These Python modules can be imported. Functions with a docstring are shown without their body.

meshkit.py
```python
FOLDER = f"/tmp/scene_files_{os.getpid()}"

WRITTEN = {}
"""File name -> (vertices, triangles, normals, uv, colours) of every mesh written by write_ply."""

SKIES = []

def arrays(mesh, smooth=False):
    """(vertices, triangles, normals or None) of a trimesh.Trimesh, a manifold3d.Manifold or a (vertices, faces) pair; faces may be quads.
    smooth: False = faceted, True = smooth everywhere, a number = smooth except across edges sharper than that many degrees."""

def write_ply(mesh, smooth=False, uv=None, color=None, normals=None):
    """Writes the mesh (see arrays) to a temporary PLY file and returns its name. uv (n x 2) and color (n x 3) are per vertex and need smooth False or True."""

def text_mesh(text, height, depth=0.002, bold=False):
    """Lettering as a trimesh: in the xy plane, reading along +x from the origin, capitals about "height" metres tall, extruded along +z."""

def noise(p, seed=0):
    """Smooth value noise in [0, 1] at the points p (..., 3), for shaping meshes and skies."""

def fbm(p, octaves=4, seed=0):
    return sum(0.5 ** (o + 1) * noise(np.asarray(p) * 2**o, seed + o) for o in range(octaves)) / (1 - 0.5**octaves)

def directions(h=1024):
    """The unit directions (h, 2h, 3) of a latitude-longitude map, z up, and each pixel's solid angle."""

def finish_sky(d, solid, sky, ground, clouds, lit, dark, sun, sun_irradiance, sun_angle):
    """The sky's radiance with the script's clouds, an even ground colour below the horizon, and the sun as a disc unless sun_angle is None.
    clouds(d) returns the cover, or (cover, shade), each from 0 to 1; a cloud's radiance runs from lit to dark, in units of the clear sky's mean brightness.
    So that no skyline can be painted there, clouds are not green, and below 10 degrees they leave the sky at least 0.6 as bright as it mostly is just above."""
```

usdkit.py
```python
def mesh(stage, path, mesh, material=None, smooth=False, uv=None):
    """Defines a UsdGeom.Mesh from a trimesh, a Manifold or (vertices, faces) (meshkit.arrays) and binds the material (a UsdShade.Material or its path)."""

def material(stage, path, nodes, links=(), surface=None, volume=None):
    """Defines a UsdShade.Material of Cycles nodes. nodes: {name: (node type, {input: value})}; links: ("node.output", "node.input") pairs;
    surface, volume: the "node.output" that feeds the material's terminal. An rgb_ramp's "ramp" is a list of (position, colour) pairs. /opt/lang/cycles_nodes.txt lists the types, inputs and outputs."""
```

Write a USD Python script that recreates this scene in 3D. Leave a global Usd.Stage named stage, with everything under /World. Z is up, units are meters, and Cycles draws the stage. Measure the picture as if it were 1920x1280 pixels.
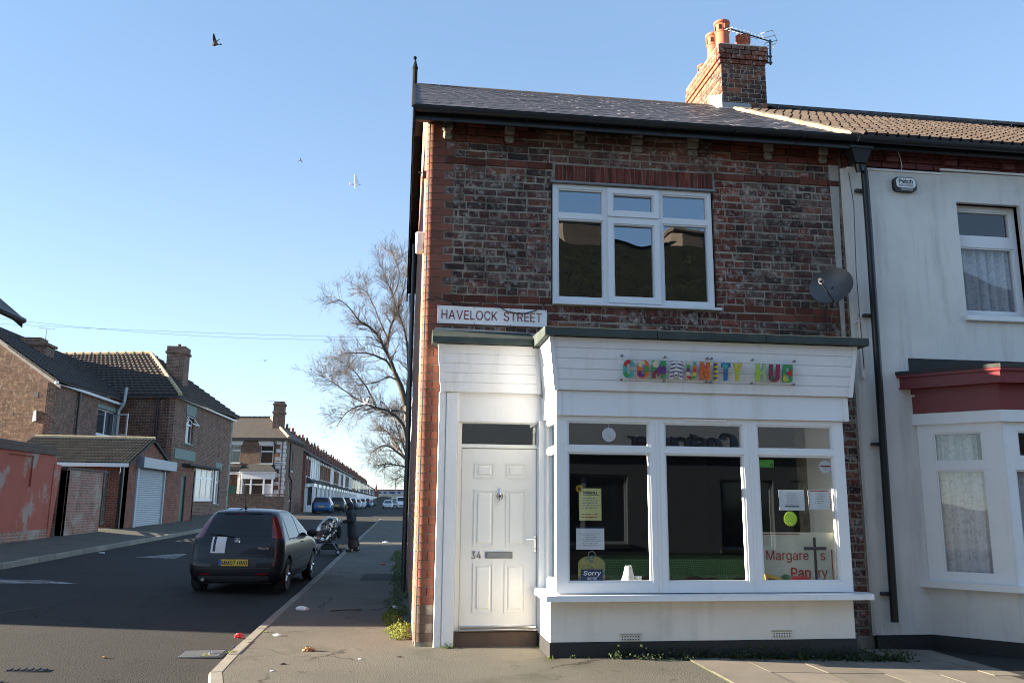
import math, random
import numpy as np, trimesh, usdkit, meshkit
from pxr import Usd, UsdGeom, UsdLux, UsdShade, Gf, Sdf, Vt
from shapely.geometry import Polygon, box as sbox
from shapely.ops import unary_union
from shapely import affinity
from manifold3d import Manifold

# ------------------------------------------------------------------ camera, sky, sun, exposure
stage = Usd.Stage.CreateInMemory()
UsdGeom.Xform.Define(stage, '/World'); UsdGeom.Scope.Define(stage, '/World/Looks')
CAM_RIGHT, CAM_UP, CAM_FWD = (0.991149, -0.132487, 0.008442), (-0.033457, -0.187742, 0.981648), (0.12847, 0.973242, 0.190512)
EYE = (0.0, 0.0, 1.60)
cam = UsdGeom.Camera.Define(stage, '/World/camera')
_b = [-x for x in CAM_FWD]
cam.AddTransformOp().Set(Gf.Matrix4d(*CAM_RIGHT, 0, *CAM_UP, 0, *_b, 0, *EYE, 1))
cam.CreateHorizontalApertureAttr(36.0); cam.CreateVerticalApertureAttr(36.0 * 682 / 1024)
cam.CreateFocalLengthAttr(1550 / 1920 * 36.0); cam.CreateClippingRangeAttr(Gf.Vec2f(0.05, 5000))
cam.CreateExposureAttr(2.70)
SUN = np.array([-1.0, 0.12, 0.218]); SUN /= np.linalg.norm(SUN)
SUN_EL, SUN_ROT = math.asin(SUN[2]), math.atan2(SUN[0], SUN[1])
sky = UsdLux.DomeLight.Define(stage, '/World/sky')
skymat = usdkit.material(stage, '/World/Looks/sky_look', {
    'sky': ('sky_texture', {'sky_type': 'single_scattering', 'sun_disc': False, 'sun_elevation': SUN_EL, 'sun_rotation': SUN_ROT, 'altitude': 20.0, 'air_density': 0.75, 'aerosol_density': 0.05, 'ozone_density': 2.0}),
    'tc': ('texture_coordinate', {}), 'mp': ('mapping', {'scale': (1.0, 1.0, 2.5)}), 'vn': ('noise_texture', {'scale': 1.6, 'detail': 3.0}), 'vr': ('map_range', {'from_min': 0.3, 'from_max': 0.7, 'to_min': 0.46, 'to_max': 0.54}),
    'veil': ('mix', {}), 'sz': ('separate_xyz', {}), 'hz': ('map_range', {'from_min': 0.0, 'from_max': 0.5, 'to_min': 0.0, 'to_max': 1.0, 'clamp': True}),          # pale colour added to brighten and even out the sky, whiter towards the horizon
    'vc': ('rgb_ramp', {'ramp': [(0.0, (3.4, 3.9, 4.2)), (0.35, (2.4, 3.15, 3.9)), (0.75, (1.6, 2.35, 3.4)), (1.0, (1.35, 2.15, 3.3))]}),
    'bg': ('background_shader', {'strength': 0.05})}, [('tc.generated', 'sz.vector'), ('sz.z', 'hz.value'), ('hz.result', 'vc.fac'), ('vc.color', 'veil.color2'), ('tc.generated', 'mp.vector'), ('mp.vector', 'vn.vector'), ('vn.fac', 'vr.value'), ('vr.result', 'veil.fac'), ('sky.color', 'veil.color1'), ('veil.color', 'bg.color')], surface='bg.background')
UsdShade.MaterialBindingAPI.Apply(sky.GetPrim()).Bind(skymat)
sky.GetPrim().SetCustomDataByKey('label', 'clear pale blue winter sky over the street'); sky.GetPrim().SetCustomDataByKey('kind', 'structure')
sun = UsdLux.DistantLight.Define(stage, '/World/sun')
_z = SUN; _x = np.cross([0, 0, 1.0], _z); _x /= np.linalg.norm(_x); _y = np.cross(_z, _x)
sun.AddTransformOp().Set(Gf.Matrix4d(*_x, 0, *_y, 0, *_z, 0, 0, 0, 30, 1))
sun.CreateNormalizeAttr(True); sun.CreateIntensityAttr(1.25); sun.CreateAngleAttr(0.5); sun.CreateColorAttr(Gf.Vec3f(1.0, 0.86, 0.66))

# ------------------------------------------------------------------ helpers
rng = np.random.default_rng(7)
_names, _locs = {}, {}
def numbered(parent, name):
    k = (parent, name); n = _names.get(k, 0); _names[k] = n + 1
    return name if n == 0 else f'{name}_{n:03d}'
def tag(path, label=None, cat=None, group=None, kind=None):
    p = stage.GetPrimAtPath(path)
    for k, v in (('label', label), ('category', cat), ('group', group), ('kind', kind)):
        if v: p.SetCustomDataByKey(k, v)
    return path
def thing(name, label, cat, loc=(0, 0, 0), rotz=0.0, group=None, kind=None, local=False, tilt=None, size=None):
    path = '/World/' + numbered('/World', name)
    x = UsdGeom.Xform.Define(stage, path); x.AddTranslateOp().Set(Gf.Vec3d(*map(float, loc)))
    if rotz: x.AddRotateZOp().Set(float(rotz))
    if size: x.AddScaleOp().Set(Gf.Vec3f(size, size, size))
    if tilt: x.AddRotateXYZOp().Set(Gf.Vec3f(*tilt))
    _locs[path] = np.zeros(3) if local else np.asarray(loc, float)
    return tag(path, label, cat, group, kind)
def structure(name, label):
    path = '/World/' + numbered('/World', name); UsdGeom.Xform.Define(stage, path); _locs[path] = np.zeros(3)
    return tag(path, label, None, None, 'structure')
def obj(parent, name, mesh, mat, smooth=False, tone=None, label=None, cat=None, group=None, kind=None):
    v, f = mesh if isinstance(mesh, tuple) else (np.array(mesh.vertices), np.array(mesh.faces))
    v, f = np.asarray(v, float), np.asarray(f)
    parent = parent or '/World'
    if name in ('pane', 'fanlight') and len(f) == 2:      # glass sheets face the street
        nn_ = np.cross(v[f[0][1]] - v[f[0][0]], v[f[0][2]] - v[f[0][0]])
        if nn_ @ (np.array(EYE) - v.mean(0)) < 0: f = f[:, ::-1]
    root = '/'.join(parent.split('/')[:3])
    v = v - _locs.get(root, np.zeros(3))
    path = parent + '/' + numbered(parent, name)
    m = usdkit.mesh(stage, path, (v, f), MATS[mat], smooth=smooth)
    if tone is not None:
        t = np.asarray(tone, np.float32); t = np.tile(t, (len(m.GetPointsAttr().Get()), 1)) if t.ndim == 1 else t
        UsdGeom.PrimvarsAPI(m).CreatePrimvar('tone', Sdf.ValueTypeNames.Color3fArray, 'vertex').Set(Vt.Vec3fArray.FromNumpy(t))
    tag(path, label, cat, group, kind)
    return path
def join(ms):
    vs, fs, n = [], [], 0
    for m in ms:
        v, f = m if isinstance(m, tuple) else (np.array(m.vertices), np.array(m.faces))
        f = np.asarray(f)
        if f.shape[1] == 4: f = np.vstack([f[:, [0, 1, 2]], f[:, [0, 2, 3]]])
        vs.append(np.asarray(v, float)); fs.append(f + n); n += len(v)
    return np.vstack(vs), np.vstack(fs)
def _cb(lo, hi, c):
    out = []
    for sx in (0, 1):
        for sy in (0, 1):
            for sz in (0, 1):
                p = np.array([(lo, hi)[s][k] for k, s in enumerate((sx, sy, sz))], float)
                d = np.array([c * (1 - 2 * s) for s in (sx, sy, sz)])
                for k in range(3):
                    q = p + d; q[k] = p[k]; out.append(q)
    return np.array(out)
_ref = _cb((0, 0, 0), (1, 1, 1), 0.2)
_CBF = trimesh.Trimesh(_ref, trimesh.convex.convex_hull(trimesh.Trimesh(_ref, [[0, 1, 2]], process=False), qhull_options='QbB Pp Qt').faces, process=False)
def _hullfaces(ref):
    from scipy.spatial import ConvexHull
    h = ConvexHull(ref); f = h.simplices.copy(); c = ref.mean(0)
    n = np.cross(ref[f[:, 1]] - ref[f[:, 0]], ref[f[:, 2]] - ref[f[:, 0]])
    bad = ((ref[f].mean(1) - c) * n).sum(1) < 0
    f[bad] = f[bad][:, ::-1]
    return f
_CBF = _hullfaces(_ref)
_BXV = np.array([[0,0,0],[1,0,0],[1,1,0],[0,1,0],[0,0,1],[1,0,1],[1,1,1],[0,1,1]], float)
_BXF = np.array([[0,2,1],[0,3,2],[4,5,6],[4,6,7],[0,1,5],[0,5,4],[1,2,6],[1,6,5],[2,3,7],[2,7,6],[3,0,4],[3,4,7]])
def bx(x0, x1, y0, y1, z0, z1, c=0.0):
    lo, hi = np.minimum((x0, y0, z0), (x1, y1, z1)), np.maximum((x0, y0, z0), (x1, y1, z1))
    if c <= 0: return lo + _BXV * (hi - lo), _BXF
    return _cb(lo, hi, min(c, 0.45 * float((hi - lo).min()))), _CBF
def quad(a, b, c, d): return np.array([a, b, c, d], float), np.array([[0, 1, 2], [0, 2, 3]])
def tri(a, b, c): return np.array([a, b, c], float), np.array([[0, 1, 2]])
class Wall:
    """u along the wall, v up, w outwards"""
    def __init__(s, O, a):
        s.O = np.array([O[0], O[1], 0.0]); s.a = np.array([a[0], a[1], 0.0]) / math.hypot(*a); s.n = np.array([s.a[1], -s.a[0], 0.0])
    def pt(s, u, v, w=0.0): return s.O + s.a * u + s.n * w + np.array([0, 0, v])
    def map(s, m):                      # local (u, w, v) -> world
        v, f = m; v = np.asarray(v, float)
        return s.O + v[:, :1] * s.a + v[:, 1:2] * s.n + v[:, 2:3] * np.array([0, 0, 1.0]), np.asarray(f)[:, ::-1]
    def box(s, u0, u1, v0, v1, w0, w1, c=0.0): return s.map(bx(u0, u1, w0, w1, v0, v1, c))
    def poly(s, p, w0, w1):             # polygon in (u, v), extruded from w0 to w1
        out = []
        for g in getattr(p, 'geoms', [p]):
            m = trimesh.creation.extrude_polygon(g, abs(w1 - w0), engine='earcut')
            v = np.array(m.vertices); v = np.stack([v[:, 0], min(w0, w1) + v[:, 2], v[:, 1]], 1)
            out.append((v, np.array(m.faces)[:, ::-1]))
        v, f = join(out); return s.map((v, f))
    def text(s, t, u, v, h, w, depth=0.004, bold=False, width=None, slant=0.0):
        m = meshkit.text_mesh(t, h, depth, bold); p = np.array(m.vertices)
        p[:, 0] -= p[:, 0].min()
        if width: p[:, 0] *= width / p[:, 0].max()
        p[:, 0] += slant * p[:, 1]
        q = np.stack([u + p[:, 0], w + p[:, 2], v + p[:, 1]], 1)
        return s.map((q, np.array(m.faces)[:, ::-1]))
def tube(pts, r, n=8, cap=True):
    pts = np.asarray(pts, float); k = len(pts); r = np.broadcast_to(np.asarray(r, float), (k,))
    d = np.gradient(pts, axis=0); d /= np.linalg.norm(d, axis=1, keepdims=True) + 1e-12
    up = np.array([0, 0, 1.0]) if abs(d[:, 2]).max() < 0.9 else np.array([1.0, 0.02, 0.01])
    if abs(d[:, 2]).max() >= 0.9 and abs(d[:, 0]).max() > 0.9: up = np.array([0.01, 1.0, 0.02])
    a = np.cross(d, up); a /= np.linalg.norm(a, axis=1, keepdims=True) + 1e-12; b = np.cross(a, d)
    t = np.arange(n) * 2 * math.pi / n
    v = pts[:, None] + r[:, None, None] * (np.cos(t)[None, :, None] * a[:, None] + np.sin(t)[None, :, None] * b[:, None])
    v = v.reshape(-1, 3); i, j = np.meshgrid(np.arange(k - 1), np.arange(n), indexing='ij'); j2 = (j + 1) % n
    A, B, C, D = i * n + j, i * n + j2, (i + 1) * n + j2, (i + 1) * n + j
    f = np.vstack([np.stack([A, B, C], -1).reshape(-1, 3), np.stack([A, C, D], -1).reshape(-1, 3)])
    if cap:
        v = np.vstack([v, pts[0], pts[-1]]); e = np.arange(n); e2 = (e + 1) % n
        f = np.vstack([f, np.stack([np.full(n, k * n), e2, e], 1), np.stack([np.full(n, k * n + 1), (k - 1) * n + e, (k - 1) * n + e2], 1)])
    return v, f
def lathe(prof, c=(0, 0, 0), n=16, axis='z'):
    prof = np.asarray(prof, float); k = len(prof); t = np.arange(n) * 2 * math.pi / n
    v = np.stack([prof[:, None, 0] * np.cos(t), prof[:, None, 0] * np.sin(t), np.broadcast_to(prof[:, None, 1], (k, n))], -1).reshape(-1, 3)
    i, j = np.meshgrid(np.arange(k - 1), np.arange(n), indexing='ij'); j2 = (j + 1) % n
    A, B, C, D = i * n + j, i * n + j2, (i + 1) * n + j2, (i + 1) * n + j
    f = np.vstack([np.stack([A, B, C], -1).reshape(-1, 3), np.stack([A, C, D], -1).reshape(-1, 3)])
    if axis == 'x': v = v[:, [2, 0, 1]]
    if axis == 'y': v = v[:, [1, 2, 0]]
    return v + np.asarray(c, float), f
def extr(poly, z0, z1):
    out = []
    for g in getattr(poly, 'geoms', [poly]):
        m = trimesh.creation.extrude_polygon(g, z1 - z0, engine='earcut'); v = np.array(m.vertices); v[:, 2] += z0
        out.append((v, np.array(m.faces)))
    return join(out)
def moved(m, d): return np.asarray(m[0]) + np.asarray(d, float), m[1]
def rotz(m, deg, c=(0, 0, 0)):
    a = math.radians(deg); R = np.array([[math.cos(a), -math.sin(a), 0], [math.sin(a), math.cos(a), 0], [0, 0, 1]])
    return (np.asarray(m[0]) - c) @ R.T + c, m[1]
def blob(c, r, seed, amp=0.35, sub=2, fr=2.5):
    s = trimesh.creation.icosphere(subdivisions=sub); p = np.array(s.vertices)
    k = 1 + amp * (meshkit.fbm(p * fr + seed * 7.3, 3, seed) - 0.5) * 2
    return p * k[:, None] * np.asarray(r) + np.asarray(c), np.array(s.faces)

# ------------------------------------------------------------------ materials
MATS = {}
def mat(name, col, rough=0.6, var=0.12, vs=2.5, bump=0.0, bs=60.0, bd=0.004, metallic=0.0, coat=0.0, spec=0.5, blot=None, tone=False, translucent=0.0, streak=None, crack=None):
    """blot: list of (colour, noise scale, threshold, softness, amount)"""
    nodes = {'tc': ('texture_coordinate', {}), 'p': ('principled_bsdf', {'roughness': rough, 'metallic': metallic, 'coat_weight': coat, 'specular_ior_level': spec}),
             'n': ('noise_texture', {'scale': vs, 'detail': 5.0, 'roughness': 0.6}), 'mr': ('map_range', {'from_min': 0.25, 'from_max': 0.75, 'to_min': 1 - var, 'to_max': 1 + var})}
    links = [('tc.object', 'n.vector'), ('n.fac', 'mr.value')]
    if tone: nodes['base'] = ('attribute', {'attribute': 'tone'}); src = 'base.color'
    else: nodes['base'] = ('color', {'value': col}); src = 'base.color'
    nodes['mul'] = ('vector_math', {'math_type': 'scale'}); links += [(src, 'mul.vector1'), ('mr.result', 'mul.scale')]
    cur = 'mul.vector'
    for i, (bc, sc, th, so, am) in enumerate(blot or []):
        nodes[f'bn{i}'] = ('noise_texture', {'scale': sc, 'detail': 6.0, 'roughness': 0.65}); nodes[f'bo{i}'] = ('vector_math', {'math_type': 'add', 'vector2': (3.1 + 5 * i, 1.7 * i, 9.2)})
        nodes[f'br{i}'] = ('map_range', {'from_min': th, 'from_max': th + so, 'to_min': 0.0, 'to_max': am, 'clamp': True}); nodes[f'bm{i}'] = ('mix', {'color2': bc})
        links += [('tc.object', f'bo{i}.vector1'), (f'bo{i}.vector', f'bn{i}.vector'), (f'bn{i}.fac', f'br{i}.value'), (f'br{i}.result', f'bm{i}.fac'), (cur, f'bm{i}.color1')]
        cur = f'bm{i}.color'
    if streak:                            # (colour, threshold, amount): stains stretched down the wall
        nodes |= {'sm': ('mapping', {'scale': (5.0, 5.0, 0.45)}), 'sn': ('noise_texture', {'scale': 1.3, 'detail': 6.0, 'roughness': 0.65}), 'sr': ('map_range', {'from_min': streak[1], 'from_max': streak[1] + 0.22, 'to_min': 0.0, 'to_max': streak[2], 'clamp': True}), 'sx': ('mix', {'color2': streak[0]})}
        links += [('tc.object', 'sm.vector'), ('sm.vector', 'sn.vector'), ('sn.fac', 'sr.value'), ('sr.result', 'sx.fac'), (cur, 'sx.color1')]; cur = 'sx.color'
    if crack:                             # (scale, width, amount)
        nodes |= {'cn': ('noise_texture', {'scale': 1.4, 'detail': 5.0}), 'cs': ('vector_math', {'math_type': 'scale', 'scale': 0.9}), 'ca': ('vector_math', {'math_type': 'add'}), 'cv': ('voronoi_texture', {'feature': 'distance_to_edge', 'scale': crack[0]}), 'cr': ('map_range', {'from_min': 0.0, 'from_max': crack[1], 'to_min': crack[2], 'to_max': 0.0, 'clamp': True}),
                  'cg': ('noise_texture', {'scale': 0.5, 'detail': 2.0}), 'ch': ('map_range', {'from_min': 0.46, 'from_max': 0.56, 'to_min': 0.0, 'to_max': 1.0, 'clamp': True}), 'cm': ('math', {'math_type': 'multiply'}), 'cx': ('mix', {'color2': (0.012, 0.011, 0.01)})}
        links += [('tc.object', 'cn.vector'), ('cn.color', 'cs.vector1'), ('tc.object', 'ca.vector1'), ('cs.vector', 'ca.vector2'), ('ca.vector', 'cv.vector'), ('cv.distance', 'cr.value'), ('tc.object', 'cg.vector'), ('cg.fac', 'ch.value'), ('cr.result', 'cm.value1'), ('ch.result', 'cm.value2'), ('cm.value', 'cx.fac'), (cur, 'cx.color1')]; cur = 'cx.color'
    links.append((cur, 'p.base_color'))
    if bump:
        nodes['bnz'] = ('noise_texture', {'scale': bs, 'detail': 4.0}); nodes['bmp'] = ('bump', {'strength': bump, 'distance': bd})
        links += [('tc.object', 'bnz.vector'), ('bnz.fac', 'bmp.height'), ('bmp.normal', 'p.normal')]
    surf = 'p.BSDF'
    if translucent:
        nodes['tl'] = ('translucent_bsdf', {}); nodes['mx'] = ('mix_closure', {'fac': translucent}); links += [(cur, 'tl.color'), ('p.BSDF', 'mx.closure1'), ('tl.BSDF', 'mx.closure2')]; surf = 'mx.closure'
    MATS[name] = usdkit.material(stage, '/World/Looks/' + name, nodes, links, surface=surf)
def brickmat(name, c1, c2, mortar, bw=0.235, rh=0.082, ms=0.011, blot=None, bump=0.5):
    nodes = {'g': ('geometry', {}), 's': ('separate_xyz', {}), 'a': ('math', {'math_type': 'add'}), 'c': ('combine_xyz', {}),
             'b': ('brick_texture', {'color1': c1, 'color2': c2, 'mortar': mortar, 'scale': 1.0, 'mortar_size': ms, 'mortar_smooth': 0.3, 'bias': -0.1, 'brick_width': bw, 'row_height': rh}),
             'n': ('noise_texture', {'scale': 3.0, 'detail': 6.0, 'roughness': 0.7}), 'mr': ('map_range', {'from_min': 0.3, 'from_max': 0.7, 'to_min': 0.65, 'to_max': 1.35}), 'mul': ('vector_math', {'math_type': 'scale'}),
             'bp': ('bump', {'strength': bump, 'distance': 0.008, 'invert': True}), 'p': ('principled_bsdf', {'roughness': 0.9, 'specular_ior_level': 0.2})}
    links = [('g.position', 's.vector'), ('s.x', 'a.value1'), ('s.y', 'a.value2'), ('a.value', 'c.x'), ('s.z', 'c.y'), ('c.vector', 'b.vector'), ('g.position', 'n.vector'), ('n.fac', 'mr.value'),
             ('b.color', 'mul.vector1'), ('mr.result', 'mul.scale'), ('b.fac', 'bp.height'), ('bp.normal', 'p.normal')]
    cur = 'mul.vector'
    for i, (bc, sc, th, so, am) in enumerate(blot or []):
        nodes[f'bn{i}'] = ('noise_texture', {'scale': sc, 'detail': 6.0, 'roughness': 0.65})
        nodes[f'br{i}'] = ('map_range', {'from_min': th, 'from_max': th + so, 'to_min': 0.0, 'to_max': am, 'clamp': True}); nodes[f'bm{i}'] = ('mix', {'color2': bc})
        links += [('g.position', f'bn{i}.vector'), (f'bn{i}.fac', f'br{i}.value'), (f'br{i}.result', f'bm{i}.fac'), (cur, f'bm{i}.color1')]
        cur = f'bm{i}.color'
    links.append((cur, 'p.base_color'))
    MATS[name] = usdkit.material(stage, '/World/Looks/' + name, nodes, links, surface='p.BSDF')
def glassmat(name, tint=(0.9, 0.92, 0.92), add=0.06, mul=1.8, wav=0.0, ws=1.5, gc=(0.97, 0.98, 1.0)):
    nodes = {'f': ('layer_weight', {'blend': 0.5}), 'pw': ('math', {'math_type': 'power', 'value2': 5.0}), 'm': ('math', {'math_type': 'multiply_add', 'value2': mul, 'value3': add, 'use_clamp': True}), 't': ('transparent_bsdf', {'color': tint}),
             'g': ('glossy_bsdf', {'color': gc, 'roughness': 0.0}), 'x': ('mix_closure', {})}
    links = [('f.facing', 'pw.value1'), ('pw.value', 'm.value1'), ('m.value', 'x.fac'), ('t.BSDF', 'x.closure1'), ('g.BSDF', 'x.closure2')]
    if wav:
        nodes |= {'tc': ('geometry', {}), 'n': ('noise_texture', {'scale': ws, 'detail': 1.0}), 'b': ('bump', {'strength': 1.0, 'distance': wav})}
        links += [('tc.position', 'n.vector'), ('n.fac', 'b.height'), ('b.normal', 'g.normal')]
    MATS[name] = usdkit.material(stage, '/World/Looks/' + name, nodes, links, surface='x.closure')

SOOT, BLOOM = (0.012, 0.011, 0.011), (0.42, 0.38, 0.35)
mat('old_brick', (0.1, 0.05, 0.04), 0.92, 0.3, 9, bump=0.6, bs=55, bd=0.006, spec=0.15, tone=True, blot=[(SOOT, 3.4, 0.5, 0.16, 0.7), (BLOOM, 15.0, 0.52, 0.16, 0.75), (SOOT, 26.0, 0.55, 0.12, 0.7), ((0.022, 0.019, 0.018), 0.9, 0.5, 0.16, 0.6)])
mat('red_brick', (0.3, 0.06, 0.03), 0.85, 0.15, 6, bump=0.25, bs=80, bd=0.003, spec=0.2, tone=True, blot=[(SOOT, 1.8, 0.56, 0.22, 0.7)])
mat('quoin_brick_look', (0.35, 0.09, 0.05), 0.8, 0.15, 5, bump=0.3, bs=70, bd=0.004, spec=0.25, tone=True, blot=[((0.05, 0.025, 0.02), 2.3, 0.56, 0.2, 0.6)])
mat('mortar', (0.27, 0.235, 0.19), 0.95, 0.3, 6, bump=0.5, bs=90, spec=0.1, blot=[((0.07, 0.06, 0.052), 3.4, 0.5, 0.2, 0.7), ((0.08, 0.07, 0.06), 11.0, 0.54, 0.12, 0.5), ((0.03, 0.027, 0.025), 0.9, 0.5, 0.16, 0.6)])
mat('mortar_pale', (0.42, 0.37, 0.29), 0.95, 0.2, 5, bump=0.4, bs=90, spec=0.1)
mat('upvc', (0.72, 0.73, 0.745), 0.28, 0.03, 2.0, spec=0.5, blot=[((0.5, 0.5, 0.48), 5.0, 0.62, 0.15, 0.35)], streak=((0.5, 0.5, 0.47), 0.56, 0.3))
mat('upvc_old', (0.66, 0.67, 0.69), 0.35, 0.05, 2.0, spec=0.5, blot=[((0.4, 0.4, 0.38), 3.0, 0.62, 0.2, 0.4)])
mat('door_white', (0.74, 0.74, 0.72), 0.4, 0.02, 1.0, bump=0.1, bs=150, bd=0.001)
mat('cladding', (0.72, 0.735, 0.765), 0.33, 0.025, 2.0, spec=0.5, blot=[((0.55, 0.55, 0.53), 1.8, 0.58, 0.3, 0.45), ((0.3, 0.3, 0.29), 9.0, 0.7, 0.08, 0.35)], streak=((0.46, 0.46, 0.44), 0.54, 0.45))
mat('render_cream', (0.70, 0.66, 0.60), 0.9, 0.06, 2.5, bump=0.45, bs=110, bd=0.004, spec=0.2, blot=[((0.4, 0.38, 0.35), 2.2, 0.58, 0.25, 0.5), ((0.25, 0.24, 0.22), 7.0, 0.68, 0.08, 0.5)], streak=((0.4, 0.38, 0.34), 0.54, 0.45))
mat('render_grey', (0.66, 0.645, 0.61), 0.92, 0.05, 0.9, bump=0.5, bs=130, bd=0.004, spec=0.2, blot=[((0.44, 0.42, 0.39), 0.9, 0.52, 0.3, 0.5), ((0.3, 0.3, 0.29), 6.0, 0.7, 0.1, 0.4)], streak=((0.34, 0.33, 0.31), 0.53, 0.5))
mat('plinth_black', (0.014, 0.014, 0.015), 0.65, 0.3, 4, bump=0.4, bs=90, bd=0.003)
mat('paint_black', (0.011, 0.012, 0.014), 0.35, 0.25, 5, spec=0.5)
mat('black_wood', (0.010, 0.010, 0.012), 0.8, 0.4, 9, spec=0.15, bump=0.4, bs=30, bd=0.004)
mat('green_felt', (0.06, 0.075, 0.07), 0.95, 0.25, 4, bump=0.8, bs=350, bd=0.003, spec=0.2, blot=[((0.03, 0.035, 0.033), 2.0, 0.52, 0.2, 0.7)])
mat('slate', (0.10, 0.09, 0.095), 0.5, 0.2, 4, bump=0.3, bs=40, bd=0.003, tone=True, spec=0.5)
mat('lead', (0.20, 0.205, 0.215), 0.6, 0.15, 5, bump=0.3, bs=20, bd=0.006)
mat('pantile', (0.12, 0.07, 0.05), 0.85, 0.2, 5, bump=0.4, bs=90, tone=True, spec=0.25)
mat('terracotta', (0.36, 0.105, 0.058), 0.75, 0.12, 5, spec=0.3, blot=[((0.2, 0.12, 0.09), 2.5, 0.6, 0.2, 0.6)])
mat('stone_grey', (0.2, 0.175, 0.15), 0.92, 0.3, 8, bump=0.6, bs=40, bd=0.006, blot=[(SOOT, 5.0, 0.5, 0.15, 0.8), ((0.5, 0.46, 0.4), 7.0, 0.6, 0.15, 0.5)])
mat('dirty_brown', (0.09, 0.06, 0.045), 0.9, 0.25, 5, bump=0.4, bs=60)
mat('cement', (0.33, 0.31, 0.28), 0.95, 0.2, 5, bump=0.5, bs=60)
mat('red_paint', (0.17, 0.018, 0.022), 0.42, 0.08, 2.5, spec=0.5)
mat('maroon_brick', (0.11, 0.028, 0.03), 0.8, 0.2, 5, bump=0.3, bs=60)
mat('chrome', (0.62, 0.62, 0.64), 0.2, 0.03, 3, metallic=1.0)
mat('steel_dull', (0.28, 0.28, 0.29), 0.45, 0.1, 30, metallic=0.9)
mat('grey_plastic', (0.20, 0.21, 0.22), 0.5, 0.06, 3)
mat('dish_grey', (0.085, 0.088, 0.095), 0.4, 0.12, 4)
mat('dark_metal', (0.03, 0.031, 0.034), 0.5, 0.15, 4)
mat('galv', (0.33, 0.34, 0.36), 0.5, 0.15, 6, metallic=0.6)
mat('pole_grey', (0.20, 0.21, 0.22), 0.55, 0.2, 4)
mat('cable_black', (0.01, 0.01, 0.011), 0.5, 0.0, 1)
mat('room_dark', (0.045, 0.047, 0.05), 0.9, 0.2, 1)
mat('room_mid', (0.12, 0.115, 0.11), 0.9, 0.1, 1)
mat('asphalt', (0.027, 0.0265, 0.025), 0.92, 0.22, 0.5, bump=0.6, bs=60, bd=0.012, spec=0.25, blot=[((0.065, 0.062, 0.055), 60.0, 0.52, 0.12, 0.45), ((0.024, 0.023, 0.022), 0.75, 0.54, 0.12, 0.6), ((0.018, 0.017, 0.016), 44.0, 0.57, 0.09, 0.6), ((0.014, 0.013, 0.012), 3.2, 0.62, 0.05, 0.7)], crack=(0.45, 0.012, 0.9))
mat('pavement_tar', (0.112, 0.104, 0.088), 0.94, 0.18, 0.7, bump=0.55, bs=65, bd=0.010, spec=0.2, blot=[((0.185, 0.168, 0.135), 65.0, 0.52, 0.12, 0.45), ((0.05, 0.052, 0.034), 1.1, 0.56, 0.14, 0.6), ((0.04, 0.038, 0.032), 50.0, 0.57, 0.09, 0.55), ((0.04, 0.04, 0.03), 4.5, 0.62, 0.06, 0.55)], crack=(0.38, 0.010, 0.85))
mat('flag_stone', (0.20, 0.18, 0.155), 0.93, 0.12, 2.5, bump=0.6, bs=90, bd=0.005, spec=0.2, tone=True, blot=[((0.09, 0.085, 0.07), 2.5, 0.55, 0.2, 0.5), ((0.07, 0.065, 0.055), 150.0, 0.57, 0.1, 0.5)])
mat('kerb_stone', (0.2, 0.18, 0.15), 0.93, 0.15, 5, bump=0.5, bs=90, bd=0.005, tone=True, blot=[((0.1, 0.095, 0.075), 3.0, 0.55, 0.2, 0.5)])
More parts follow.
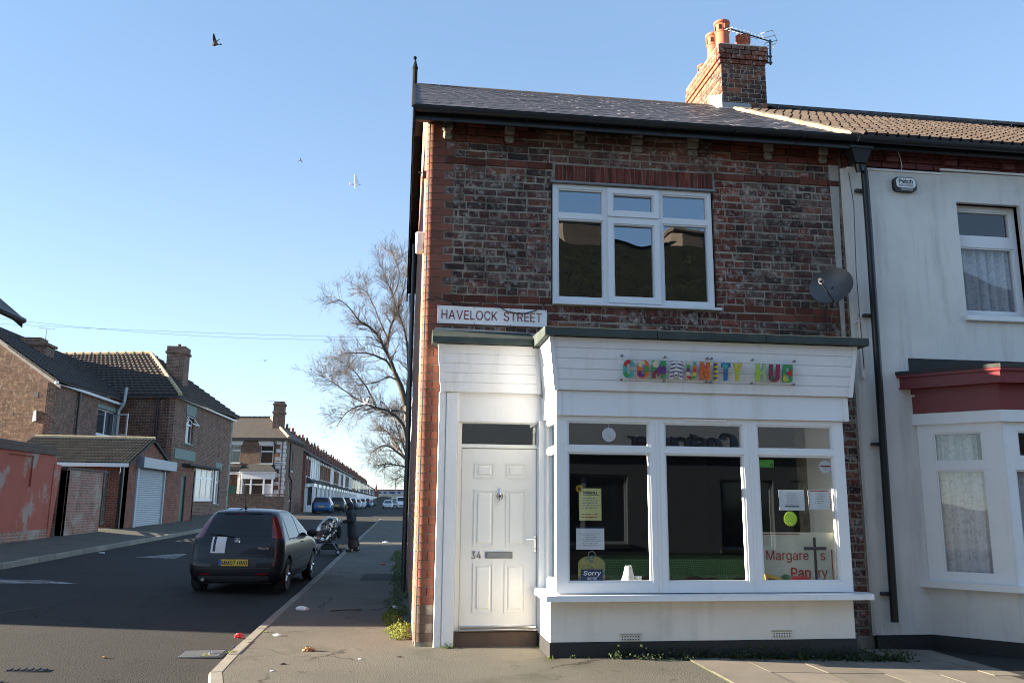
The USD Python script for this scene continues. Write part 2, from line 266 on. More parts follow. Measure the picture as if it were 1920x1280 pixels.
mat('joint_moss', (0.05, 0.06, 0.025), 0.95, 0.4, 9, bump=0.6, bs=80)
mat('soil_dark', (0.03, 0.027, 0.022), 0.95, 0.3, 6, bump=0.6, bs=60)
mat('earth', (0.06, 0.06, 0.04), 0.95, 0.3, 0.2)
mat('road_paint', (0.36, 0.36, 0.34), 0.85, 0.2, 4, blot=[((0.07, 0.066, 0.06), 6.0, 0.38, 0.14, 0.9)])
mat('iron', (0.05, 0.05, 0.052), 0.5, 0.2, 12, metallic=0.5, bump=0.3, bs=60)
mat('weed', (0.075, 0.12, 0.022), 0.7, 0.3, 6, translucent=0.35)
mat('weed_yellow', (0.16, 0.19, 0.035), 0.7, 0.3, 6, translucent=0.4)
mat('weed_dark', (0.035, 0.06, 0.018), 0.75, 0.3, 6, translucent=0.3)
mat('paper_white', (0.72, 0.74, 0.77), 0.7, 0.02, 2)
mat('paper_yellow', (0.66, 0.62, 0.27), 0.7, 0.04, 2)
mat('neon_yellow', (0.50, 0.72, 0.05), 0.6, 0.02, 2)
mat('sticker_green', (0.12, 0.38, 0.05), 0.6, 0.05, 2)
mat('ink', (0.03, 0.03, 0.045), 0.6, 0.0, 2)
mat('ink_grey', (0.25, 0.27, 0.3), 0.6, 0.0, 2)
mat('ink_red', (0.33, 0.035, 0.035), 0.5, 0.05, 2)
mat('board_cream', (0.50, 0.49, 0.40), 0.5, 0.04, 2)
mat('navy', (0.025, 0.045, 0.12), 0.5, 0.05, 2)
mat('cross_brown', (0.05, 0.033, 0.03), 0.5, 0.05, 2)
mat('plaque_print', (0.30, 0.28, 0.10), 0.5, 0.1, 4, blot=[((0.06, 0.13, 0.22), 12.0, 0.5, 0.05, 0.9), ((0.42, 0.36, 0.12), 16.0, 0.55, 0.05, 0.9)])
mat('cloth_green', (0.05, 0.18, 0.055), 0.85, 0.1, 3)
mat('red_gloss', (0.50, 0.03, 0.03), 0.3, 0.1, 4)
mat('cup_brown', (0.30, 0.13, 0.05), 0.7, 0.2, 20)
mat('orange_yellow', (0.65, 0.38, 0.03), 0.45, 0.06, 4)
mat('green_gloss', (0.04, 0.16, 0.04), 0.35, 0.1, 4)
mat('sign_white', (0.74, 0.74, 0.73), 0.45, 0.03, 2, blot=[((0.5, 0.45, 0.4), 5.0, 0.66, 0.1, 0.5)])
mat('sign_red', (0.20, 0.022, 0.035), 0.55, 0.15, 6, blot=[((0.38, 0.17, 0.06), 2.3, 0.5, 0.06, 0.9), ((0.05, 0.015, 0.05), 3.5, 0.55, 0.08, 0.7)])
glassmat('window_glass', (0.86, 0.88, 0.88), 0.30, 0.6, wav=0.009, ws=1.3, gc=(0.72, 0.88, 1.0))
glassmat('house_glass', (0.92, 0.94, 0.95), 0.08, 0.9, wav=0.004, ws=1.1)
glassmat('shop_glass', (0.88, 0.90, 0.90), 0.12, 0.85, wav=0.0012, ws=0.9, gc=(0.82, 0.92, 1.0))
glassmat('acrylic', (0.995, 0.995, 0.995), 0.015, 0.3)
glassmat('rain_cover_look', (0.72, 0.74, 0.78), 0.32, 0.7, wav=0.035, ws=6.0)
mat('far_glass', (0.02, 0.023, 0.027), 0.06, 0.1, 1, spec=0.9)
mat('far_glass_pale', (0.26, 0.28, 0.3), 0.1, 0.25, 1.5, spec=0.8)
mat('curtain', (0.74, 0.76, 0.80), 0.9, 0.12, 14.0, translucent=0.3, blot=[((0.42, 0.44, 0.48), 22.0, 0.54, 0.06, 0.6)])
mat('orange_render', (0.33, 0.078, 0.048), 0.9, 0.12, 1.2, bump=0.35, bs=40, bd=0.006, blot=[((0.30, 0.24, 0.19), 0.9, 0.57, 0.06, 0.85)])
mat('green_stone', (0.17, 0.22, 0.19), 0.85, 0.15, 4)
mat('white_stone', (0.62, 0.62, 0.61), 0.7, 0.08, 3)
mat('roof_dark', (0.040, 0.038, 0.037), 0.85, 0.25, 3, bump=0.5, bs=18, bd=0.02)
mat('roof_brown', (0.048, 0.039, 0.034), 0.88, 0.25, 2, bump=0.5, bs=18, bd=0.02, tone=False)
mat('roof_moss', (0.014, 0.0135, 0.009), 0.95, 0.5, 3.0, bump=0.8, bs=14, bd=0.03, spec=0.1, blot=[((0.03, 0.028, 0.012), 5.0, 0.52, 0.15, 0.8)])
mat('bank_grass', (0.045, 0.045, 0.022), 0.95, 0.5, 0.5, blot=[((0.09, 0.075, 0.045), 0.3, 0.5, 0.15, 0.8)])
mat('hip_tile', (0.40, 0.31, 0.18), 0.85, 0.15, 3)
mat('shutter', (0.34, 0.355, 0.38), 0.5, 0.05, 4, metallic=0.2)
mat('shutter_dark', (0.14, 0.15, 0.17), 0.5, 0.05, 4)
mat('door_green', (0.03, 0.075, 0.05), 0.5, 0.1, 4)
brickmat('brick_house', (0.165, 0.07, 0.048), (0.05, 0.034, 0.03), (0.27, 0.215, 0.16), blot=[(BLOOM, 9.0, 0.57, 0.15, 0.55), (SOOT, 1.2, 0.55, 0.2, 0.55)])
brickmat('brick_gable', (0.20, 0.115, 0.08), (0.11, 0.065, 0.05), (0.10, 0.075, 0.06), blot=[((0.34, 0.27, 0.19), 7.0, 0.52, 0.12, 0.6)])
brickmat('brick_new', (0.20, 0.06, 0.035), (0.15, 0.045, 0.03), (0.19, 0.15, 0.12))
brickmat('brick_painted', (0.27, 0.10, 0.07), (0.20, 0.12, 0.09), (0.30, 0.25, 0.2), blot=[((0.34, 0.29, 0.23), 0.9, 0.5, 0.12, 0.85)])
brickmat('brick_side', (0.26, 0.105, 0.07), (0.20, 0.08, 0.058), (0.36, 0.29, 0.23), rh=0.0985, bw=0.26)
brickmat('brick_far', (0.17, 0.06, 0.045), (0.11, 0.045, 0.035), (0.16, 0.12, 0.1))

# ------------------------------------------------------------------ ground, roads, pavements
def g_y(Y): return np.interp(Y, [-200, 15, 80, 150, 400], [-0.1, -0.1, 0.38, 0.22, 0.1])
def z_road(X, Y):
    X, Y = np.asarray(X, float), np.asarray(Y, float)
    return g_y(Y) + 0.03 * np.clip(-1.75 - X, 0, 6.5) * np.clip((90 - Y) / 40, 0, 1)
def z_pav(X, Y):
    X, Y = np.asarray(X, float), np.asarray(Y, float)
    return g_y(Y) + 0.1 - 0.03 * np.clip(X - 2.6, 0, 12)
def z_left(X, Y):
    X, Y = np.asarray(X, float), np.asarray(Y, float)
    return z_road(-8.25, Y) + 0.12 + 0.085 * np.clip(-8.3 - X, 0, 2.2)
def kerb_x(Y): return np.interp(Y, [8.9, 12, 27, 45, 62], [-1.75, -1.75, -1.65, -1.5, -1.36])
def grid_sheet(xs, ys, zf):
    x, y = np.meshgrid(xs, ys, indexing='ij'); n, m = x.shape
    v = np.stack([x, y, zf(x, y)], -1).reshape(-1, 3); i, j = np.meshgrid(np.arange(n - 1), np.arange(m - 1), indexing='ij'); k = (i * m + j).ravel()
    return v, np.vstack([np.stack([k, k + m, k + m + 1], 1), np.stack([k, k + m + 1, k + 1], 1)])
def poly_sheet(poly, zf, size=1.0, off=0.0):
    v, f = trimesh.creation.triangulate_polygon(poly, engine='earcut')
    v = np.column_stack([v, np.zeros(len(v))]); v, f = trimesh.remesh.subdivide_to_size(v, f, size, max_iter=14)
    v[:, 2] = zf(v[:, 0], v[:, 1]) + off
    return v, f
obj(None, 'ground', grid_sheet(np.linspace(-2500, 2500, 11), np.linspace(-2500, 2500, 11), lambda x, y: 0 * x - 0.42), 'earth', label='open ground stretching to the horizon', kind='structure')
obj(None, 'road', grid_sheet(np.concatenate([[-60, -40], np.linspace(-25, -2, 30), np.linspace(-1.7, 60, 20)]), np.concatenate([np.linspace(-2, 60, 60), np.linspace(64, 420, 60)]), z_road), 'asphalt', smooth=True, label='grey tarmac of the two streets meeting at the corner', kind='structure')
a = np.linspace(math.pi, 1.5 * math.pi, 14); CX, CY, CR = 1.85, 8.9, 3.6
arc_o = [(CX + CR * math.cos(t), CY + CR * math.sin(t)) for t in a]; arc_i = [(CX + (CR - 0.13) * math.cos(t), CY + (CR - 0.13) * math.sin(t)) for t in a]
ys = np.linspace(60, 10, 26)
edge = [(float(kerb_x(y)) + 0.13, float(y)) for y in ys] + arc_i
pav_poly = Polygon(edge + [(40, CY - CR + 0.13), (40, 10.3), (0.7, 10.3), (0.7, 60)])
obj(None, 'pavement', poly_sheet(pav_poly, z_pav, 1.2), 'pavement_tar', smooth=True, label='worn tarmac pavement round the corner shop', kind='structure')
left_poly = Polygon([(-8.35, 55), (-8.35, 16), (-8.9, 14), (-10.2, 12.6), (-12, 12), (-40, 12), (-40, 57), (-9, 57), (-8.5, 56.5)])
obj(None, 'pavement', poly_sheet(left_poly, z_left, 1.5), 'pavement_tar', smooth=True, label='dark pavement along the left side of the side street', kind='structure')
far_pl = Polygon([(-14, 71), (-8.3, 71), (-7.7, 73), (-7.7, 380), (-14, 380)])
obj(None, 'pavement', poly_sheet(far_pl, lambda x, y: g_y(y) + 0.1, 3.0), 'pavement_tar', smooth=True, label='narrow pavement before the far terrace', kind='structure')
def kerb(name, label, pts, zf, w=0.13, h=0.3, L=0.92, inside=1):
    root = structure(name, label)
    pts = np.asarray(pts, float); d = np.concatenate([[0], np.cumsum(np.linalg.norm(np.diff(pts, axis=0), axis=1))]); n = int(d[-1] / L)
    at = lambda s: np.array([np.interp(s, d, pts[:, 0]), np.interp(s, d, pts[:, 1])])
    for k in range(n):
        p, q = at(k * L + 0.006), at((k + 1) * L - 0.006); m = (p + q) / 2; t = (q - p); l = np.linalg.norm(t); t /= l; nn = np.array([t[1], -t[0]]) * inside
        mid = m + nn * w / 2; z = float(zf(mid[0], mid[1])) + 0.006 + rng.uniform(-0.004, 0.004)
        v, f = bx(-l / 2, l / 2, -w / 2, w / 2, -h, 0, 0.014)
        dz = float(zf(q[0], q[1]) - zf(p[0], p[1])); v = np.stack([v[:, 0], v[:, 1], v[:, 2] + v[:, 0] / l * dz], 1)
        v = np.stack([mid[0] + v[:, 0] * t[0] + v[:, 1] * nn[0], mid[1] + v[:, 0] * t[1] + v[:, 1] * nn[1], z + v[:, 2]], 1)
        obj(root, 'kerb_stone', (v, f), 'kerb_stone', tone=np.array([0.19, 0.175, 0.145]) * rng.uniform(0.8, 1.15))
kp = [(float(kerb_x(y)), float(y)) for y in np.linspace(61, 10, 30)] + arc_o + [(9, CY - CR)]
kerb('kerb', 'sandy concrete kerb of the corner pavement', kp, z_pav, inside=-1)
MATS['kerb_dark'] = MATS['kerb_stone']
kerb('kerb', 'dark kerb along the left side of the side street', [(-8.22, 56), (-8.22, 16), (-8.77, 13.9), (-10.1, 12.45), (-12, 11.87), (-14, 11.87)], z_left, inside=1)
fl = structure('paving', 'concrete paving flags in front of the rendered house')
for i, x0 in enumerate(np.arange(3.08, 9.6, 0.6)):
    for j, (y0, y1) in enumerate(((5.6, 6.5), (6.5, 7.35), (7.35, 8.2), (8.2, 8.95), (8.95, 9.72))):
        if y0 > 8.9 and x0 < 5.0: continue
        v, f = bx(x0 + 0.003, x0 + 0.597, y0 + 0.003, y1 - 0.003, 0, 0.032, 0.0015); v[:, 2] += z_pav(v[:, 0], v[:, 1]) - 0.02 + rng.uniform(-0.003, 0.003)
        obj(fl, 'flag', (v, f), 'flag_stone', tone=np.array([0.21, 0.185, 0.155]) * rng.uniform(0.82, 1.12))
    v, f = bx(x0 - 0.003, x0 + 0.003, 5.6, 8.9 if x0 < 5 else 9.7, 0, 0.0165); v[:, 2] += z_pav(v[:, 0], v[:, 1]) - 0.006
    obj(fl, 'joint', (v, f), 'joint_moss')
def decal(name, pts, m, label, cat, off=0.004, zf=z_road, group=None):
    obj(None, name, poly_sheet(Polygon(pts), zf, 0.3, off), m, smooth=True, label=label, cat=cat, group=group)
decal('road_marking', [(-6.75, 23.2), (-5.75, 23.2), (-5.85, 24.9), (-6.05, 24.9)], 'road_paint', 'worn white arrowhead painted on the shaded road left of the car', 'road marking')
decal('road_marking', [(-7.6, 16.6), (-5.85, 16.9), (-6.5, 17.3), (-7.4, 17.3)], 'road_paint', 'faded white arrowhead on the road at the edge of the picture', 'road marking')
decal('road_patch', [(-5.9, 12.2), (-5.2, 13.9), (-5.1, 13.9), (-5.75, 12.1)], 'soil_dark', 'dark tar seam in the sunlit road', 'tar seam')
decal('pavement_patch', [(-0.75, 17.6), (0.18, 17.6), (0.18, 19.0), (-0.7, 19.0)], 'asphalt', 'dark square tarmac patch in the shaded pavement', 'tarmac patch', zf=z_pav)
# gully grate
mat('grate_bar', (0.22, 0.215, 0.21), 0.6, 0.15, 20, metallic=0.3)
gr = thing('drain_grate', 'slotted iron road gully beside the kerb corner', 'drain grate')
gx0, gx1, gy0, gy1 = -2.32, -1.90, 9.83, 10.23; gz = float(z_road(-2, 9.5))
obj(gr, 'pit', bx(gx0, gx1, gy0, gy1, gz + 0.002, gz + 0.006), 'soil_dark')
obj(gr, 'frame', join([bx(gx0 - .03, gx1 + .03, gy0 - .03, gy0, gz - .02, gz + .014, .004), bx(gx0 - .03, gx1 + .03, gy1, gy1 + .03, gz - .02, gz + .014, .004), bx(gx0 - .03, gx0, gy0, gy1, gz - .02, gz + .014, .004), bx(gx1, gx1 + .03, gy0, gy1, gz - .02, gz + .014, .004)]), 'iron')
for k in range(6): obj(gr, 'bar', bx(gx0, gx1, gy0 + .02 + k * .064, gy0 + .048 + k * .064, gz + .006, gz + .02, .002), 'grate_bar')
for (x, y, w, d, lab) in ((-3.55, 9.05, .36, .14, 'small iron utility cover in the road, the upper one'), (-3.72, 8.45, .40, .14, 'small iron utility cover in the road, nearest the bottom edge'), (-4.22, 8.95, .3, .14, 'small iron utility cover cut by the left edge of the picture')):
    c = thing('utility_cover', lab, 'utility cover'); z = float(z_road(x, y))
    obj(c, 'plate', bx(x - w / 2, x + w / 2, y - d / 2, y + d / 2, z - .02, z + .008, .003), 'iron')
    for k in range(5): obj(c, 'stud', bx(x - w / 2 + .02 + k * (w - .04) / 5, x - w / 2 + .02 + (k + .55) * (w - .04) / 5, y - d / 2 + .02, y + d / 2 - .02, z + .008, z + .02, .004), 'iron')

# ------------------------------------------------------------------ corner shop
S = thing('corner_shop', 'two storey sooty brick corner shop with white shopfront and slate roof', 'shop building')
F = Wall((0, 9.80), (1, 0))
FB = 9.8065
WIN = (1.80, 3.90, 4.03, 5.60)
wall_poly = sbox(0.30, -0.12, 5.74, 6.36).difference(unary_union([sbox(1.78, 4.0, 3.93, 5.63), sbox(0.66, -0.2, 1.66, 2.6), sbox(1.66, 0.5, 5.0, 2.7)]))
front = obj(S, 'front_wall', F.poly(wall_poly, -0.27, -0.0065), 'mortar')
side = Wall((0.205, 9.9), (0, 1)); side.n = np.array([-1.0, 0, 0])
obj(S, 'gable_wall', side.poly(Polygon([(0.1, -.1), (8.55, -.1), (8.55, 6.3), (4.1, 8.95), (0.1, 6.55)]), -0.3, 0.0), 'brick_side')
bk = Wall((0.3, 18.4), (1, 0)); obj(S, 'rear_wall', bk.box(0, 5.5, -.1, 6.3, 0, .2), 'brick_house')
CH = 0.0985; BZ = 3.401
def zone_tone(x, z):
    t = rng.random()
    if 1.7 < x < 4.0 and z > 5.84: base = np.array([0.175, 0.080, 0.062]) * rng.uniform(0.75, 1.2)
    elif 3.9 < x < 4.25: base = np.array([0.17, 0.055, 0.038]) * rng.uniform(0.6, 1.2)
    else:
        base = [np.array([0.135, 0.060, 0.047]), np.array([0.10, 0.056, 0.048]), np.array([0.165, 0.068, 0.048]), np.array([0.145, 0.095, 0.078]), np.array([0.07, 0.045, 0.040])][int(rng.choice(5, p=[.30, .28, .14, .16, .12]))] * rng.uniform(0.75, 1.15)
    return base
def facebrick(x0, x1, z0, z1, proud, c=0.007):
    lo = np.array([x0, FB + 0.02, z0]); hi = np.array([x1, 9.80 - proud, z1]); j = rng.uniform(-0.0055, 0.0055, 4)
    y1 = hi[1]; b = [(x0, FB + .03, z0), (x1, FB + .03, z0), (x1, FB + .03, z1), (x0, FB + .03, z1)]
    m = [(x0 + j[0], y1 + c * .8, z0 + j[1]), (x1 + j[2], y1 + c * .8, z0 + j[3]), (x1 + j[0], y1 + c * .8, z1 + j[2]), (x0 + j[3], y1 + c * .8, z1 + j[1])]
    f = [(x0 + c + j[1], y1, z0 + c), (x1 - c, y1, z0 + c + j[2]), (x1 - c + j[3], y1, z1 - c), (x0 + c, y1, z1 - c + j[0])]
    v = np.array(b + m + f); q = []
    for L in (0, 4):
        for i in range(4): q.append([L + i, L + (i + 1) % 4, L + 4 + (i + 1) % 4, L + 4 + i])
    q.append([8, 9, 10, 11]); q = np.array(q)
    return v, np.vstack([q[:, [0, 1, 2]], q[:, [0, 2, 3]]])
bricks, redb = [], []
holes = [(1.785, 3.92, 4.0, 5.62), (1.80, 3.95, 5.62, 5.86)]
corb_x = (0.45, 1.235, 2.14, 2.91, 3.66, 4.70, 5.47)
for k in range(-34, 30):
    z0, z1 = BZ + k * CH + .0075, BZ + (k + 1) * CH - .0075; zc = (z0 + z1) / 2
    xa, xb = (0.545 if k % 2 else 0.435), 5.70
    if z1 < 3.42: xa = 5.02
    band = (k == 24) or (k in (5, 6)) or (k >= 27)
    head = (k % 5 == 2) and not band
    L = 0.128 if head else 0.262
    x = xa if k >= 0 else 5.30
    if k < 0: x = 5.02
    spans = []
    off = (L / 2 if k % 2 else 0)
    x0 = x
    first = True
    while x0 < xb - 0.02:
        l = (L * rng.uniform(.93, 1.07)) if not (first and off) else L / 2
        if rng.random() < .06 and not head: l *= .5
        x1 = min(x0 + l, xb)
        if xb - x1 < .05: x1 = xb
        spans.append((x0, x1)); x0 = x1; first = False
    for (p, q) in spans:
        for (ha, hb, hc, hd) in holes:
            if z1 > hc + .01 and z0 < hd - .01 and q > ha and p < hb:
                if p < ha - .04 and q > ha: q = ha
                elif q > hb + .04 and p < hb: p = hb
                else: p = q = 0
        if q - p < .04: continue
        xc = (p + q) / 2; c = 'brick'
        isred = (k == 24) or (k in (5, 6) and (xc < 1.75 or xc > 4.05)) or (k >= 27 and (xc < 1.5 or xc > 4.05))
        proud = rng.uniform(-.004, .004)
        if k >= 27 and isred: proud = .014 * (k - 26) + .006
        if k == 24: proud = .012
        wv = .004 * math.sin(p * 2.3 + k * 1.7) + rng.uniform(-.0025, .0025)
        m = facebrick(p + .0065 + rng.uniform(-.003, .003), q - .0065 + rng.uniform(-.003, .003), z0 + wv, z1 + wv, proud, .004 if isred else .010)
        if isred: redb.append((m, np.array([0.125, 0.040, 0.028]) * rng.uniform(.5, 1.2)))
        elif k in (4, 5, 6, 7) and 1.7 < xc < 4.05: bricks.append((m, np.array([0.125, 0.046, 0.038]) * rng.uniform(.6, 1.15), xc, zc))
        else: bricks.append((m, zone_tone(xc, zc), xc, zc))
bricks.sort(key=lambda b: -100.0 * float(np.ptp(b[0][0][:, 0]) > .2) + np.hypot(b[2] - 0, 3.4 - b[3] if b[3] < 3.4 else b[3] - 3.4))
for m, t, *_ in bricks[:298]: obj(front, 'brick', m, 'old_brick', tone=t)
rest = bricks[298:]
obj(front, 'bricks', join([b[0] for b in rest]), 'old_brick', tone=np.vstack([np.tile(b[1], (len(b[0][0]), 1)) for b in rest]), kind='stuff')
for m, t in redb: obj(front, 'smooth_red_brick', m, 'red_brick', tone=t)
for i in range(42):
    x0 = 1.83 + i * 0.0498; m = facebrick(x0 + .006, x0 + .0438, 5.632, 5.843, .002, .004)
    obj(front, 'soldier_brick', m, 'red_brick', tone=np.array([0.17, 0.042, 0.03]) * rng.uniform(.45, 1.15))
for i, x in enumerate(corb_x):
    z1 = 6.345
    if 1.5 < x < 4.0: ms = [bx(x - .07, x + .07, 9.80 - .05 * (j + 1) / 1.5, 9.81, z1 - .09 * (3 - j), z1 - .09 * (2 - j) - .008, .012) for j in range(3)]
    else: ms = [bx(x - .07, x + .07, 9.69, 9.81, z1 - .045, z1, .01), bx(x - .065, x + .065, 9.71, 9.81, z1 - .16, z1 - .047, .02), bx(x - .06, x + .06, 9.745, 9.81, z1 - .26, z1 - .155, .025)]
    obj(front, 'corbel', join(ms), 'stone_grey')
# rounded quoin bricks
qr = 0.085
def quoin_poly(L, D):
    t = np.linspace(math.pi, 1.5 * math.pi, 7)
    return Polygon([(0.2 + qr + qr * math.cos(a), 9.798 + qr + qr * math.sin(a)) for a in t] + [(0.2 + L, 9.798), (0.2 + L, 9.9), (0.32, 9.9), (0.32, 9.798 + D), (0.2, 9.798 + D)])
for k in range(-34, 30):
    z0, z1 = BZ + k * CH + .005, BZ + (k + 1) * CH - .005
    L = (0.335 if k % 2 else 0.225)
    if z1 < 3.42:
        L = 0.23
        if k % 2: L = 0.135
    low = z1 < 0.47
    m = extr(quoin_poly(L, 0.25 if k % 2 else .13), z0 - (.005 if low else 0), z1)
    t = np.array([0.185, 0.070, 0.048]) * rng.uniform(.8, 1.1)
    obj(front, 'quoin_brick', m, 'dirty_brown' if low else 'quoin_brick_look', smooth=35, tone=t)
    if z1 < 3.42 and k % 2 and not low: obj(front, 'quoin_brick', facebrick(.343, .43, z0, z1, .002, .003), 'quoin_brick_look', tone=np.array([0.215, 0.072, 0.045]) * rng.uniform(.85, 1.1))
obj(S, 'quoin_core', bx(.222, .44, 9.815, 10.0, -.1, 6.3), 'mortar_pale')
obj(S, 'render_scar', F.poly(Polygon([(5.58, 3.5), (5.63, 3.5), (5.66, 5.2), (5.70, 6.2), (5.55, 6.15), (5.56, 5.5)]), .002, .01), 'cement')
# upstairs window
def frame(wall, rect, holes, w0, w1, bead=.02, bd=.012):
    u0, u1, v0, v1 = rect; hs = [sbox(a, c, b, d) for a, b, c, d in holes]
    outer = sbox(u0, v0, u1, v1).difference(unary_union(hs)); ms = [wall.poly(outer, w0, w1)]
    if bead:
        for a, b, c, d in holes: ms.append(wall.poly(sbox(a - .001, c - .001, b + .001, d + .001).difference(sbox(a + bead, c + bead, b - bead, d - bead)), w0 + .004, w1 - bd))
    return join(ms)
uw = obj(S, 'window', frame(F, (1.80, 3.90, 4.035, 5.59), [(1.865, 2.462, 5.20, 5.535), (1.865, 2.462, 4.10, 5.135), (3.235, 3.845, 5.20, 5.535), (3.235, 3.845, 4.10, 5.135), (2.53, 3.175, 5.2, 5.56), (2.53, 3.175, 4.07, 5.15)], -.10, -.022), 'upvc_old')
for (a, b, c, d) in ((1.865, 2.462, 5.20, 5.535), (1.865, 2.462, 4.10, 5.135), (3.235, 3.845, 5.20, 5.535), (3.235, 3.845, 4.10, 5.135), (2.58, 3.125, 5.25, 5.51), (2.58, 3.125, 4.12, 5.10)):
    obj(uw, 'pane', F.map(quad((a, -.062, c), (b, -.062, c), (b, -.062, d), (a, -.062, d))), 'window_glass')
for (a, b, c, d) in ((2.512, 3.193, 5.192, 5.572), (2.512, 3.193, 4.058, 5.168)):
    obj(uw, 'sash', frame(F, (a, b, c, d), [(a + .07, b - .07, c + .07, d - .07)], -.085, -.004, .016), 'upvc_old')
obj(uw, 'sill', F.box(1.79, 3.97, 4.0, 4.034, -.1, .055, .006), 'upvc_old')
obj(uw, 'drip_strip', F.box(1.76, 3.95, 5.595, 5.622, -.05, .03, .004), 'lead')
# rooms behind the glass
def room(x0, x1, y0, y1, z0, z1, m='room_dark'):
    return join([quad((x0, y1, z0), (x1, y1, z0), (x1, y1, z1), (x0, y1, z1)), quad((x0, y0, z0), (x0, y1, z0), (x0, y1, z1), (x0, y0, z1)), quad((x1, y0, z0), (x1, y1, z0), (x1, y1, z1), (x1, y0, z1)), quad((x0, y0, z0), (x1, y0, z0), (x1, y1, z0), (x0, y1, z0)), quad((x0, y0, z1), (x1, y0, z1), (x1, y1, z1), (x0, y1, z1))])
obj(S, 'upper_room', room(.6, 5.3, 10.09, 13.5, 3.8, 6.15), 'room_dark'); obj(S, 'shop_room', room(.62, 5.3, 10.08, 14.0, .18, 2.75), 'room_dark')
# roof
RY0, RZ0, RY1, RZ1 = 9.5, 6.36, 14.0, 9.03; SL = (RZ1 - RZ0) / (RY1 - RY0); RL = math.hypot(RY1 - RY0, RZ1 - RZ0); ST, CT = (RZ1 - RZ0) / RL, (RY1 - RY0) / RL
def roofpt(x, s, h=0.0): return np.array([x, RY0 + s * CT - h * ST, RZ0 + s * ST + h * CT])
def on_roof(m):                         # local (x, s up the slope, h) -> world
    v = np.asarray(m[0], float); return np.stack([v[:, 0], RY0 + v[:, 1] * CT - v[:, 2] * ST, RZ0 + v[:, 1] * ST + v[:, 2] * CT], 1), m[1]
roof = obj(S, 'roof', join([on_roof(bx(.04, 5.74, 0.02, RL, -.06, -.012)), (lambda m: (np.stack([m[0][:, 0], 28.0 - m[0][:, 1], m[0][:, 2]], 1), m[1]))(on_roof(bx(.04, 5.74, 0.0, RL, -.06, .0)))]), 'roof_dark')
sl = []; G = 0.218; n = 0
for r in range(24):
    s0 = r * G
    xs = np.arange(.035 - (.155 if r % 2 else 0), 5.74, .31)
    for x in xs:
        a, b = max(x, .035), min(x + .306, 5.735)
        if b - a < .03: continue
        v, f = bx(a, b, 0, min(.40, RL - s0 + .02), 0, .007)
        lift = .010 + rng.uniform(0, .004); skew = rng.uniform(-.004, .004)
        v = np.stack([v[:, 0], s0 + v[:, 1] + (v[:, 0] - a) * skew * 2, v[:, 2] + lift - v[:, 1] * .028], 1)
        sl.append((on_roof((v, f)), np.array([0.105, 0.092, 0.098]) * rng.uniform(.72, 1.2)))
for m, t in sl[:299]: obj(roof, 'slate', m, 'slate', tone=t)
obj(roof, 'slates', join([m for m, _ in sl[299:]]), 'slate', tone=np.vstack([np.tile(t, (8, 1)) for _, t in sl[299:]]), kind='stuff')
obj(roof, 'slipped_slate', on_roof((lambda m: (np.stack([m[0][:, 0], m[0][:, 1], m[0][:, 2] + .03 - m[0][:, 1] * .004], 1), m[1]))(bx(1.62, 1.95, 2.52, 2.86, 0, .007))), 'slate', tone=(.05, .045, .05))
for k in range(13):
    x0 = .04 + k * .438; t = np.linspace(-1.0, 1.0, 7); P = [(x0, RY1 + .13 * a, RZ1 + .035 - .10 * abs(a) ** 1.6) for a in t]
    v = np.array(P + [(x0 + .43, y, z) for _, y, z in P] + [(x, y, z - .025) for x, y, z in P] + [(x0 + .43, y, z - .025) for _, y, z in P]); q = []
    for i in range(6): q += [[i, i + 1, 7 + i + 1, 7 + i], [14 + i, 14 + i + 1, i + 1, i], [7 + i, 7 + i + 1, 21 + i + 1, 21 + i]]
    q = np.array(q); obj(roof, 'ridge_tile', (v, np.vstack([q[:, [0, 1, 2]], q[:, [0, 2, 3]]])), 'dirty_brown')
obj(S, 'soffit', join([bx(.03, 5.74, 9.53, 9.80, 6.30, 6.33), bx(.03, 5.74, 9.50, 9.525, 6.19, 6.355, .004)]), 'paint_black')
t = np.linspace(math.pi, 2 * math.pi, 9)
gp = [(9.435 + .062 * math.cos(a), 6.335 + .075 * math.sin(a)) for a in t] + [(9.435 + .056 * math.cos(a), 6.337 + .069 * math.sin(a)) for a in t[::-1]]
m = trimesh.creation.extrude_polygon(Polygon(gp), 5.72, engine='earcut'); v = np.array(m.vertices); obj(S, 'gutter', (np.stack([.03 + v[:, 2], v[:, 0], v[:, 1]], 1), np.array(m.faces)), 'paint_black', smooth=40)
for x in np.arange(.5, 5.7, .9): obj(S, 'gutter_bracket', bx(x, x + .025, 9.37, 9.51, 6.25, 6.262), 'paint_black')
def slopeboard(x0, x1, y0, z0, y1, z1, h): 
    v = np.array([(x, y, z - d) for x in (x0, x1) for (y, z) in ((y0, z0), (y1, z1)) for d in (0, h)]); f = _hullfaces(v + np.random.default_rng(1).normal(0, 1e-7, v.shape)); return v, f
barge = obj(S, 'bargeboard', join([slopeboard(.005, .035, 9.45, RZ0 + .0, 14.0, RZ1 + .03, .26), slopeboard(.005, .035, 14.0, RZ1 + .03, 18.55, RZ0 - .02, .26), bx(.0, .04, 9.42, 9.62, 6.02, 6.30, .01)]), 'black_wood')
obj(S, 'verge_soffit', join([slopeboard(.036, .21, 9.5, RZ0 - .05, 14.0, RZ1 - .03, .03), slopeboard(.036, .21, 14.0, RZ1 - .03, 18.5, RZ0 - .08, .03)]), 'black_wood')
obj(S, 'finial', join([lathe([(0.0, 8.6), (.045, 8.6), (.045, 9.32), (.052, 9.33), (.052, 9.37), (.043, 9.38), (.012, 9.52), (.0, 9.53)], (.02, 13.98, 0), 8), (lambda s: (np.array(s.vertices) * .034 + [.012, 13.98, 9.55], np.array(s.faces)))(trimesh.creation.icosphere(subdivisions=2))]), 'black_wood')
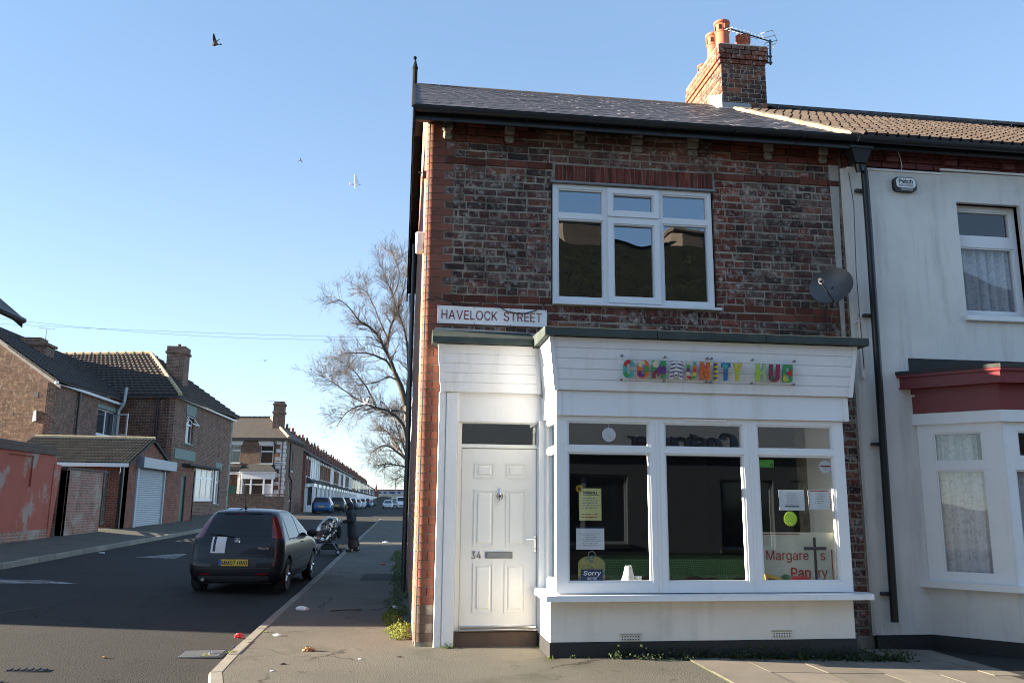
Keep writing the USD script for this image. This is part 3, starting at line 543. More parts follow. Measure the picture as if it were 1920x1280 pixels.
obj(S, 'downpipe', tube([(.10, 18.1, 6.1), (.13, 17.8, 5.6), (.13, 17.8, .15)], .05, 8), 'paint_black')
obj(S, 'soil_pipe', tube([(.115, 14.6, 6.2), (.115, 14.6, 0.1)], .035, 8), 'paint_black')
obj(S, 'side_box', bx(.09, .204, 9.98, 10.12, 4.66, 4.92, .02), 'upvc_old'); obj(S, 'side_bracket', join([bx(.14, .204, 9.95, 10.0, 5.62, 5.72, .01), tube([(.1, 9.97, 5.70), (.2, 9.97, 5.66)], .012, 6)]), 'dark_metal')
# chimney
cx0, cx1, cy0, cy1, ctop = 5.66, 6.54, 13.5, 15.25, 10.02
chim = obj(S, 'chimney', bx(cx0 + .012, cx1 - .012, cy0 + .012, cy1 - .012, 7.9, ctop), 'mortar_pale')
def cbrick(x0, x1, y0, y1, z0, z1, tone): obj(chim, 'brick', bx(x0, x1, y0, y1, z0, z1, .006), 'old_brick' if tone[0] < .2 else 'red_brick', tone=tone)
ccol = lambda: np.array([[.13, .052, .036], [.085, .042, .036], [.17, .06, .036], [.11, .06, .045]][int(rng.integers(4))]) * rng.uniform(.8, 1.2)
for r in range(15):
    z1 = ctop - r * .0935; z0 = z1 - .083
    out = .0
    if r in (0, 1): out = .05
    if r in (2,): out = .05
    if r in (3,): out = .025
    redrow = r in (2, 3)
    xx = cx0 - out - (.13 if r % 2 else 0)
    while xx < cx1 + out - .02:
        a, b = max(xx, cx0 - out), min(xx + .252, cx1 + out)
        if b - a > .03: cbrick(a, b - .008, cy0 - out, cy0 + .1, z0, z1, np.array([.14, .046, .03]) * rng.uniform(.8, 1.1) if redrow else ccol())
        xx += .26
    yy = cy0 - out + .108 - (.0 if r % 2 else .13)
    while yy < cy1 + out - .02:
        a, b = max(yy, cy0 - out + .108), min(yy + .252, cy1 + out)
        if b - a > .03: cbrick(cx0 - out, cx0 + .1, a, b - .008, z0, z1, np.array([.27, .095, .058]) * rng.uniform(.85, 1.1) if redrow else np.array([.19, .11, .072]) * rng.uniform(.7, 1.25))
        yy += .26
obj(chim, 'cap', join([bx(cx0 - .04, cx1 + .04, cy0 - .04, cy1 + .04, ctop - .002, ctop + .035, .015)]), 'cement')
def pot(x, y, z, h, r=.135):
    obj(chim, 'chimney_pot', join([lathe([(r * .98, -.1), (r * .98, 0), (r * .93, h * .62), (r * 1.0, h * .63), (r * 1.0, h * .66), (r * .93, h * .67), (r * .96, h * .9), (r * 1.12, h * .93), (r * 1.14, h * .99), (r * 1.0, h), (r * .82, h), (r * .8, h * .6)], (x, y, z), 20)] +
        [bx(x + (r + .004) * math.cos(a) - .014, x + (r + .004) * math.cos(a) + .014, y + (r + .004) * math.sin(a) - .014, y + (r + .004) * math.sin(a) + .014, z + h * .70, z + h * .86, .006) for a in np.linspace(0, 2 * math.pi, 9)[:-1]]), 'terracotta', smooth=35)
pot(5.83, 13.78, ctop + .02, .62); pot(6.28, 13.86, ctop + .02, .42, .13); pot(5.86, 14.28, ctop + .02, .66, .14); pot(5.93, 15.0, ctop + .02, .40, .13)
obj(S, 'flashing', join([slopeboard(5.635, 5.665, 13.46, RZ0 + (13.46 - RY0) * SL + .28, 14.1, RZ1 + .28, .30), bx(5.63, 6.2, 13.462, 13.49, 8.62, 8.86, .006), on_roof(bx(5.5, 6.25, 4.42, 4.64, .018, .03, .004))]), 'lead')
mat('verge_mortar', (0.20, 0.165, 0.11), 0.95, 0.25, 5, bump=0.5, bs=40)
obj(S, 'verge_fillet', join([on_roof((lambda m: (m[0] + np.random.default_rng(k).uniform(-.012, .012, m[0].shape), m[1]))(bx(5.70 + k * .012, 5.86 + k * .012, k * .5, k * .5 + .52, -.02, .065, .02))) for k in range(9)]), 'verge_mortar')
# shopfront: plain boards, tilted fascia planks
B = Wall((0, 9.0), (1, 0))
bay = obj(S, 'bay_window', join([frame(B, (1.69, 5.06, .65, 2.545), [(x0, x1, z0, z1) for (x0, x1) in ((1.815, 2.755), (2.92, 3.85), (4.01, 4.93)) for (z0, z1) in ((.758, 2.15), (2.21, 2.49))], -.075, .0, .02),
    B.box(2.825, 2.85, .65, 2.54, .0, .004), B.box(3.917, 3.942, .65, 2.54, .0, .004)]), 'upvc')
for (x0, x1) in ((1.815, 2.755), (2.92, 3.85), (4.01, 4.93)):
    for (z0, z1) in ((.758, 2.15), (2.21, 2.49)): obj(bay, 'pane', B.map(quad((x0, -.04, z0), (x1, -.04, z0), (x1, -.04, z1), (x0, -.04, z1))), 'shop_glass')
R = Wall((1.685, 9.0), (0, 1)); R.n = np.array([-1.0, 0, 0])
ret = obj(bay, 'side_frame', frame(R, (.077, .74, .65, 2.545), [(.10, .64, .758, 2.15), (.10, .64, 2.21, 2.49)], -.07, .0, .018), 'upvc')
for (z0, z1) in ((.758, 2.15), (2.21, 2.49)): obj(bay, 'pane', R.map(quad((.10, -.04, z0), (.64, -.04, z0), (.64, -.04, z1), (.10, -.04, z1))), 'shop_glass')
obj(bay, 'right_cheek', bx(5.0, 5.06, 9.08, 9.80, .65, 2.54), 'upvc')
sp = Polygon([(1.555, 8.86), (5.22, 8.86), (5.22, 9.0), (5.1, 9.06), (5.1, 9.74), (1.555, 9.74)])
v, f = extr(sp, .608, .648); v[:, 2] -= np.clip(9.0 - v[:, 1], 0, 1) * .06; obj(bay, 'sill', join([(v, f), bx(1.555, 5.22, 8.855, 8.872, .577, .632, .004), bx(1.549, 1.562, 8.86, 9.74, .577, .636, .004)]), 'upvc')
obj(bay, 'ceiling_board', bx(1.66, 5.1, 9.06, 9.8, 2.56, 2.60), 'upvc')
obj(S, 'stall_riser', join([bx(1.615, 5.055, 9.003, 9.8, -.12, .60, .012)]), 'render_cream')
obj(S, 'plinth', join([bx(1.608, 5.062, 8.992, 9.12, -.12, .156, .006), bx(1.606, 1.75, 9.1, 9.75, -.12, .150, .006)]), 'plinth_black')
for (x0, x1, z0, z1) in ((2.38, 2.60, .165, .235), (4.08, 4.30, .178, .252)):
    ab = obj(S, 'air_brick', bx(x0, x1, 8.993, 9.02, z0, z1 - .012, .004), 'render_cream')
    for i in range(7):
        for j in range(2): obj(ab, 'vent_hole', bx(x0 + .012 + i * .0295, x0 + .026 + i * .0295, 8.9905, 8.9935, z0 + .008 + j * .026, z0 + .021 + j * .026), 'ink')
    obj(ab, 'vent_lip', bx(x0 - .006, x1 + .006, 8.985, 9.01, z1 - .012, z1, .003), 'mortar_pale')
obj(S, 'frieze_board', join([bx(1.70, 5.115, 8.965, 9.0, 2.548, 2.825, .004), bx(5.065, 5.125, 8.958, 9.02, 2.546, 2.823, .004), bx(1.685, 1.745, 8.958, 9.02, 2.546, 2.823, .004), bx(1.652, 1.715, 8.99, 9.79, 2.548, 2.825, .003), bx(1.69, 5.1, 9.0, 9.8, 2.60, 2.82)]), 'cladding')
def tilted(x0b, x1b, x0t, x1t, yb, yt, zb, zt, name, n=5, m='cladding', thick=.03):
    """leaning fascia of shiplap planks: n planks, each its own part"""
    root = obj(S, name, (np.array([(x0b + .01, yb + .02, zb), (x1b - .01, yb + .02, zb), (x1t - .01, yt + .02, zt), (x0t + .01, yt + .02, zt), (x0b + .01, yb + .3, zb), (x1b - .01, yb + .3, zb), (x1t - .01, yb + .3, zt), (x0t + .01, yb + .3, zt)]), _BXF[:, :]), m)
    for k in range(n):
        a, b = k / n, (k + 1) / n; e = .0032 / (zt - zb)
        def P(t, dy): return [((1 - t) * x0b + t * x0t, (1 - t) * yb + t * yt + dy, (1 - t) * zb + t * zt), ((1 - t) * x1b + t * x1t, (1 - t) * yb + t * yt + dy, (1 - t) * zb + t * zt)]
        A, Bq = P(a + e * 2.2, .0), P(b - e, 0.0); C, D = P(a, .009), P(b, .009)
        v = np.array(C + A + Bq + D); q = np.array([[0, 1, 3, 2], [2, 3, 5, 4], [4, 5, 7, 6]]); obj(root, 'plank', (v, np.vstack([q[:, [0, 1, 2]], q[:, [0, 2, 3]]])), m)
    for (xb_, xt_, s) in ((x0b, x0t, 1), (x1b, x1t, -1)):
        v = np.array([(xb_ - .004 * s, yb - .006, zb - .004), (xb_ + .045 * s, yb - .006, zb - .004), (xt_ + .045 * s, yt - .006, zt), (xt_ - .004 * s, yt - .006, zt), (xb_ - .004 * s, yb + .04, zb - .004), (xb_ + .045 * s, yb + .04, zb - .004), (xt_ + .045 * s, yt + .04, zt), (xt_ - .004 * s, yt + .04, zt)])
        obj(root, 'corner_trim', (v, np.array([[0, 1, 2], [0, 2, 3], [0, 4, 5], [0, 5, 1], [1, 5, 6], [1, 6, 2], [3, 0, 4], [3, 4, 7]])), m)
    return root
tilted(1.66, 5.165, 1.585, 5.20, 8.93, 8.82, 2.826, 3.40, 'bay_fascia')
lf = bx(0, 1, 0, 1, 0, 1); v = np.array([(1.66, 8.935, 2.826), (1.70, 8.935, 2.826), (1.70, 9.72, 2.826), (1.66, 9.72, 2.826), (1.587, 8.828, 3.40), (1.63, 8.828, 3.40), (1.63, 9.62, 3.40), (1.587, 9.62, 3.40)]); obj(S, 'bay_fascia_return', (v, _BXF), 'cladding')
tilted(.44, 1.64, .392, 1.585, 9.70, 9.60, 2.872, 3.425, 'door_fascia')
obj(S, 'door_header', join([bx(.64, 1.66, 9.765, 9.79, 2.53, 2.872), bx(.42, 1.66, 9.79, 9.83, 2.53, 2.87)]), 'upvc')
obj(S, 'pilaster', join([bx(.425, .508, 9.73, 9.80, -.02, 2.872, .004), bx(.512, .648, 9.722, 9.80, -.02, 2.868, .004), bx(.50, .52, 9.745, 9.8, -.02, 2.86)]), 'upvc')
# felt covered copings
def coping(x0, x1, y0, y1, zf, zt, zw, m='green_felt'):
    v = np.array([(x0, y0, zf), (x1, y0, zf), (x1, y0, zt), (x0, y0, zt), (x0, y1, zf), (x1, y1, zf), (x1, y1, zw), (x0, y1, zw), (x0, y0 + .03, zt + .012), (x1, y0 + .03, zt + .012)])
    return v, _hullfaces(v + np.random.default_rng(2).normal(0, 1e-6, v.shape))
ca = [(x, x + w) for x, w in ((1.52, 1.27), (2.795, 1.27), (4.07, 1.25))]
for i, (p, q) in enumerate(ca): obj(S, 'coping', coping(p, q - .004, 8.745 + .002 * i, 9.79, 3.405, 3.492, 3.56), 'green_felt')
obj(S, 'coping', coping(.32, 1.515, 9.52, 9.79, 3.43, 3.50, 3.625), 'green_felt')
obj(S, 'coping_mortar', F.poly(Polygon([(.33, 3.6), (.36, 3.66), (.9, 3.65), (1.5, 3.63), (2.2, 3.58), (3.0, 3.60), (3.0, 3.55), (.33, 3.55)]), .0, .012), 'cement')
# door
door = obj(S, 'door', join([F.box(.712, 1.602, .20, 2.22, -.06, .0, .004)]), 'door_white', label='white six panel front door numbered 34')
for (a, b, c, d) in ((.862, 1.097, 1.874, 2.051), (1.236, 1.478, 1.874, 2.053), (.862, 1.10, 1.092, 1.737), (1.238, 1.476, 1.09, 1.738), (.863, 1.098, .36, .909), (1.228, 1.467, .358, .908)):
    w = .0; fr = [F.poly(sbox(a, c, b, d).difference(sbox(a + .014, c + .014, b - .014, d - .014)), 0.0, .008)]
    i0, i1 = .034, .05; v = np.array([(a + i0, 0, c + i0), (b - i0, 0, c + i0), (b - i0, 0, d - i0), (a + i0, 0, d - i0), (a + i1, .010, c + i1), (b - i1, .010, c + i1), (b - i1, .010, d - i1), (a + i1, .010, d - i1)])
    q = np.array([[4, 5, 6, 7], [0, 1, 5, 4], [1, 2, 6, 5], [2, 3, 7, 6], [3, 0, 4, 7]])
    obj(door, 'door_panel', join(fr + [F.map((v, np.vstack([q[:, [0, 1, 2]], q[:, [0, 2, 3]]])))]), 'door_white')
obj(door, 'letterbox', join([F.box(1.003, 1.32, .96, 1.036, 0, .012, .004)]), 'steel_dull'); obj(door, 'letter_flap', F.box(1.018, 1.306, .972, 1.024, .012, .018, .003), 'grey_plastic')
obj(door, 'number', F.text('34', .842, .957, .083, .0, .008, width=.112), 'steel_dull')
obj(door, 'knocker', join([F.map(lathe([(.0, 0), (.03, 0), (.034, .012), (.02, .02), (0, .022)], (1.16, 0, 1.67), 14, 'y')), tube([F.pt(1.16 + .034 * math.sin(t), 1.665 + .038 * math.cos(t), .03) for t in np.linspace(.5, 2 * math.pi - .5, 16)], .006, 6), tube([F.pt(1.16, 1.70, .02), F.pt(1.16, 1.765, .01)], [.009, .004], 6), tube([F.pt(1.16, 1.635, .02), F.pt(1.16, 1.598, .012)], [.008, .003], 6)]), 'chrome')
hd = obj(door, 'handle_plate', F.box(1.567, 1.598, 1.03, 1.22, 0, .012, .004), 'chrome'); obj(door, 'handle', tube([F.pt(1.585, 1.185, .01), F.pt(1.585, 1.185, .05), F.pt(1.57, 1.185, .058), F.pt(1.475, 1.182, .055)], .009, 8), 'chrome')
obj(door, 'keyhole', F.map(lathe([(0, 0), (.007, 0), (.007, .014), (0, .015)], (1.583, .0, 1.07), 8, 'y')), 'ink')
df = obj(S, 'door_frame', frame(F, (.655, 1.655, .165, 2.545), [(.708, 1.606, .2, 2.225), (.706, 1.605, 2.268, 2.515)], -.08, .012, .0), 'door_white')
obj(df, 'fanlight', F.map(quad((.706, -.03, 2.268), (1.605, -.03, 2.268), (1.605, -.03, 2.515), (.706, -.03, 2.515))), 'shop_glass')
obj(df, 'threshold', join([F.box(.70, 1.612, .165, .185, -.05, .055, .004), F.box(.712, 1.602, .19, .222, -.01, .03, .006)]), 'chrome')
obj(S, 'doorstep', join([F.box(.648, 1.61, -.1, .162, -.3, .03, .01)]), 'dirty_brown')
obj(S, 'recess_side', bx(1.612, 1.70, 9.70, 9.79, .15, 2.55), 'upvc')
obj(S, 'trickle_vent', bx(3.16, 3.66, 8.984, 9.01, 2.515, 2.54, .004), 'upvc')

# ------------------------------------------------------------------ rendered house on the right
H = thing('rendered_house', 'cream rendered terraced house with red bay roof beside the corner shop', 'house')
W = Wall((0, 9.75), (1, 0)); XR = 13.0
hp = Polygon([(5.80, .06), (XR, .06), (XR, 6.09), (7.16, 6.06), (7.16, 6.02), (5.80, 6.03)]).difference(unary_union([sbox(7.34, 4.07, 8.28, 5.64), sbox(6.62, .6, XR - 1.2, 2.75)]))
hw = obj(H, 'front_wall', W.poly(hp, -.2, 0.0), 'render_grey'); obj(H, 'corner_bead', join([extr(Polygon([(5.715, 9.80), (5.74, 9.768), (5.80, 9.75), (5.80, 9.82)]), .06, 6.03)]), 'render_grey')
obj(H, 'backing_wall', W.poly(sbox(5.76, -.15, XR, 6.4).difference(unary_union([sbox(7.34, 4.07, 8.28, 5.64), sbox(6.62, .6, XR - 1.2, 2.75)])), -.35, -.06), 'brick_far')
obj(H, 'render_bead', join([W.box(5.79, 7.16, 6.015, 6.045, -.02, .018, .004), W.box(7.14, XR, 6.075, 6.105, -.02, .02, .004)]), 'sign_white')
obj(H, 'plinth', W.box(5.74, 6.5, -.2, .07, -.1, .006, .003), 'plinth_black')
for r in range(3):
    z0 = 6.075 + r * .088; x = 5.80 + (.12 if r % 2 else 0)
    while x < 9.4: obj(hw, 'brick', bx(x, x + .244, 9.752 - r * .012, 9.85, z0, z0 + .08, .005), 'maroon_brick'); x += .252
for x in np.arange(6.42, 9.5, .86): obj(hw, 'dentil', join([bx(x - .09, x + .09, 9.68 - .012 * j, 9.8, 6.14 + j * .08, 6.215 + j * .08, .01) for j in range(2)]), 'maroon_brick')
obj(H, 'mortar_fillet', bx(5.85, XR, 9.70, 9.80, 6.335, 6.36, .01), 'mortar_pale')
rh = obj(H, 'roof', join([on_roof(bx(5.76, XR, -.02, RL, -.05, -.005)), (lambda m: (np.stack([m[0][:, 0], 28.0 - m[0][:, 1], m[0][:, 2]], 1), m[1]))(on_roof(bx(5.76, XR, 0.0, RL, -.05, .02)))]), 'roof_dark')
def pantile(x0, s0, w=.30, L=.40):
    us = np.linspace(0, w, 21); h = .055 * np.maximum(0, np.cos(((us / .15) % 1.0 - .5) * 2 * math.pi * .5 / .42)) ** .8 * (np.abs((us / .15) % 1.0 - .5) < .42)
    top = np.array([(x0 + u, s, hh + .03 - (s - s0) * .085 + .012) for s in (s0, s0 + L) for u, hh in zip(us, h)]); bot = top.copy(); bot[:21, 2] -= .028
    v = np.vstack([top, bot[:21]]); k = np.arange(20); q = np.vstack([np.stack([k, k + 1, k + 22, k + 21], 1), np.stack([k + 42, k + 43, k + 1, k], 1)])
    return on_roof((v, np.vstack([q[:, [0, 1, 2]], q[:, [0, 2, 3]]])))
pt_list = []
for r in range(16):
    for c in range(18):
        s0 = -.05 + r * .33; x0 = 5.83 + c * .30
        if x0 > XR - .3 or (s0 > 4.2 and x0 < 6.6): continue
        x0 += .012 * math.sin(r * 1.7)
        pt_list.append((pantile(x0, s0), np.array([.047, .035, .029]) * rng.uniform(.75, 1.2)))
for m, t in pt_list[:299]: obj(rh, 'tile', m, 'pantile', smooth=30, tone=None) if False else obj(rh, 'tile', m, 'pantile', tone=t)
if pt_list[299:]: obj(rh, 'tiles', join([m for m, _ in pt_list[299:]]), 'pantile', tone=np.vstack([np.tile(t, (63, 1)) for _, t in pt_list[299:]]), kind='stuff')
for k in range(15):
    x0 = 6.58 + k * .45; t = np.linspace(0, math.pi, 8); P = [(x0, 14 + .13 * math.cos(a), RZ1 + .02 + .11 * math.sin(a)) for a in t]; v = np.array(P + [(x0 + .44, y, z) for _, y, z in P]); i = np.arange(7); q = np.stack([i, i + 1, i + 9, i + 8], 1)
    obj(rh, 'ridge_tile', (v, np.vstack([q[:, [0, 1, 2]], q[:, [0, 2, 3]]])), 'roof_dark')
m = trimesh.creation.extrude_polygon(Polygon(gp), XR - 5.78, engine='earcut'); v = np.array(m.vertices); obj(H, 'gutter', (np.stack([5.78 + v[:, 2], v[:, 0], v[:, 1]], 1), np.array(m.faces)), 'paint_black', smooth=40)
obj(H, 'fascia_board', bx(5.76, XR, 9.52, 9.56, 6.22, 6.37), 'paint_black')
dp = obj(H, 'downpipe', tube([(5.90, 9.62, 6.1), (5.985, 9.66, 5.95), (5.985, 9.66, 5.2), (5.93, 9.66, .23)], .046, 12), 'paint_black', smooth=40)
obj(dp, 'hopper', join([(lambda m: (np.array([(5.87 + (x - .5) * (.30 if z > .5 else .15), 9.60 + (y - .5) * (.22 if z > .5 else .14), 6.02 + .2 * z) for x, y, z in m[0]]), m[1]))((_BXV, _BXF)), bx(5.71, 6.03, 9.48, 9.72, 6.2, 6.24, .005), tube([(5.88, 9.61, 6.03), (5.90, 9.62, 5.93)], .055, 10)]), 'paint_black')
for z in (5.70, 4.0, 2.35, .55): obj(dp, 'pipe_bracket', join([bx(5.93 + (z - .2) * .0105 - .12, 5.93 + (z - .2) * .0105 + .06, 9.69, 9.745, z - .02, z + .02, .004)]), 'dark_metal')
hwin = obj(H, 'window', frame(W, (7.34, 8.28, 4.07, 5.64), [(7.41, 8.21, 5.20, 5.57), (7.41, 8.21, 4.15, 5.05)], -.19, -.12, .02), 'upvc')
for c, d in ((5.20, 5.57), (4.15, 5.05)): obj(hwin, 'pane', W.map(quad((7.41, -.16, c), (8.21, -.16, c), (8.21, -.16, d), (7.41, -.16, d))), 'house_glass')
obj(hwin, 'sill', W.box(7.30, 8.34, 3.99, 4.066, -.2, .05, .01), 'sign_white')
def curtain(x0, x1, z0, z1, y, fold=.03, n=60, fr=7.0):
    xs = np.linspace(x0, x1, n); yy = y + fold * np.sin(xs * 2 * math.pi * fr) + fold * .5 * np.sin(xs * 2 * math.pi * fr * 1.7 + 1)
    v = np.vstack([np.stack([xs, yy, np.full(n, z0)], 1), np.stack([xs, yy, np.full(n, z1)], 1)]); k = np.arange(n - 1); q = np.stack([k, k + 1, k + n + 1, k + n], 1)
    return v, np.vstack([q[:, [0, 1, 2]], q[:, [0, 2, 3]]])
obj(hwin, 'net_curtain', curtain(7.38, 8.25, 4.1, 5.12, 9.98), 'curtain', smooth=True)
obj(H, 'upper_room', room(7.0, 8.6, 10.1, 12, 3.8, 6.0), 'room_mid')
# canted bay
bp = [(6.46, 9.75), (7.13, 9.06), (10.4, 9.06), (11.07, 9.75)]
def baypoly(o): 
    return Polygon([(6.46 - o * 1.3, 9.76), (7.13 - o * .42, 9.06 - o), (10.4 + o * .42, 9.06 - o), (11.07 + o * 1.3, 9.76)])
hb = obj(H, 'bay_apron', extr(baypoly(0.0), .06, .62), 'render_grey'); obj(H, 'bay_plinth', extr(baypoly(.006), -.25, .07), 'plinth_black')
obj(H, 'bay_sill', extr(baypoly(.09), .625, .70), 'sign_white')
obj(H, 'bay_frieze', extr(baypoly(.03), 2.60, 2.74), 'upvc'); obj(H, 'bay_fascia', extr(baypoly(.015), 2.74, 3.07), 'red_paint')
obj(H, 'bay_cornice', join([extr(baypoly(.13), 3.07, 3.20), extr(baypoly(.16), 3.20, 3.235), extr(baypoly(.145), 3.055, 3.075)]), 'red_paint')
v, f = extr(baypoly(.17), 3.235, 3.28); obj(H, 'bay_roof', (v, f), 'roof_dark')
obj(H, 'bay_lintel', join([W.box(6.445, 11.2, 2.985, 3.465, -.01, .006, .002)]), 'plinth_black'); obj(H, 'lintel_bead', W.box(6.43, 6.74, 2.962, 2.985, -.01, .03, .004), 'sign_white')
cant = Wall((6.46, 9.75), (.67, -.69)); cl = math.hypot(.67, .69); bf = Wall((7.13, 9.06), (1, 0))
for wl, u0, u1, hs in ((cant, .02, cl - .0, [(.20, .74, 2.13, 2.49), (.20, .74, .80, 2.03)]), (bf, .0, 3.27, [(.20, .95, 2.18, 2.49), (.13, 1.02, .80, 2.03), (1.2, 2.1, .8, 2.49), (2.25, 3.15, .8, 2.49)])):
    b = obj(H, 'bay_window', frame(wl, (u0, u1, .70, 2.60), hs, -.08, -.01, .02), 'upvc')
    for (a_, b_, c_, d_) in hs: obj(b, 'pane', wl.map(quad((a_, -.05, c_), (b_, -.05, c_), (b_, -.05, d_), (a_, -.05, d_))), 'house_glass')
    cz = curtain(u0 + .1, u1 - .05, .72, 2.10, 0, .02, 90, 8.0); cv = np.stack([cz[0][:, 0], cz[0][:, 1] - .12, cz[0][:, 2]], 1); obj(b, 'net_curtain', wl.map((cv, cz[1])), 'curtain', smooth=True)
    cz = curtain(u0 + .1, (u0 + .62) if wl is cant else u0 + .3, 2.0, 2.58, 0, .03, 60, 9.0); cv = np.stack([cz[0][:, 0], cz[0][:, 1] - .2, cz[0][:, 2]], 1); obj(b, 'net_curtain', wl.map((cv, cz[1])), 'curtain', smooth=True)
obj(H, 'bay_room', room(6.62, 10.8, 9.72, 13, .3, 2.72), 'room_dark')

# ------------------------------------------------------------------ left side of the street
def far_window(parent, wl, u0, u1, v0, v1, w=-.1, cols=1, transom=None, fr='upvc', glass='far_glass', t=.055, sill=None, name='window'):
    us = np.linspace(u0, u1, cols + 1); holes = []
    for a, b in zip(us[:-1], us[1:]):
        for c, d in (((v0, v1),) if transom is None else ((v0, transom), (transom, v1))): holes.append((a + t, b - t, c + t, d - t))
    win = obj(parent, name, frame(wl, (u0, u1, v0, v1), holes, w - .04, w, 0), fr)
    for a, b, c, d in holes: obj(win, 'pane', wl.map(quad((a, w - .02, c), (b, w - .02, c), (b, w - .02, d), (a, w - .02, d))), glass)
    if sill: obj(win, 'sill', wl.box(u0 - .06, u1 + .06, v0 - .11, v0 - .004, w, .05, .01), sill)
    return win
def holes_of(*r): return unary_union([sbox(a, c, b, d) for a, b, c, d in r])
L = Wall((-12, 0), (0, 1))              # faces the street
# tall corner house at the left edge: its roof corner looks in and it shades the street
K = thing('corner_house', 'dark roof corner and pale wall of a house cut by the left edge', 'house')
obj(K, 'wall', join([bx(-20, -12.0, 13.72, 25.9, 0, 6.75)]), 'sign_white')
obj(K, 'gable', join([Wall((0, 25.9), (1, 0)).poly(Polygon([(-20, 6.75), (-12, 6.75), (-16, 9.9)]), -.02, .25), Wall((0, 13.75), (1, 0)).poly(Polygon([(-20, 6.75), (-12, 6.75), (-16, 9.9)]), -.3, .0)]), 'sign_white')
def roofslab(pts, th=.12):
    v = np.array([(x, y, z) for x, y, z in pts] + [(x, y, z - th) for x, y, z in pts], float); n = len(pts)
    f = [[0, i, i + 1] for i in range(1, n - 1)] + [[n, n + i + 1, n + i] for i in range(1, n - 1)]
    for i in range(n): j = (i + 1) % n; f += [[i, n + i, n + j], [i, n + j, j]]
    return v, np.array(f)
obj(K, 'roof', join([roofslab([(-11.5, 13.6, 6.95), (-11.5, 26.15, 6.95), (-16, 26.15, 10.6), (-16, 13.6, 10.6)], .2), roofslab([(-20.5, 13.6, 6.95), (-20.5, 26.15, 6.95), (-16, 26.15, 10.6), (-16, 13.6, 10.6)], .2)]), 'roof_dark')
obj(K, 'gutter', tube([(-11.46, 13.6, 6.86), (-11.46, 26.2, 6.86)], .09, 8), 'paint_black')
obj(K, 'bargeboard', roofslab([(-11.5, 26.2, 6.95), (-11.5, 26.26, 6.95), (-16, 26.26, 10.6), (-16, 26.2, 10.6)], .3), 'black_wood')
# orange rendered yard wall
def LZ(z): return 0.24 + 0.85 * z
L2 = Wall((-10.2, 0), (0, 1))
O = thing('yard_building', 'orange rendered single storey yard building with flaking paint', 'outbuilding')
obj(O, 'wall', join([L2.poly(sbox(22.3, .70, 26.35, 2.84).difference(sbox(23.4, 1.90, 24.95, 2.75)), -.22, 0), L2.box(23.4, 24.95, 1.90, 2.75, -.22, -.05), Wall((0, 26.35), (1, 0)).box(-13.6, -10.2, .4, 2.79, -.22, 0)]), 'orange_render')
obj(O, 'base', L2.box(22.3, 26.37, .2, .715, -.22, .01), 'brick_painted'); obj(O, 'parapet', join([L2.box(22.3, 26.45, 2.84, 2.975, -.34, .05, .013), L2.box(22.3, 26.4, 2.98, 3.10, -3.4, .0, .013)]), 'dirty_brown')
obj(O, 'end_buttress', L2.poly(Polygon([(26.37, .4), (26.56, .4), (26.88, 2.58), (26.37, 2.60)]), -.19, .02), 'orange_render')
obj(O, 'back_wall', bx(-15.5, -15.2, 21.8, 30.6, .1, 7.0), 'brick_far')  # unseen wall added to block low sun streaks across the street
A2 = thing('yard_wall', 'old brick yard wall with flaking pale paint beside the gate', 'wall')
obj(A2, 'wall', join([L2.box(27.45, 30.65, .25, 2.47, -.2, 0, .01), bx(-12.8, -10.2, 27.45, 27.65, .3, 2.45)]), 'brick_painted')
for k in range(14): obj(A2, 'coping_brick', L2.box(27.42 + k * .232, 27.42 + k * .232 + .224, 2.47, 2.55 + rng.uniform(-.008, .008), -.22, .03, .012), 'dirty_brown')
gt = thing('yard_gate', 'dark metal mesh gate standing ajar between yard wall and garage', 'gate')
gw_ = Wall((-10.2, 30.7), (-.25, 1))
obj(gt, 'gate_frame', join([gw_.box(0, 1.95, .71, .76, -.02, .02), gw_.box(0, 1.95, 2.5, 2.55, -.02, .02), gw_.box(0, .05, .66, 2.58, -.02, .02), gw_.box(1.9, 1.95, .66, 2.58, -.02, .02), gw_.box(.72, .77, .75, 2.53, -.015, .015), gw_.box(0, 1.95, 1.22, 1.26, -.015, .015)]), 'dark_metal')
obj(gt, 'sheet', gw_.box(.05, .72, 1.94, 2.5, -.004, .004), 'dark_metal')
for k in range(18): obj(gt, 'slat', gw_.box(.05, 1.9, .80 + k * .064, .83 + k * .064, -.006, .006), 'dark_metal')
obj(gt, 'post', bx(-10.33, -10.2, 32.72, 32.85, .4, 2.75, .01), 'paint_black')
# garage with roller shutter
Gg = thing('brick_garage', 'small gabled brick garage with tiled roof and grey roller shutter', 'garage')
gw = Polygon([(33.15, .3), (39.1, .3), (39.1, 3.04), (36.0, 3.98), (33.15, 2.89)]).difference(sbox(34.34, .2, 38.25, 2.79))
obj(Gg, 'wall', join([L2.poly(gw, -.19, 0), bx(-14.7, -10.2, 33.15, 33.32, .3, 2.87), bx(-14.7, -10.4, 38.9, 39.1, .3, 2.96), bx(-14.75, -14.6, 33.3, 38.9, .3, 2.96)]), 'brick_new')
GY0, GZ0, GY1, GZ1 = 32.98, 2.91, 36.0, 4.03
gr_ = obj(Gg, 'roof', join([roofslab([(-10.1, GY0, GZ0), (-14.75, GY0, GZ0), (-14.75, GY1, GZ1), (-10.1, GY1, GZ1)], .09), roofslab([(-10.1, 39.27, 3.01), (-14.75, 39.27, 3.01), (-14.75, GY1, GZ1), (-10.1, GY1, GZ1)], .09)]), 'roof_dark')
sl_ = (GZ1 - GZ0) / (GY1 - GY0)
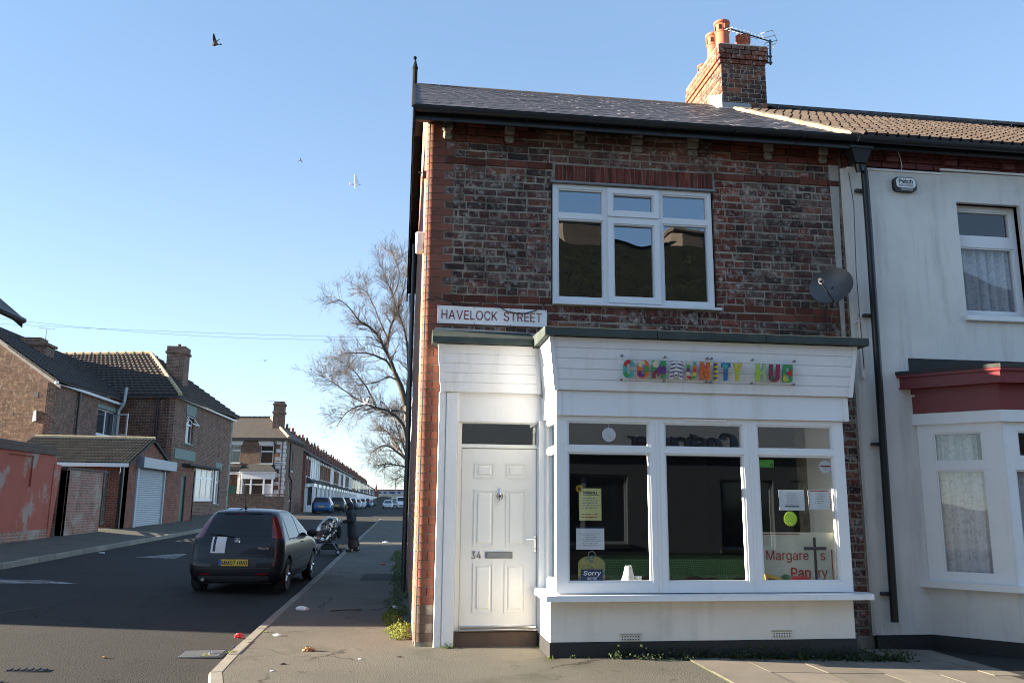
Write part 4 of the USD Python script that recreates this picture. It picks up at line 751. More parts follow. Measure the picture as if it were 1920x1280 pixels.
for r in range(9):
    for c in range(18):
        y0 = GY0 - .02 + r * .337; x0 = -10.12 - c * .26; z0 = GZ0 + .01 + (y0 - GY0) * sl_
        xs_ = np.linspace(0, .255, 9); h_ = .03 * np.sin(xs_ / .1275 * 2 * math.pi) * .5 + .035
        v = np.array([(x0 - x, y0 + d, z0 + d * sl_ + h * (1.0 if d == 0 else .35)) for d in (0, .355) for x, h in zip(xs_, h_)] + [(x0 - x, y0, z0 - .01) for x in xs_]); k = np.arange(8)
        q = np.vstack([np.stack([k, k + 1, k + 10, k + 9], 1), np.stack([k + 18, k + 19, k + 1, k], 1)])
        obj(gr_, 'tile', (v, np.vstack([q[:, [0, 1, 2]], q[:, [0, 2, 3]]])), 'pantile', tone=np.array([.034, .030, .023]) * rng.uniform(.6, 1.3))
for k in range(12): obj(gr_, 'ridge_tile', tube([(-10.1 - k * .39, GY1, GZ1 - .01), (-10.47 - k * .39, GY1, GZ1 - .01)], .11, 8), 'hip_tile')
obj(Gg, 'eaves_board', bx(-14.7, -10.12, 32.955, 32.98, 2.77, 2.91), 'sign_white')
sh = obj(Gg, 'shutter', L2.box(34.42, 38.17, .4, 2.79, -.10, -.05), 'shutter_dark')
for k in range(30):
    t_ = lathe([(0, 0), (.037, 0), (.037, 3.74), (0, 3.74)], (0, 0, 0), 8); obj(sh, 'shutter_slat', L2.map((np.stack([t_[0][:, 2] + 34.43, t_[0][:, 0] * .6 - .047, t_[0][:, 1] + .50 + k * .075], 1), t_[1])), 'shutter')
obj(Gg, 'shutter_guide', L2.box(34.25, 34.42, .4, 2.83, -.09, .07, .01), 'shutter'); obj(Gg, 'shutter_guide', L2.box(38.17, 38.3, .4, 2.83, -.09, .035, .01), 'shutter'); obj(Gg, 'shutter_box', L2.box(34.17, 39.1, 2.81, 3.21, -.09, .27, .01), 'shutter'); obj(Gg, 'box_end', L2.box(34.14, 34.17, 2.79, 3.23, -.09, .29), 'shutter_dark')
Y2 = thing('brick_annexe', 'low red brick annexe with a narrow dark green door', 'outbuilding')
obj(Y2, 'wall', join([L2.poly(sbox(39.14, .3, 43.7, 2.96).difference(sbox(41.15, .4, 42.1, 2.75)), -.19, -.01), L2.box(39.14, 43.7, 2.96, 3.02, -.26, .02), bx(-12.0, -10.21, 43.5, 43.7, .3, 2.96)]), 'brick_new'); obj(Y2, 'door', L2.box(41.15, 42.1, .5, 2.75, -.13, -.09), 'door_green'); obj(Y2, 'door_frame', frame(L2, (41.15, 42.1, .48, 2.75), [(41.21, 42.04, .5, 2.69)], -.09, -.02, 0), 'dark_metal')
# hipped brick house
N = thing('hipped_house', 'sooty brick end house with hipped tile roof behind the garage', 'house')
LN = Wall((-12.05, 46.0), (.38, 13.6)); nl = 13.7
wins = [(2.4, 3.9, 4.70, 6.25), (9.8, 11.1, 1.35, 3.45), (4.7, 8.6, 1.6, 3.35)]
obj(N, 'street_wall', LN.poly(sbox(0, .2, nl, 7.02).difference(holes_of(*wins)), -.3, 0), 'brick_house')
FN = Wall((-12.05, 46.0), (-1, .2)); FN.n = np.array([-.196, -.981, 0])
obj(N, 'rear_side_wall', join([(lambda w: w.poly(sbox(0.02, .2, 9, 7.02), -.3, 0))(FN)]), 'brick_house')
obj(N, 'far_wall', Wall((-11.7, 59.6), (-1, 0)).box(0, 9, .2, 7.1, -.0, .3), 'brick_house')
nw = far_window(N, LN, 2.4, 3.9, 4.70, 6.25, -.12, 1, 5.75, sill='green_stone'); obj(nw, 'open_light', (lambda m: m)(LN.map((lambda t: (np.stack([t[0][:, 0], t[0][:, 1] + (6.22 - t[0][:, 2]) * .8, t[0][:, 2]], 1), t[1]))(join([bx(2.42, 3.88, -.06, -.03, 5.74, 5.8), bx(2.42, 3.88, -.06, -.03, 6.16, 6.22), bx(2.42, 2.5, -.06, -.03, 5.74, 6.22), bx(3.8, 3.88, -.06, -.03, 5.74, 6.22)])))), 'upvc')
far_window(N, LN, 9.8, 11.1, 1.35, 3.45, -.1, 1, 2.7, sill='green_stone', glass='far_glass_pale')
obj(N, 'lintel', join([LN.poly(Polygon([(2.3, 6.25), (4.0, 6.25), (4.25, 6.85), (2.05, 6.85)]), -.05, .03)]), 'green_stone'); obj(N, 'lintel', LN.poly(Polygon([(9.7, 3.46), (11.2, 3.46), (11.4, 3.95), (9.5, 3.95)]), -.05, .03), 'green_stone')
bw = far_window(N, LN, 4.7, 8.6, 1.6, 3.35, .12, 3, 2.85, glass='far_glass_pale', sill='upvc'); obj(bw, 'bay_hood', LN.box(2.2, 9.2, 3.42, 3.56, -.05, .45, .03), 'roof_dark'); obj(bw, 'hood_board', LN.box(.6, 4.6, 3.75, 4.30, -.02, .04, .01), 'green_stone'); obj(bw, 'bay_cheek', join([LN.box(4.6, 4.72, 1.5, 3.42, -.05, .16), LN.box(8.58, 8.7, 1.5, 3.42, -.05, .16)]), 'upvc')
for k in range(18): obj(N, 'quoin_block', LN.box(nl - (.55 if k % 2 else .36), nl + .012, .4 + k * .36, .4 + k * .36 + .34, -.05, .012, .01), 'green_stone')
ap = (-15.25, 51.9, 10.25); e1, e2 = (-11.75, 45.7, 7.05), (-11.3, 59.9, 7.25); e0 = (-20.5, 47.4, 7.05); ri = (-21.5, 53.1, 10.2)
nr = obj(N, 'roof', join([roofslab([e1, ap, ri, e0]), roofslab([e1, e2, ap]), roofslab([e2, (-22, 60.2, 7.2), ri, ap])]), 'roof_dark')
def far_tiles(parent, a, b, c, d, rows, cols, m, tone):
    """rows of rolled tiles on a roof facet a-b (eave) to d-c (ridge), one thin strip per tile row and column, joined"""
    a, b, c, d = map(np.array, (a, b, c, d)); out = []
    n = np.cross(b - a, d - a); n = n / np.linalg.norm(n); n = n if n[2] > 0 else -n
    for r in range(rows):
        t0, t1 = r / rows, min(1.0, (r + 1.06) / rows); k = cols
        s = np.linspace(0, 1, k * 2 + 1); hgt = .055 * (np.arange(k * 2 + 1) % 2) + .03
        lo = (a + (d - a) * t0)[None] + s[:, None] * ((b + (c - b) * t0) - (a + (d - a) * t0)); hi = (a + (d - a) * t1)[None] + s[:, None] * ((b + (c - b) * t1) - (a + (d - a) * t1))
        v = np.vstack([lo + n * (hgt + .03)[:, None], hi + n * (hgt * .4)[:, None], lo]); i = np.arange(len(s) - 1); K_ = len(s)
        q = np.vstack([np.stack([i, i + 1, i + 1 + K_, i + K_], 1), np.stack([i + 2 * K_, i + 1 + 2 * K_, i + 1, i], 1)]); out.append((v, np.vstack([q[:, [0, 1, 2]], q[:, [0, 2, 3]]])))
    j = join(out); obj(parent, 'tiles', j, m, tone=np.array(tone), kind='stuff')
far_tiles(nr, e0, e1, ap, ri, 16, 26, 'pantile', (.052, .040, .034)); far_tiles(nr, e1, e2, ap, ap, 16, 38, 'pantile', (.06, .05, .045))
def hiptube(parent, p, q, m='hip_tile', r=.12):
    p, q = np.array(p), np.array(q); L_ = np.linalg.norm(q - p); k = max(2, int(L_ / .5))
    for i in range(k): a_, b_ = p + (q - p) * i / k, p + (q - p) * (i + .97) / k; obj(parent, 'hip_tile', tube([a_ + [0, 0, .04], b_ + [0, 0, .03]], [r, r * .85], 7), m)
hiptube(nr, e1, ap); hiptube(nr, ap, ri)
obj(N, 'gutter', join([LN.box(-.1, nl + .2, 6.92, 7.05, .0, .2, .03), FN.box(-.2, 8.5, 6.92, 7.05, .0, .2, .03)]), 'upvc'); obj(N, 'downpipe', tube([FN.pt(.9, 6.95, .1), FN.pt(.9, .4, .1)], .06, 8), 'paint_black')
nc = obj(N, 'chimney', join([bx(-13.72, -12.72, 49.7, 50.9, 7.6, 9.95), bx(-13.80, -12.64, 49.62, 50.98, 9.95, 10.08), bx(-13.74, -12.7, 49.68, 50.92, 10.08, 10.38)]), 'brick_house')
nc_path = nc; obj(nc, 'chimney_pot', lathe([(.1, 0), (.1, .2), (.0, .2)], (-13.2, 50.2, 10.38), 10), 'dirty_brown'); obj(nc, 'chimney_pot', lathe([(.09, 0), (.09, .14), (.0, .14)], (-13.0, 50.5, 10.38), 10), 'dirty_brown')
# rear wing with lit gable
Wg = thing('rear_wing', 'brick rear wing with sunlit gable left of the hipped house', 'house')
LW = Wall((-14.9, 37.7), (.0, 1)); 
obj(Wg, 'street_wall', LW.poly(sbox(0, .2, 8.6, 6.5).difference(sbox(5.4, 4.75, 8.0, 6.0)), -.3, 0), 'brick_house'); obj(Wg, 'patch', LW.box(5.2, 8.2, 3.0, 4.62, -.02, .012), 'brick_new')
wv = far_window(Wg, LW, 5.4, 8.0, 4.75, 6.0, -.08, 2, None, sill='upvc'); obj(wv, 'lintel', LW.box(5.2, 8.2, 6.01, 6.2, -.05, .03), 'green_stone'); obj(wv, 'open_sash', (lambda w: frame(w, (0, 1.0, 4.8, 5.95), [(.09, .91, 4.9, 5.86)], -.02, .02, 0))(Wall(LW.pt(8.0, 0, -.04)[:2], (.9, -.6))), 'upvc')
GW = Wall((-14.9, 37.7), (-1, .21)); GW.n = np.array([-.2055, -.9787, 0])
obj(Wg, 'gable_wall', GW.poly(Polygon([(0, .2), (9, .2), (9, 6.5), (4.5, 9.4), (0, 6.42)]).difference(sbox(2.55, 3.5, 3.9, 5.0)), -.3, 0), 'brick_gable')
far_window(Wg, GW, 2.55, 3.9, 3.5, 5.0, -.1, 1, 4.3, sill='green_stone')
obj(Wg, 'verge', join([GW.poly(Polygon([(-.25, 6.25), (-.25, 6.42), (4.5, 9.56), (4.5, 9.38)]), -.02, .05)]), 'cement')
obj(Wg, 'wall_slot', join([GW.box(.72, .9, 5.85, 6.1, -.02, .005), GW.box(1.75, 1.85, 5.1, 5.22, -.02, .005)]), 'ink'); obj(Wg, 'wall_sign', GW.poly(Polygon([(.66, 4.85), (.82, 4.8), (.80, 5.25), (.70, 5.3)]), .0, .05), 'sign_white')
obj(Wg, 'eaves_strip', GW.box(0, 5, 3.62, 3.74, -.02, .04), 'mortar_pale')
wr = obj(Wg, 'roof', join([roofslab([(-14.7, 37.6, 6.55), (-14.7, 47.2, 6.85), (-19.3, 52.5, 9.7), (-19.4, 38.6, 9.62)]), roofslab([(-24, 39.6, 6.5), (-24, 52.5, 6.5), (-19.3, 52.5, 9.7), (-19.4, 38.6, 9.62)])]), 'roof_dark')
far_tiles(wr, (-14.7, 37.6, 6.56), (-14.7, 47.2, 6.86), (-19.3, 52.5, 9.7), (-19.4, 38.6, 9.62), 15, 30, 'pantile', (.045, .04, .04))
obj(Wg, 'gutter', LW.box(-.1, 8.6, 6.42, 6.55, .0, .2, .03), 'upvc'); obj(Wg, 'downpipe', tube([LW.pt(2.6, 6.5, .1), LW.pt(2.6, .4, .1)], .055, 8), 'paint_black')
obj(Wg, 'vent_pipe', tube([(-14.75, 45.6, 2.2), (-14.75, 45.6, 6.1), (-14.5, 45.55, 6.55), (-14.45, 45.55, 7.35)], .085, 8), 'shutter')
wc = obj(Wg, 'chimney', join([bx(-18.75, -17.2, 42, 43, 7.5, 8.85), bx(-18.85, -17.1, 41.92, 43.08, 8.85, 8.97), bx(-18.6, -17.5, 42.1, 42.9, 8.97, 9.25)]), 'brick_house'); obj(wc, 'flashing', bx(-18.1, -17.6, 41.95, 42.0, 7.75, 8.4), 'cement')
def aerial(x, y, z, s, label, mast=1.2, a=20.0):
    t = thing('tv_aerial', label, 'aerial', (x, y, z), a)
    lo = np.array([x, y, z])
    obj(t, 'mast', (lambda m: (m[0] + lo, m[1]))(tube([(0, 0, 0), (0, 0, mast * s)], .02 * s, 6)), 'dark_metal')
    obj(t, 'boom', (lambda m: (m[0] + lo, m[1]))(tube([(-.55 * s, 0, mast * s * .97), (.5 * s, 0, mast * s * .97)], .014 * s, 6)), 'dark_metal')
    for k in range(8): obj(t, 'element', (lambda m: (m[0] + lo, m[1]))(tube([(-.5 * s + k * .12 * s, -.16 * s, mast * s * .97), (-.5 * s + k * .12 * s, .16 * s, mast * s * .97)], .008 * s, 5)), 'galv')
    return t
aerial(-17.4, 42.3, 9.0, .7, 'small television aerial on the left house chimney', 1.1, 30)
# end house across the side street with painted quoins
Q = thing('quoined_house', 'brick end house with white painted quoins and bay window', 'house')
QY = 74.0; FQ = Wall((-9.95, QY), (-1, .16)); FQ.n = np.array([-.158, -.987, 0]); QX = -9.95
qw = [(1.05, 2.15, 4.68, 6.22), (3.9, 4.65, 4.75, 6.25), (3.95, 4.75, .7, 3.7)]
obj(Q, 'front_wall', FQ.poly(sbox(0, .3, 9, 6.75).difference(holes_of(*qw)), -.3, 0), 'brick_house')
SQ = Wall((-9.95, QY), (.05, 1)); sqw = [(3.2, 4.0, 4.2, 6.0), (2.6, 3.3, 1.6, 3.2)]
obj(Q, 'street_wall', SQ.poly(sbox(0, .3, 9.5, 6.75).difference(holes_of(*sqw)), -.3, -.0), 'brick_house'); obj(Q, 'far_wall', bx(-19, -9.8, 83.2, 83.5, .3, 6.7), 'brick_house')
for r in qw[:2]: far_window(Q, FQ, *r, -.1, 1, r[2] + 1.05, sill='white_stone')
for r in sqw: far_window(Q, SQ, *r, -.1, 1, None, sill='white_stone')
obj(Q, 'front_door', FQ.box(3.95, 4.75, .6, 2.8, -.2, -.12), 'door_green'); obj(Q, 'door_surround', join([FQ.box(3.72, 3.95, .5, 3.75, -.1, .1), FQ.box(4.75, 5.0, .5, 3.75, -.1, .1), FQ.box(3.6, 5.1, 3.72, 4.0, -.05, .25, .03)]), 'white_stone')
for u, w_, z in ((1.6, .85, 6.23), (4.28, .65, 6.26)): obj(Q, 'lintel', FQ.poly(Polygon([(u - w_ * .75, z), (u + w_ * .75, z), (u + w_ * .98, z + .4), (u - w_ * .98, z + .4)]), -.05, .03), 'white_stone')
for k in range(16): obj(Q, 'quoin_block', join([FQ.box(-.03, (.78 if k % 2 else .42), 1.1 + k * .348, 1.1 + k * .348 + .31, -.05, .02, .01), SQ.box(-.02, (.3 if k % 2 else .6), 1.1 + k * .348, 1.1 + k * .348 + .31, -.05, .02, .01)]), 'white_stone')
qb = obj(Q, 'bay_window', FQ.poly(sbox(.7, .4, 3.5, 1.6), -.1, .55), 'brick_house')
obj(qb, 'bay_frame', join([FQ.box(.72, 3.48, 3.35, 3.85, -.1, .58, .02), FQ.box(.6, 3.6, 3.85, 4.0, -.1, .68, .02)] + [FQ.box(u, u + .14, 1.6, 3.36, .42, .56) for u in (.72, 1.45, 2.55, 3.34)] + [FQ.box(.72, 3.48, 1.58, 1.75, .4, .57), FQ.box(.72, 3.48, 2.85, 2.93, .44, .55)]), 'upvc')
obj(qb, 'bay_glass', FQ.box(.78, 3.42, 1.75, 3.36, .0, .46), 'far_glass'); obj(qb, 'net_curtain', FQ.box(.86, 1.45, 1.75, 2.85, .462, .47), 'curtain')
obj(qb, 'bay_roof', FQ.map((lambda m: (np.stack([m[0][:, 0] * 1.0, m[0][:, 1], m[0][:, 2]], 1), m[1]))((np.array([(.5, .72, 4.0), (3.7, .72, 4.0), (3.7, 0, 4.0), (.5, 0, 4.0), (1.2, .1, 4.65), (3.0, .1, 4.65), (3.0, 0, 4.65), (1.2, 0, 4.65)]), _BXF))), 'roof_dark')
obj(Q, 'porch_roof', FQ.box(3.5, 5.6, 4.02, 4.5, -.05, .5, .1), 'roof_dark'); obj(Q, 'side_panel', FQ.box(.5, 1.1, .9, 2.3, .0, .1), 'white_stone')
qa = (-12.0, 78.5, 9.05); q1, q2, q0, qi = (-9.65, QY - .25, 6.9), (-9.15, 83.6, 6.9), (-19.2, QY + 1.3, 6.9), (-19.5, 79.5, 9.0)
qr_ = obj(Q, 'roof', join([roofslab([q1, qa, qi, q0]), roofslab([q1, q2, qa]), roofslab([q2, (-19.5, 84, 6.9), qi, qa])]), 'roof_brown'); hiptube(qr_, q1, qa); hiptube(qr_, qa, qi, 'roof_brown')
obj(Q, 'gutter', join([FQ.box(-.15, 9, 6.62, 6.86, .0, .2, .03), SQ.box(-.15, 9.5, 6.7, 6.86, .0, .2, .03)]), 'paint_black'); obj(Q, 'downpipe', tube([FQ.pt(.95, 6.6, .08), FQ.pt(.95, .6, .08)], .06, 8), 'paint_black'); obj(Q, 'downpipe', tube([SQ.pt(2.2, 6.6, .08), SQ.pt(2.2, 3.7, .08), SQ.pt(3.6, 3.3, .08), SQ.pt(3.6, .6, .08)], .06, 8), 'paint_black')
qc = obj(Q, 'chimney', join([bx(-11.45, -10.5, 76.0, 76.9, 7.3, 9.95), bx(-11.53, -10.42, 75.92, 76.98, 9.2, 9.4), bx(-11.53, -10.42, 75.92, 76.98, 9.95, 10.1), bx(-11.4, -10.55, 76.05, 76.85, 10.1, 10.3)]), 'brick_house')
aerial(-11.45, 76.2, 9.6, 1.2, 'television aerial on the tall chimney of the quoined house', .6, 190)
sg = thing('street_sign', 'small white street name plate on the quoined house', 'street sign'); obj(sg, 'plate', FQ.box(.08 + .0, 1.0, 4.58, 4.84, .02, .05, .01), 'sign_white'); FQr = Wall(FQ.pt(1.0, 0)[:2], (1, -.16)); obj(sg, 'lettering', FQr.text('OXFORD ROAD', .07, 4.65, .12, .055, .006, True, .80), 'ink')
yw = thing('garden_wall', 'low ochre brick garden wall with dark end section before the quoined house', 'garden wall')
for nm, x0, x1, mt in (('wall', -14.0, -11.0, 'brick_gable'), ('wall', -10.98, -9.4, 'brick_house')): obj(yw, nm, bx(x0, x1, 71.0, 71.25, .3, 2.0 if x1 < -10 else 1.92), mt)
obj(yw, 'coping', bx(-14.05, -9.35, 70.95, 71.3, 2.005, 2.08, .02), 'dirty_brown'); obj(yw, 'return_wall', bx(-9.62, -9.4, 71.25, 73.9, .3, 1.9), 'brick_house')
rl = thing('iron_gate', 'black iron garden gate left of the ochre garden wall', 'gate')
for k in range(9): obj(rl, 'railing', tube([(-15.1 + k * .12, 71.1, .4), (-15.1 + k * .12, 71.1, 1.9 + .1 * math.sin(k * .4))], .018, 5), 'paint_black')
obj(rl, 'rail', join([bx(-15.15, -14.05, 71.07, 71.13, .6, .66), bx(-15.15, -14.05, 71.07, 71.13, 1.6, 1.66)]), 'paint_black')

# ------------------------------------------------------------------ far terrace
TW = 5.1; TX = -9.35
COLS = [('brick_far', 'maroon brick'), ('sign_white', 'white rendered'), ('render_cream', 'cream rendered'), ('brick_house', 'dark brick'), ('brick_new', 'red brick'), ('render_grey', 'grey rendered'), ('brick_gable', 'pale brick')]
order = [0, 1, 2, 3, 4, 4, 1, 6, 3, 2, 6, 1, 3, 6, 5, 2, 3, 6, 3, 1]
ordn = ['first', 'second', 'third', 'fourth', 'fifth', 'sixth', 'seventh', 'eighth', 'ninth', 'tenth', 'eleventh', 'twelfth', 'thirteenth', 'fourteenth', 'fifteenth', 'sixteenth']
for i in range(46):
    y0 = 84.6 + i * TW + (0 if i < 34 else 6.0); zb = float(g_y(y0)); top = 6.05 + (0.0 if i < 34 else -.3) + zb * .3; mt, word = COLS[order[i % 20]]; far = i >= 16
    T = thing('terraced_house', f'{word} terraced house, {ordn[i]} in the far row from the quoined house' if not far else 'one of the far terraced houses merging at the end of the row', 'house', (TX, y0, zb), group='houses of the far terrace' if not far else 'last houses of the far terrace')
    TL = Wall((TX + .004 * i, y0), (.0, 1)); v0 = zb
    up = [(.75, 1.75, 4.0, 5.7), (3.1, 4.1, 4.0, 5.7)]
    if not far:
        obj(T, 'wall', join([TL.poly(sbox(.01, v0, TW - .01, top).difference(holes_of(*up)), -.3, 0), bx(TX - 8, TX - .02, y0 + .02, y0 + .25, v0, top + .1)]), mt)
        for r in up: far_window(T, TL, *r, -.1, 1, r[2] + 1.0, sill='white_stone')
        for r in up: obj(T, 'lintel', TL.box(r[0] - .2, r[1] + .2, r[3] + .005, r[3] + .3, -.05, .025), 'white_stone')
        b = obj(T, 'bay_window', join([TL.box(2.3, 4.8, v0, v0 + .75, 0, .7), TL.box(2.25, 4.85, v0 + 2.6, v0 + 2.95, 0, .75)] + [TL.box(u, u + .13, v0 + .75, v0 + 2.6, .55, .69) for u in (2.3, 3.1, 3.9, 4.67)] + [TL.box(2.3, 2.42, v0 + .75, v0 + 2.6, 0, .12)]), 'upvc')
        obj(b, 'pane', TL.box(2.36, 4.74, v0 + .75, v0 + 2.6, .02, .6), 'far_glass_pale' if i % 3 else 'far_glass')
        obj(b, 'bay_roof', (lambda m: TL.map((np.array([(2.15, .85, v0 + 2.95), (4.95, .85, v0 + 2.95), (4.95, 0, v0 + 2.95), (2.15, 0, v0 + 2.95), (2.3, .05, v0 + 3.5), (4.8, .05, v0 + 3.5), (4.8, 0, v0 + 3.5), (2.3, 0, v0 + 3.5)]), _BXF)))(0), 'roof_dark')
        obj(T, 'door', TL.box(.75, 1.7, v0, v0 + 2.1, .002, .04), ['door_green', 'red_paint', 'sign_white', 'navy'][i % 4]); obj(T, 'door_surround', join([TL.box(.55, .75, v0, v0 + 2.7, 0, .12), TL.box(1.7, 1.9, v0, v0 + 2.7, 0, .12), TL.box(.45, 2.0, v0 + 2.55, v0 + 2.85, 0, .3, .02)]), 'white_stone')
        obj(T, 'gutter', TL.box(.02, TW - .02, top - .02, top + .1, .02, .2), 'paint_black')
    else:
        obj(T, 'wall', join([TL.box(.01, TW - .01, v0, top, -.3, 0)]), mt)
        far_w = obj(T, 'window', join([TL.box(r[0], r[1], r[2], r[3], .002, .03) for r in up]), 'far_glass'); obj(T, 'bay_window', join([TL.box(2.3, 4.8, v0, v0 + 2.95, 0, .7)]), 'upvc'); obj(T, 'bay_roof', TL.box(2.15, 4.95, v0 + 2.95, v0 + 3.4, 0, .6), 'roof_dark')
    rf = obj(T, 'roof', join([roofslab([(TX + .3, y0 + .01, top + .05), (TX + .3, y0 + TW - .01, top + .05), (TX - 4.2, y0 + TW - .01, top + 2.55), (TX - 4.2, y0 + .01, top + 2.55)]), roofslab([(TX - 8.6, y0 + .01, top + .05), (TX - 8.6, y0 + TW - .01, top + .05), (TX - 4.2, y0 + TW - .01, top + 2.55), (TX - 4.2, y0 + .01, top + 2.55)])]), 'roof_dark' if i < 34 else 'terracotta')
    if i == 0: obj(T, 'side_wall', Wall((0, y0 + .02), (1, 0)).poly(Polygon([(TX - 8, v0), (TX, v0), (TX, top), (TX - 4.2, top + 2.4), (TX - 8, top)]), -.2, 0), 'brick_far')
    ch = obj(T, 'chimney', join([bx(TX - 4.9, TX - 3.1, y0 + TW - .45, y0 + TW + .44, top + 1.4, top + 3.05), bx(TX - 4.97, TX - 3.03, y0 + TW - .5, y0 + TW + .49, top + 3.05, top + 3.22)]), 'brick_far')
    for k in range(4 if i % 3 else 3): obj(ch, 'chimney_pot', lathe([(.14, 0), (.12, .5), (.15, .52), (.15, .58), (0, .58)], (TX - 4.6 + k * .42, y0 + TW, top + 3.2), 8), 'dirty_brown' if i % 2 else 'terracotta')
EH = thing('end_house', 'dark end house with a pointed finial closing the far terrace', 'house'); ey = 84.6 + 46 * TW + 8
obj(EH, 'wall', bx(TX - 3, TX + 1.2, ey, ey + 8, 0, 5.4), 'brick_far'); obj(EH, 'roof', roofslab([(TX + 1.5, ey - .2, 5.4), (TX + 1.5, ey + 8, 5.4), (TX - 3, ey + 8, 7.6), (TX - 3, ey - .2, 7.6)]), 'roof_dark'); obj(EH, 'finial', tube([(TX + .3, ey, 5.5), (TX + .3, ey, 8.4)], [.6, .05], 6), 'brick_far')
FBd = thing('far_building', 'long low pale building with blue windows closing the street', 'building')
obj(FBd, 'wall', join([bx(-9.5, 6.5, 350, 360, .1, 4.2)]), 'mortar_pale'); obj(FBd, 'upper_wall', bx(-9.6, 6.6, 349.8, 360, 4.2, 5.9), 'far_cladding' if False else 'shutter'); obj(FBd, 'roof', bx(-9.8, 6.8, 349.5, 360.3, 5.9, 6.25), 'red_paint')
for x, w_ in ((-8.8, 1.3), (-6.6, 1.2), (-4.2, 2.4), (-.9, 1.2), (4.4, 1.4)): obj(FBd, 'window', bx(x, x + w_, 349.7, 349.8, 4.6, 5.4), 'navy')
xs = np.linspace(-14, 16, 40); ysb = np.linspace(215, 262, 24)
obj(None, 'grass_bank', grid_sheet(xs, ysb, lambda x, y: -.05 + 2.7 * np.exp(-((y - 238) / 13) ** 2) * np.clip((x + 13) / 8, 0, 1) * (.8 + .35 * meshkit.noise(np.stack([x * .25, y * .1, 0 * x], -1)))), 'bank_grass', smooth=True, label='grassy earth bank at the far end of the street', kind='structure')
fs = thing('notice_board', 'white framed notice board on a pole at the street end', 'sign board'); obj(fs, 'post', tube([(-.9, 176, .1), (-.9, 176, 7.8)], .09, 6), 'galv'); obj(fs, 'board_frame', frame(Wall((-1.6, 175.8), (1, 0)), (0, 1.5, .9, 2.3), [(.18, 1.32, 1.1, 2.15)], -.05, .02, 0), 'sign_white'); obj(fs, 'board', bx(-1.42, -.28, 175.8, 175.83, 1.1, 2.15), 'green_stone')

# ------------------------------------------------------------------ street lamp, pole, wires
pl = thing('utility_pole', 'grey street pole with side lamp and spiked climbing guard beside the gable', 'lamp post')
px, py, pz = .42, 55.0, float(z_pav(.4, 55))
obj(pl, 'pole', tube([(px, py, pz), (px, py, 3.6), (px - .02, py, 9.5)], [.13, .12, .09], 10), 'pole_grey', smooth=40)
obj(pl, 'lamp_arm', tube([(px, py, 7.25), (px - .5, py, 7.42), (px - .75, py, 7.45)], .03, 6), 'dark_metal'); obj(pl, 'lamp_head', (lambda m: m)(bx(px - 1.22, px - .62, py - .12, py + .12, 7.38, 7.52, .05)), 'dark_metal')
gd = obj(pl, 'climbing_guard', join([tube([(px + .28 * math.cos(t), py + .28 * math.sin(t), z) for t in np.linspace(0, 2 * math.pi, 13)], .018, 5) for z in (6.85, 7.15, 7.45, 7.7)]), 'dark_metal')
for t in np.linspace(0, 2 * math.pi, 13)[:-1]: obj(gd, 'spike', tube([(px + .28 * math.cos(t), py + .28 * math.sin(t), 6.8), (px + .28 * math.cos(t), py + .28 * math.sin(t), 7.78)], .014, 4), 'dark_metal')
obj(pl, 'service_mast', tube([(px + .25, py + .3, pz), (px + .25, py + .3, 8.4)], .08, 8), 'galv')
for k in range(14): obj(pl, 'step_rung', tube([(px + .12, py + .3, 7.9 + k * .18), (px + .38, py + .3, 7.9 + k * .18)], .02, 4), 'pole_grey')
obj(pl, 'step_rail', join([tube([(px + .12, py + .3, 7.6), (px + .12, py + .3, 10.4)], .02, 4), tube([(px + .38, py + .3, 7.6), (px + .38, py + .3, 10.4)], .02, 4)]), 'pole_grey')
for lab, p, q, sag in (('upper of two thin overhead wires crossing the sky', (-27, 56, 13.05), (px, py, 12.3), .55), ('lower of two thin overhead wires crossing the sky', (-27, 56, 12.6), (px, py, 12.35), .12)):
    s = np.linspace(0, 1, 30); P = np.array(p)[None] + s[:, None] * (np.array(q) - np.array(p)); P[:, 2] -= 4 * sag * s * (1 - s)
    obj(None, 'overhead_wire', tube(P, .008, 5), 'cable_black', label=lab, cat='wire')

# ------------------------------------------------------------------ trees
def px_at(x, y, Y):
    d = np.array([x - 960.0, 640.0 - y, 1550.0]); w = np.array(CAM_RIGHT) * d[0] + np.array(CAM_UP) * d[1] + np.array(CAM_FWD) * d[2]
    return np.array(EYE) + w * (Y / w[1])
def grow(r_, p, d, L_, rad, depth, out):
    """one branch with side shoots; out collects (points, radii)"""
    n_ = max(3, int(L_ / .45)); pts = [np.array(p)]; dd = np.array(d, float)
    for i in range(n_):
        dd = dd + r_.normal(0, .16, 3) + np.array([0, 0, .03 if depth else -.02]); dd /= np.linalg.norm(dd); pts.append(pts[-1] + dd * L_ / n_)
    pts = np.array(pts); rs = np.linspace(rad, max(rad * .4, .0065), len(pts)); out[min(depth, 2)].append((pts, rs))
    if depth <= 0: return
    k = int(r_.integers(4, 7)) if depth > 1 else int(r_.integers(3, 6))
    for i in range(k):
        t = r_.uniform(.2, 1.0); j = min(len(pts) - 2, int(t * (len(pts) - 1))); b = pts[j] + (pts[j + 1] - pts[j]) * r_.random(); bd_ = pts[j + 1] - pts[j]; bd_ /= np.linalg.norm(bd_)
        s_ = r_.normal(0, 1, 3); s_ -= bd_ * (s_ @ bd_); s_ /= np.linalg.norm(s_); nd = bd_ * .75 + s_ * .65 + np.array([0, 0, .12]); nd /= np.linalg.norm(nd)
        grow(r_, b, nd, L_ * r_.uniform(.38, .65), max(rs[j] * .5, .006), depth - 1, out)
mat('bark', (0.052, 0.042, 0.034), 0.9, 0.3, 2.0, bump=0.5, bs=12, bd=0.02); mat('bark_twig', (0.115, 0.085, 0.068), 0.9, 0.25, 2.0)
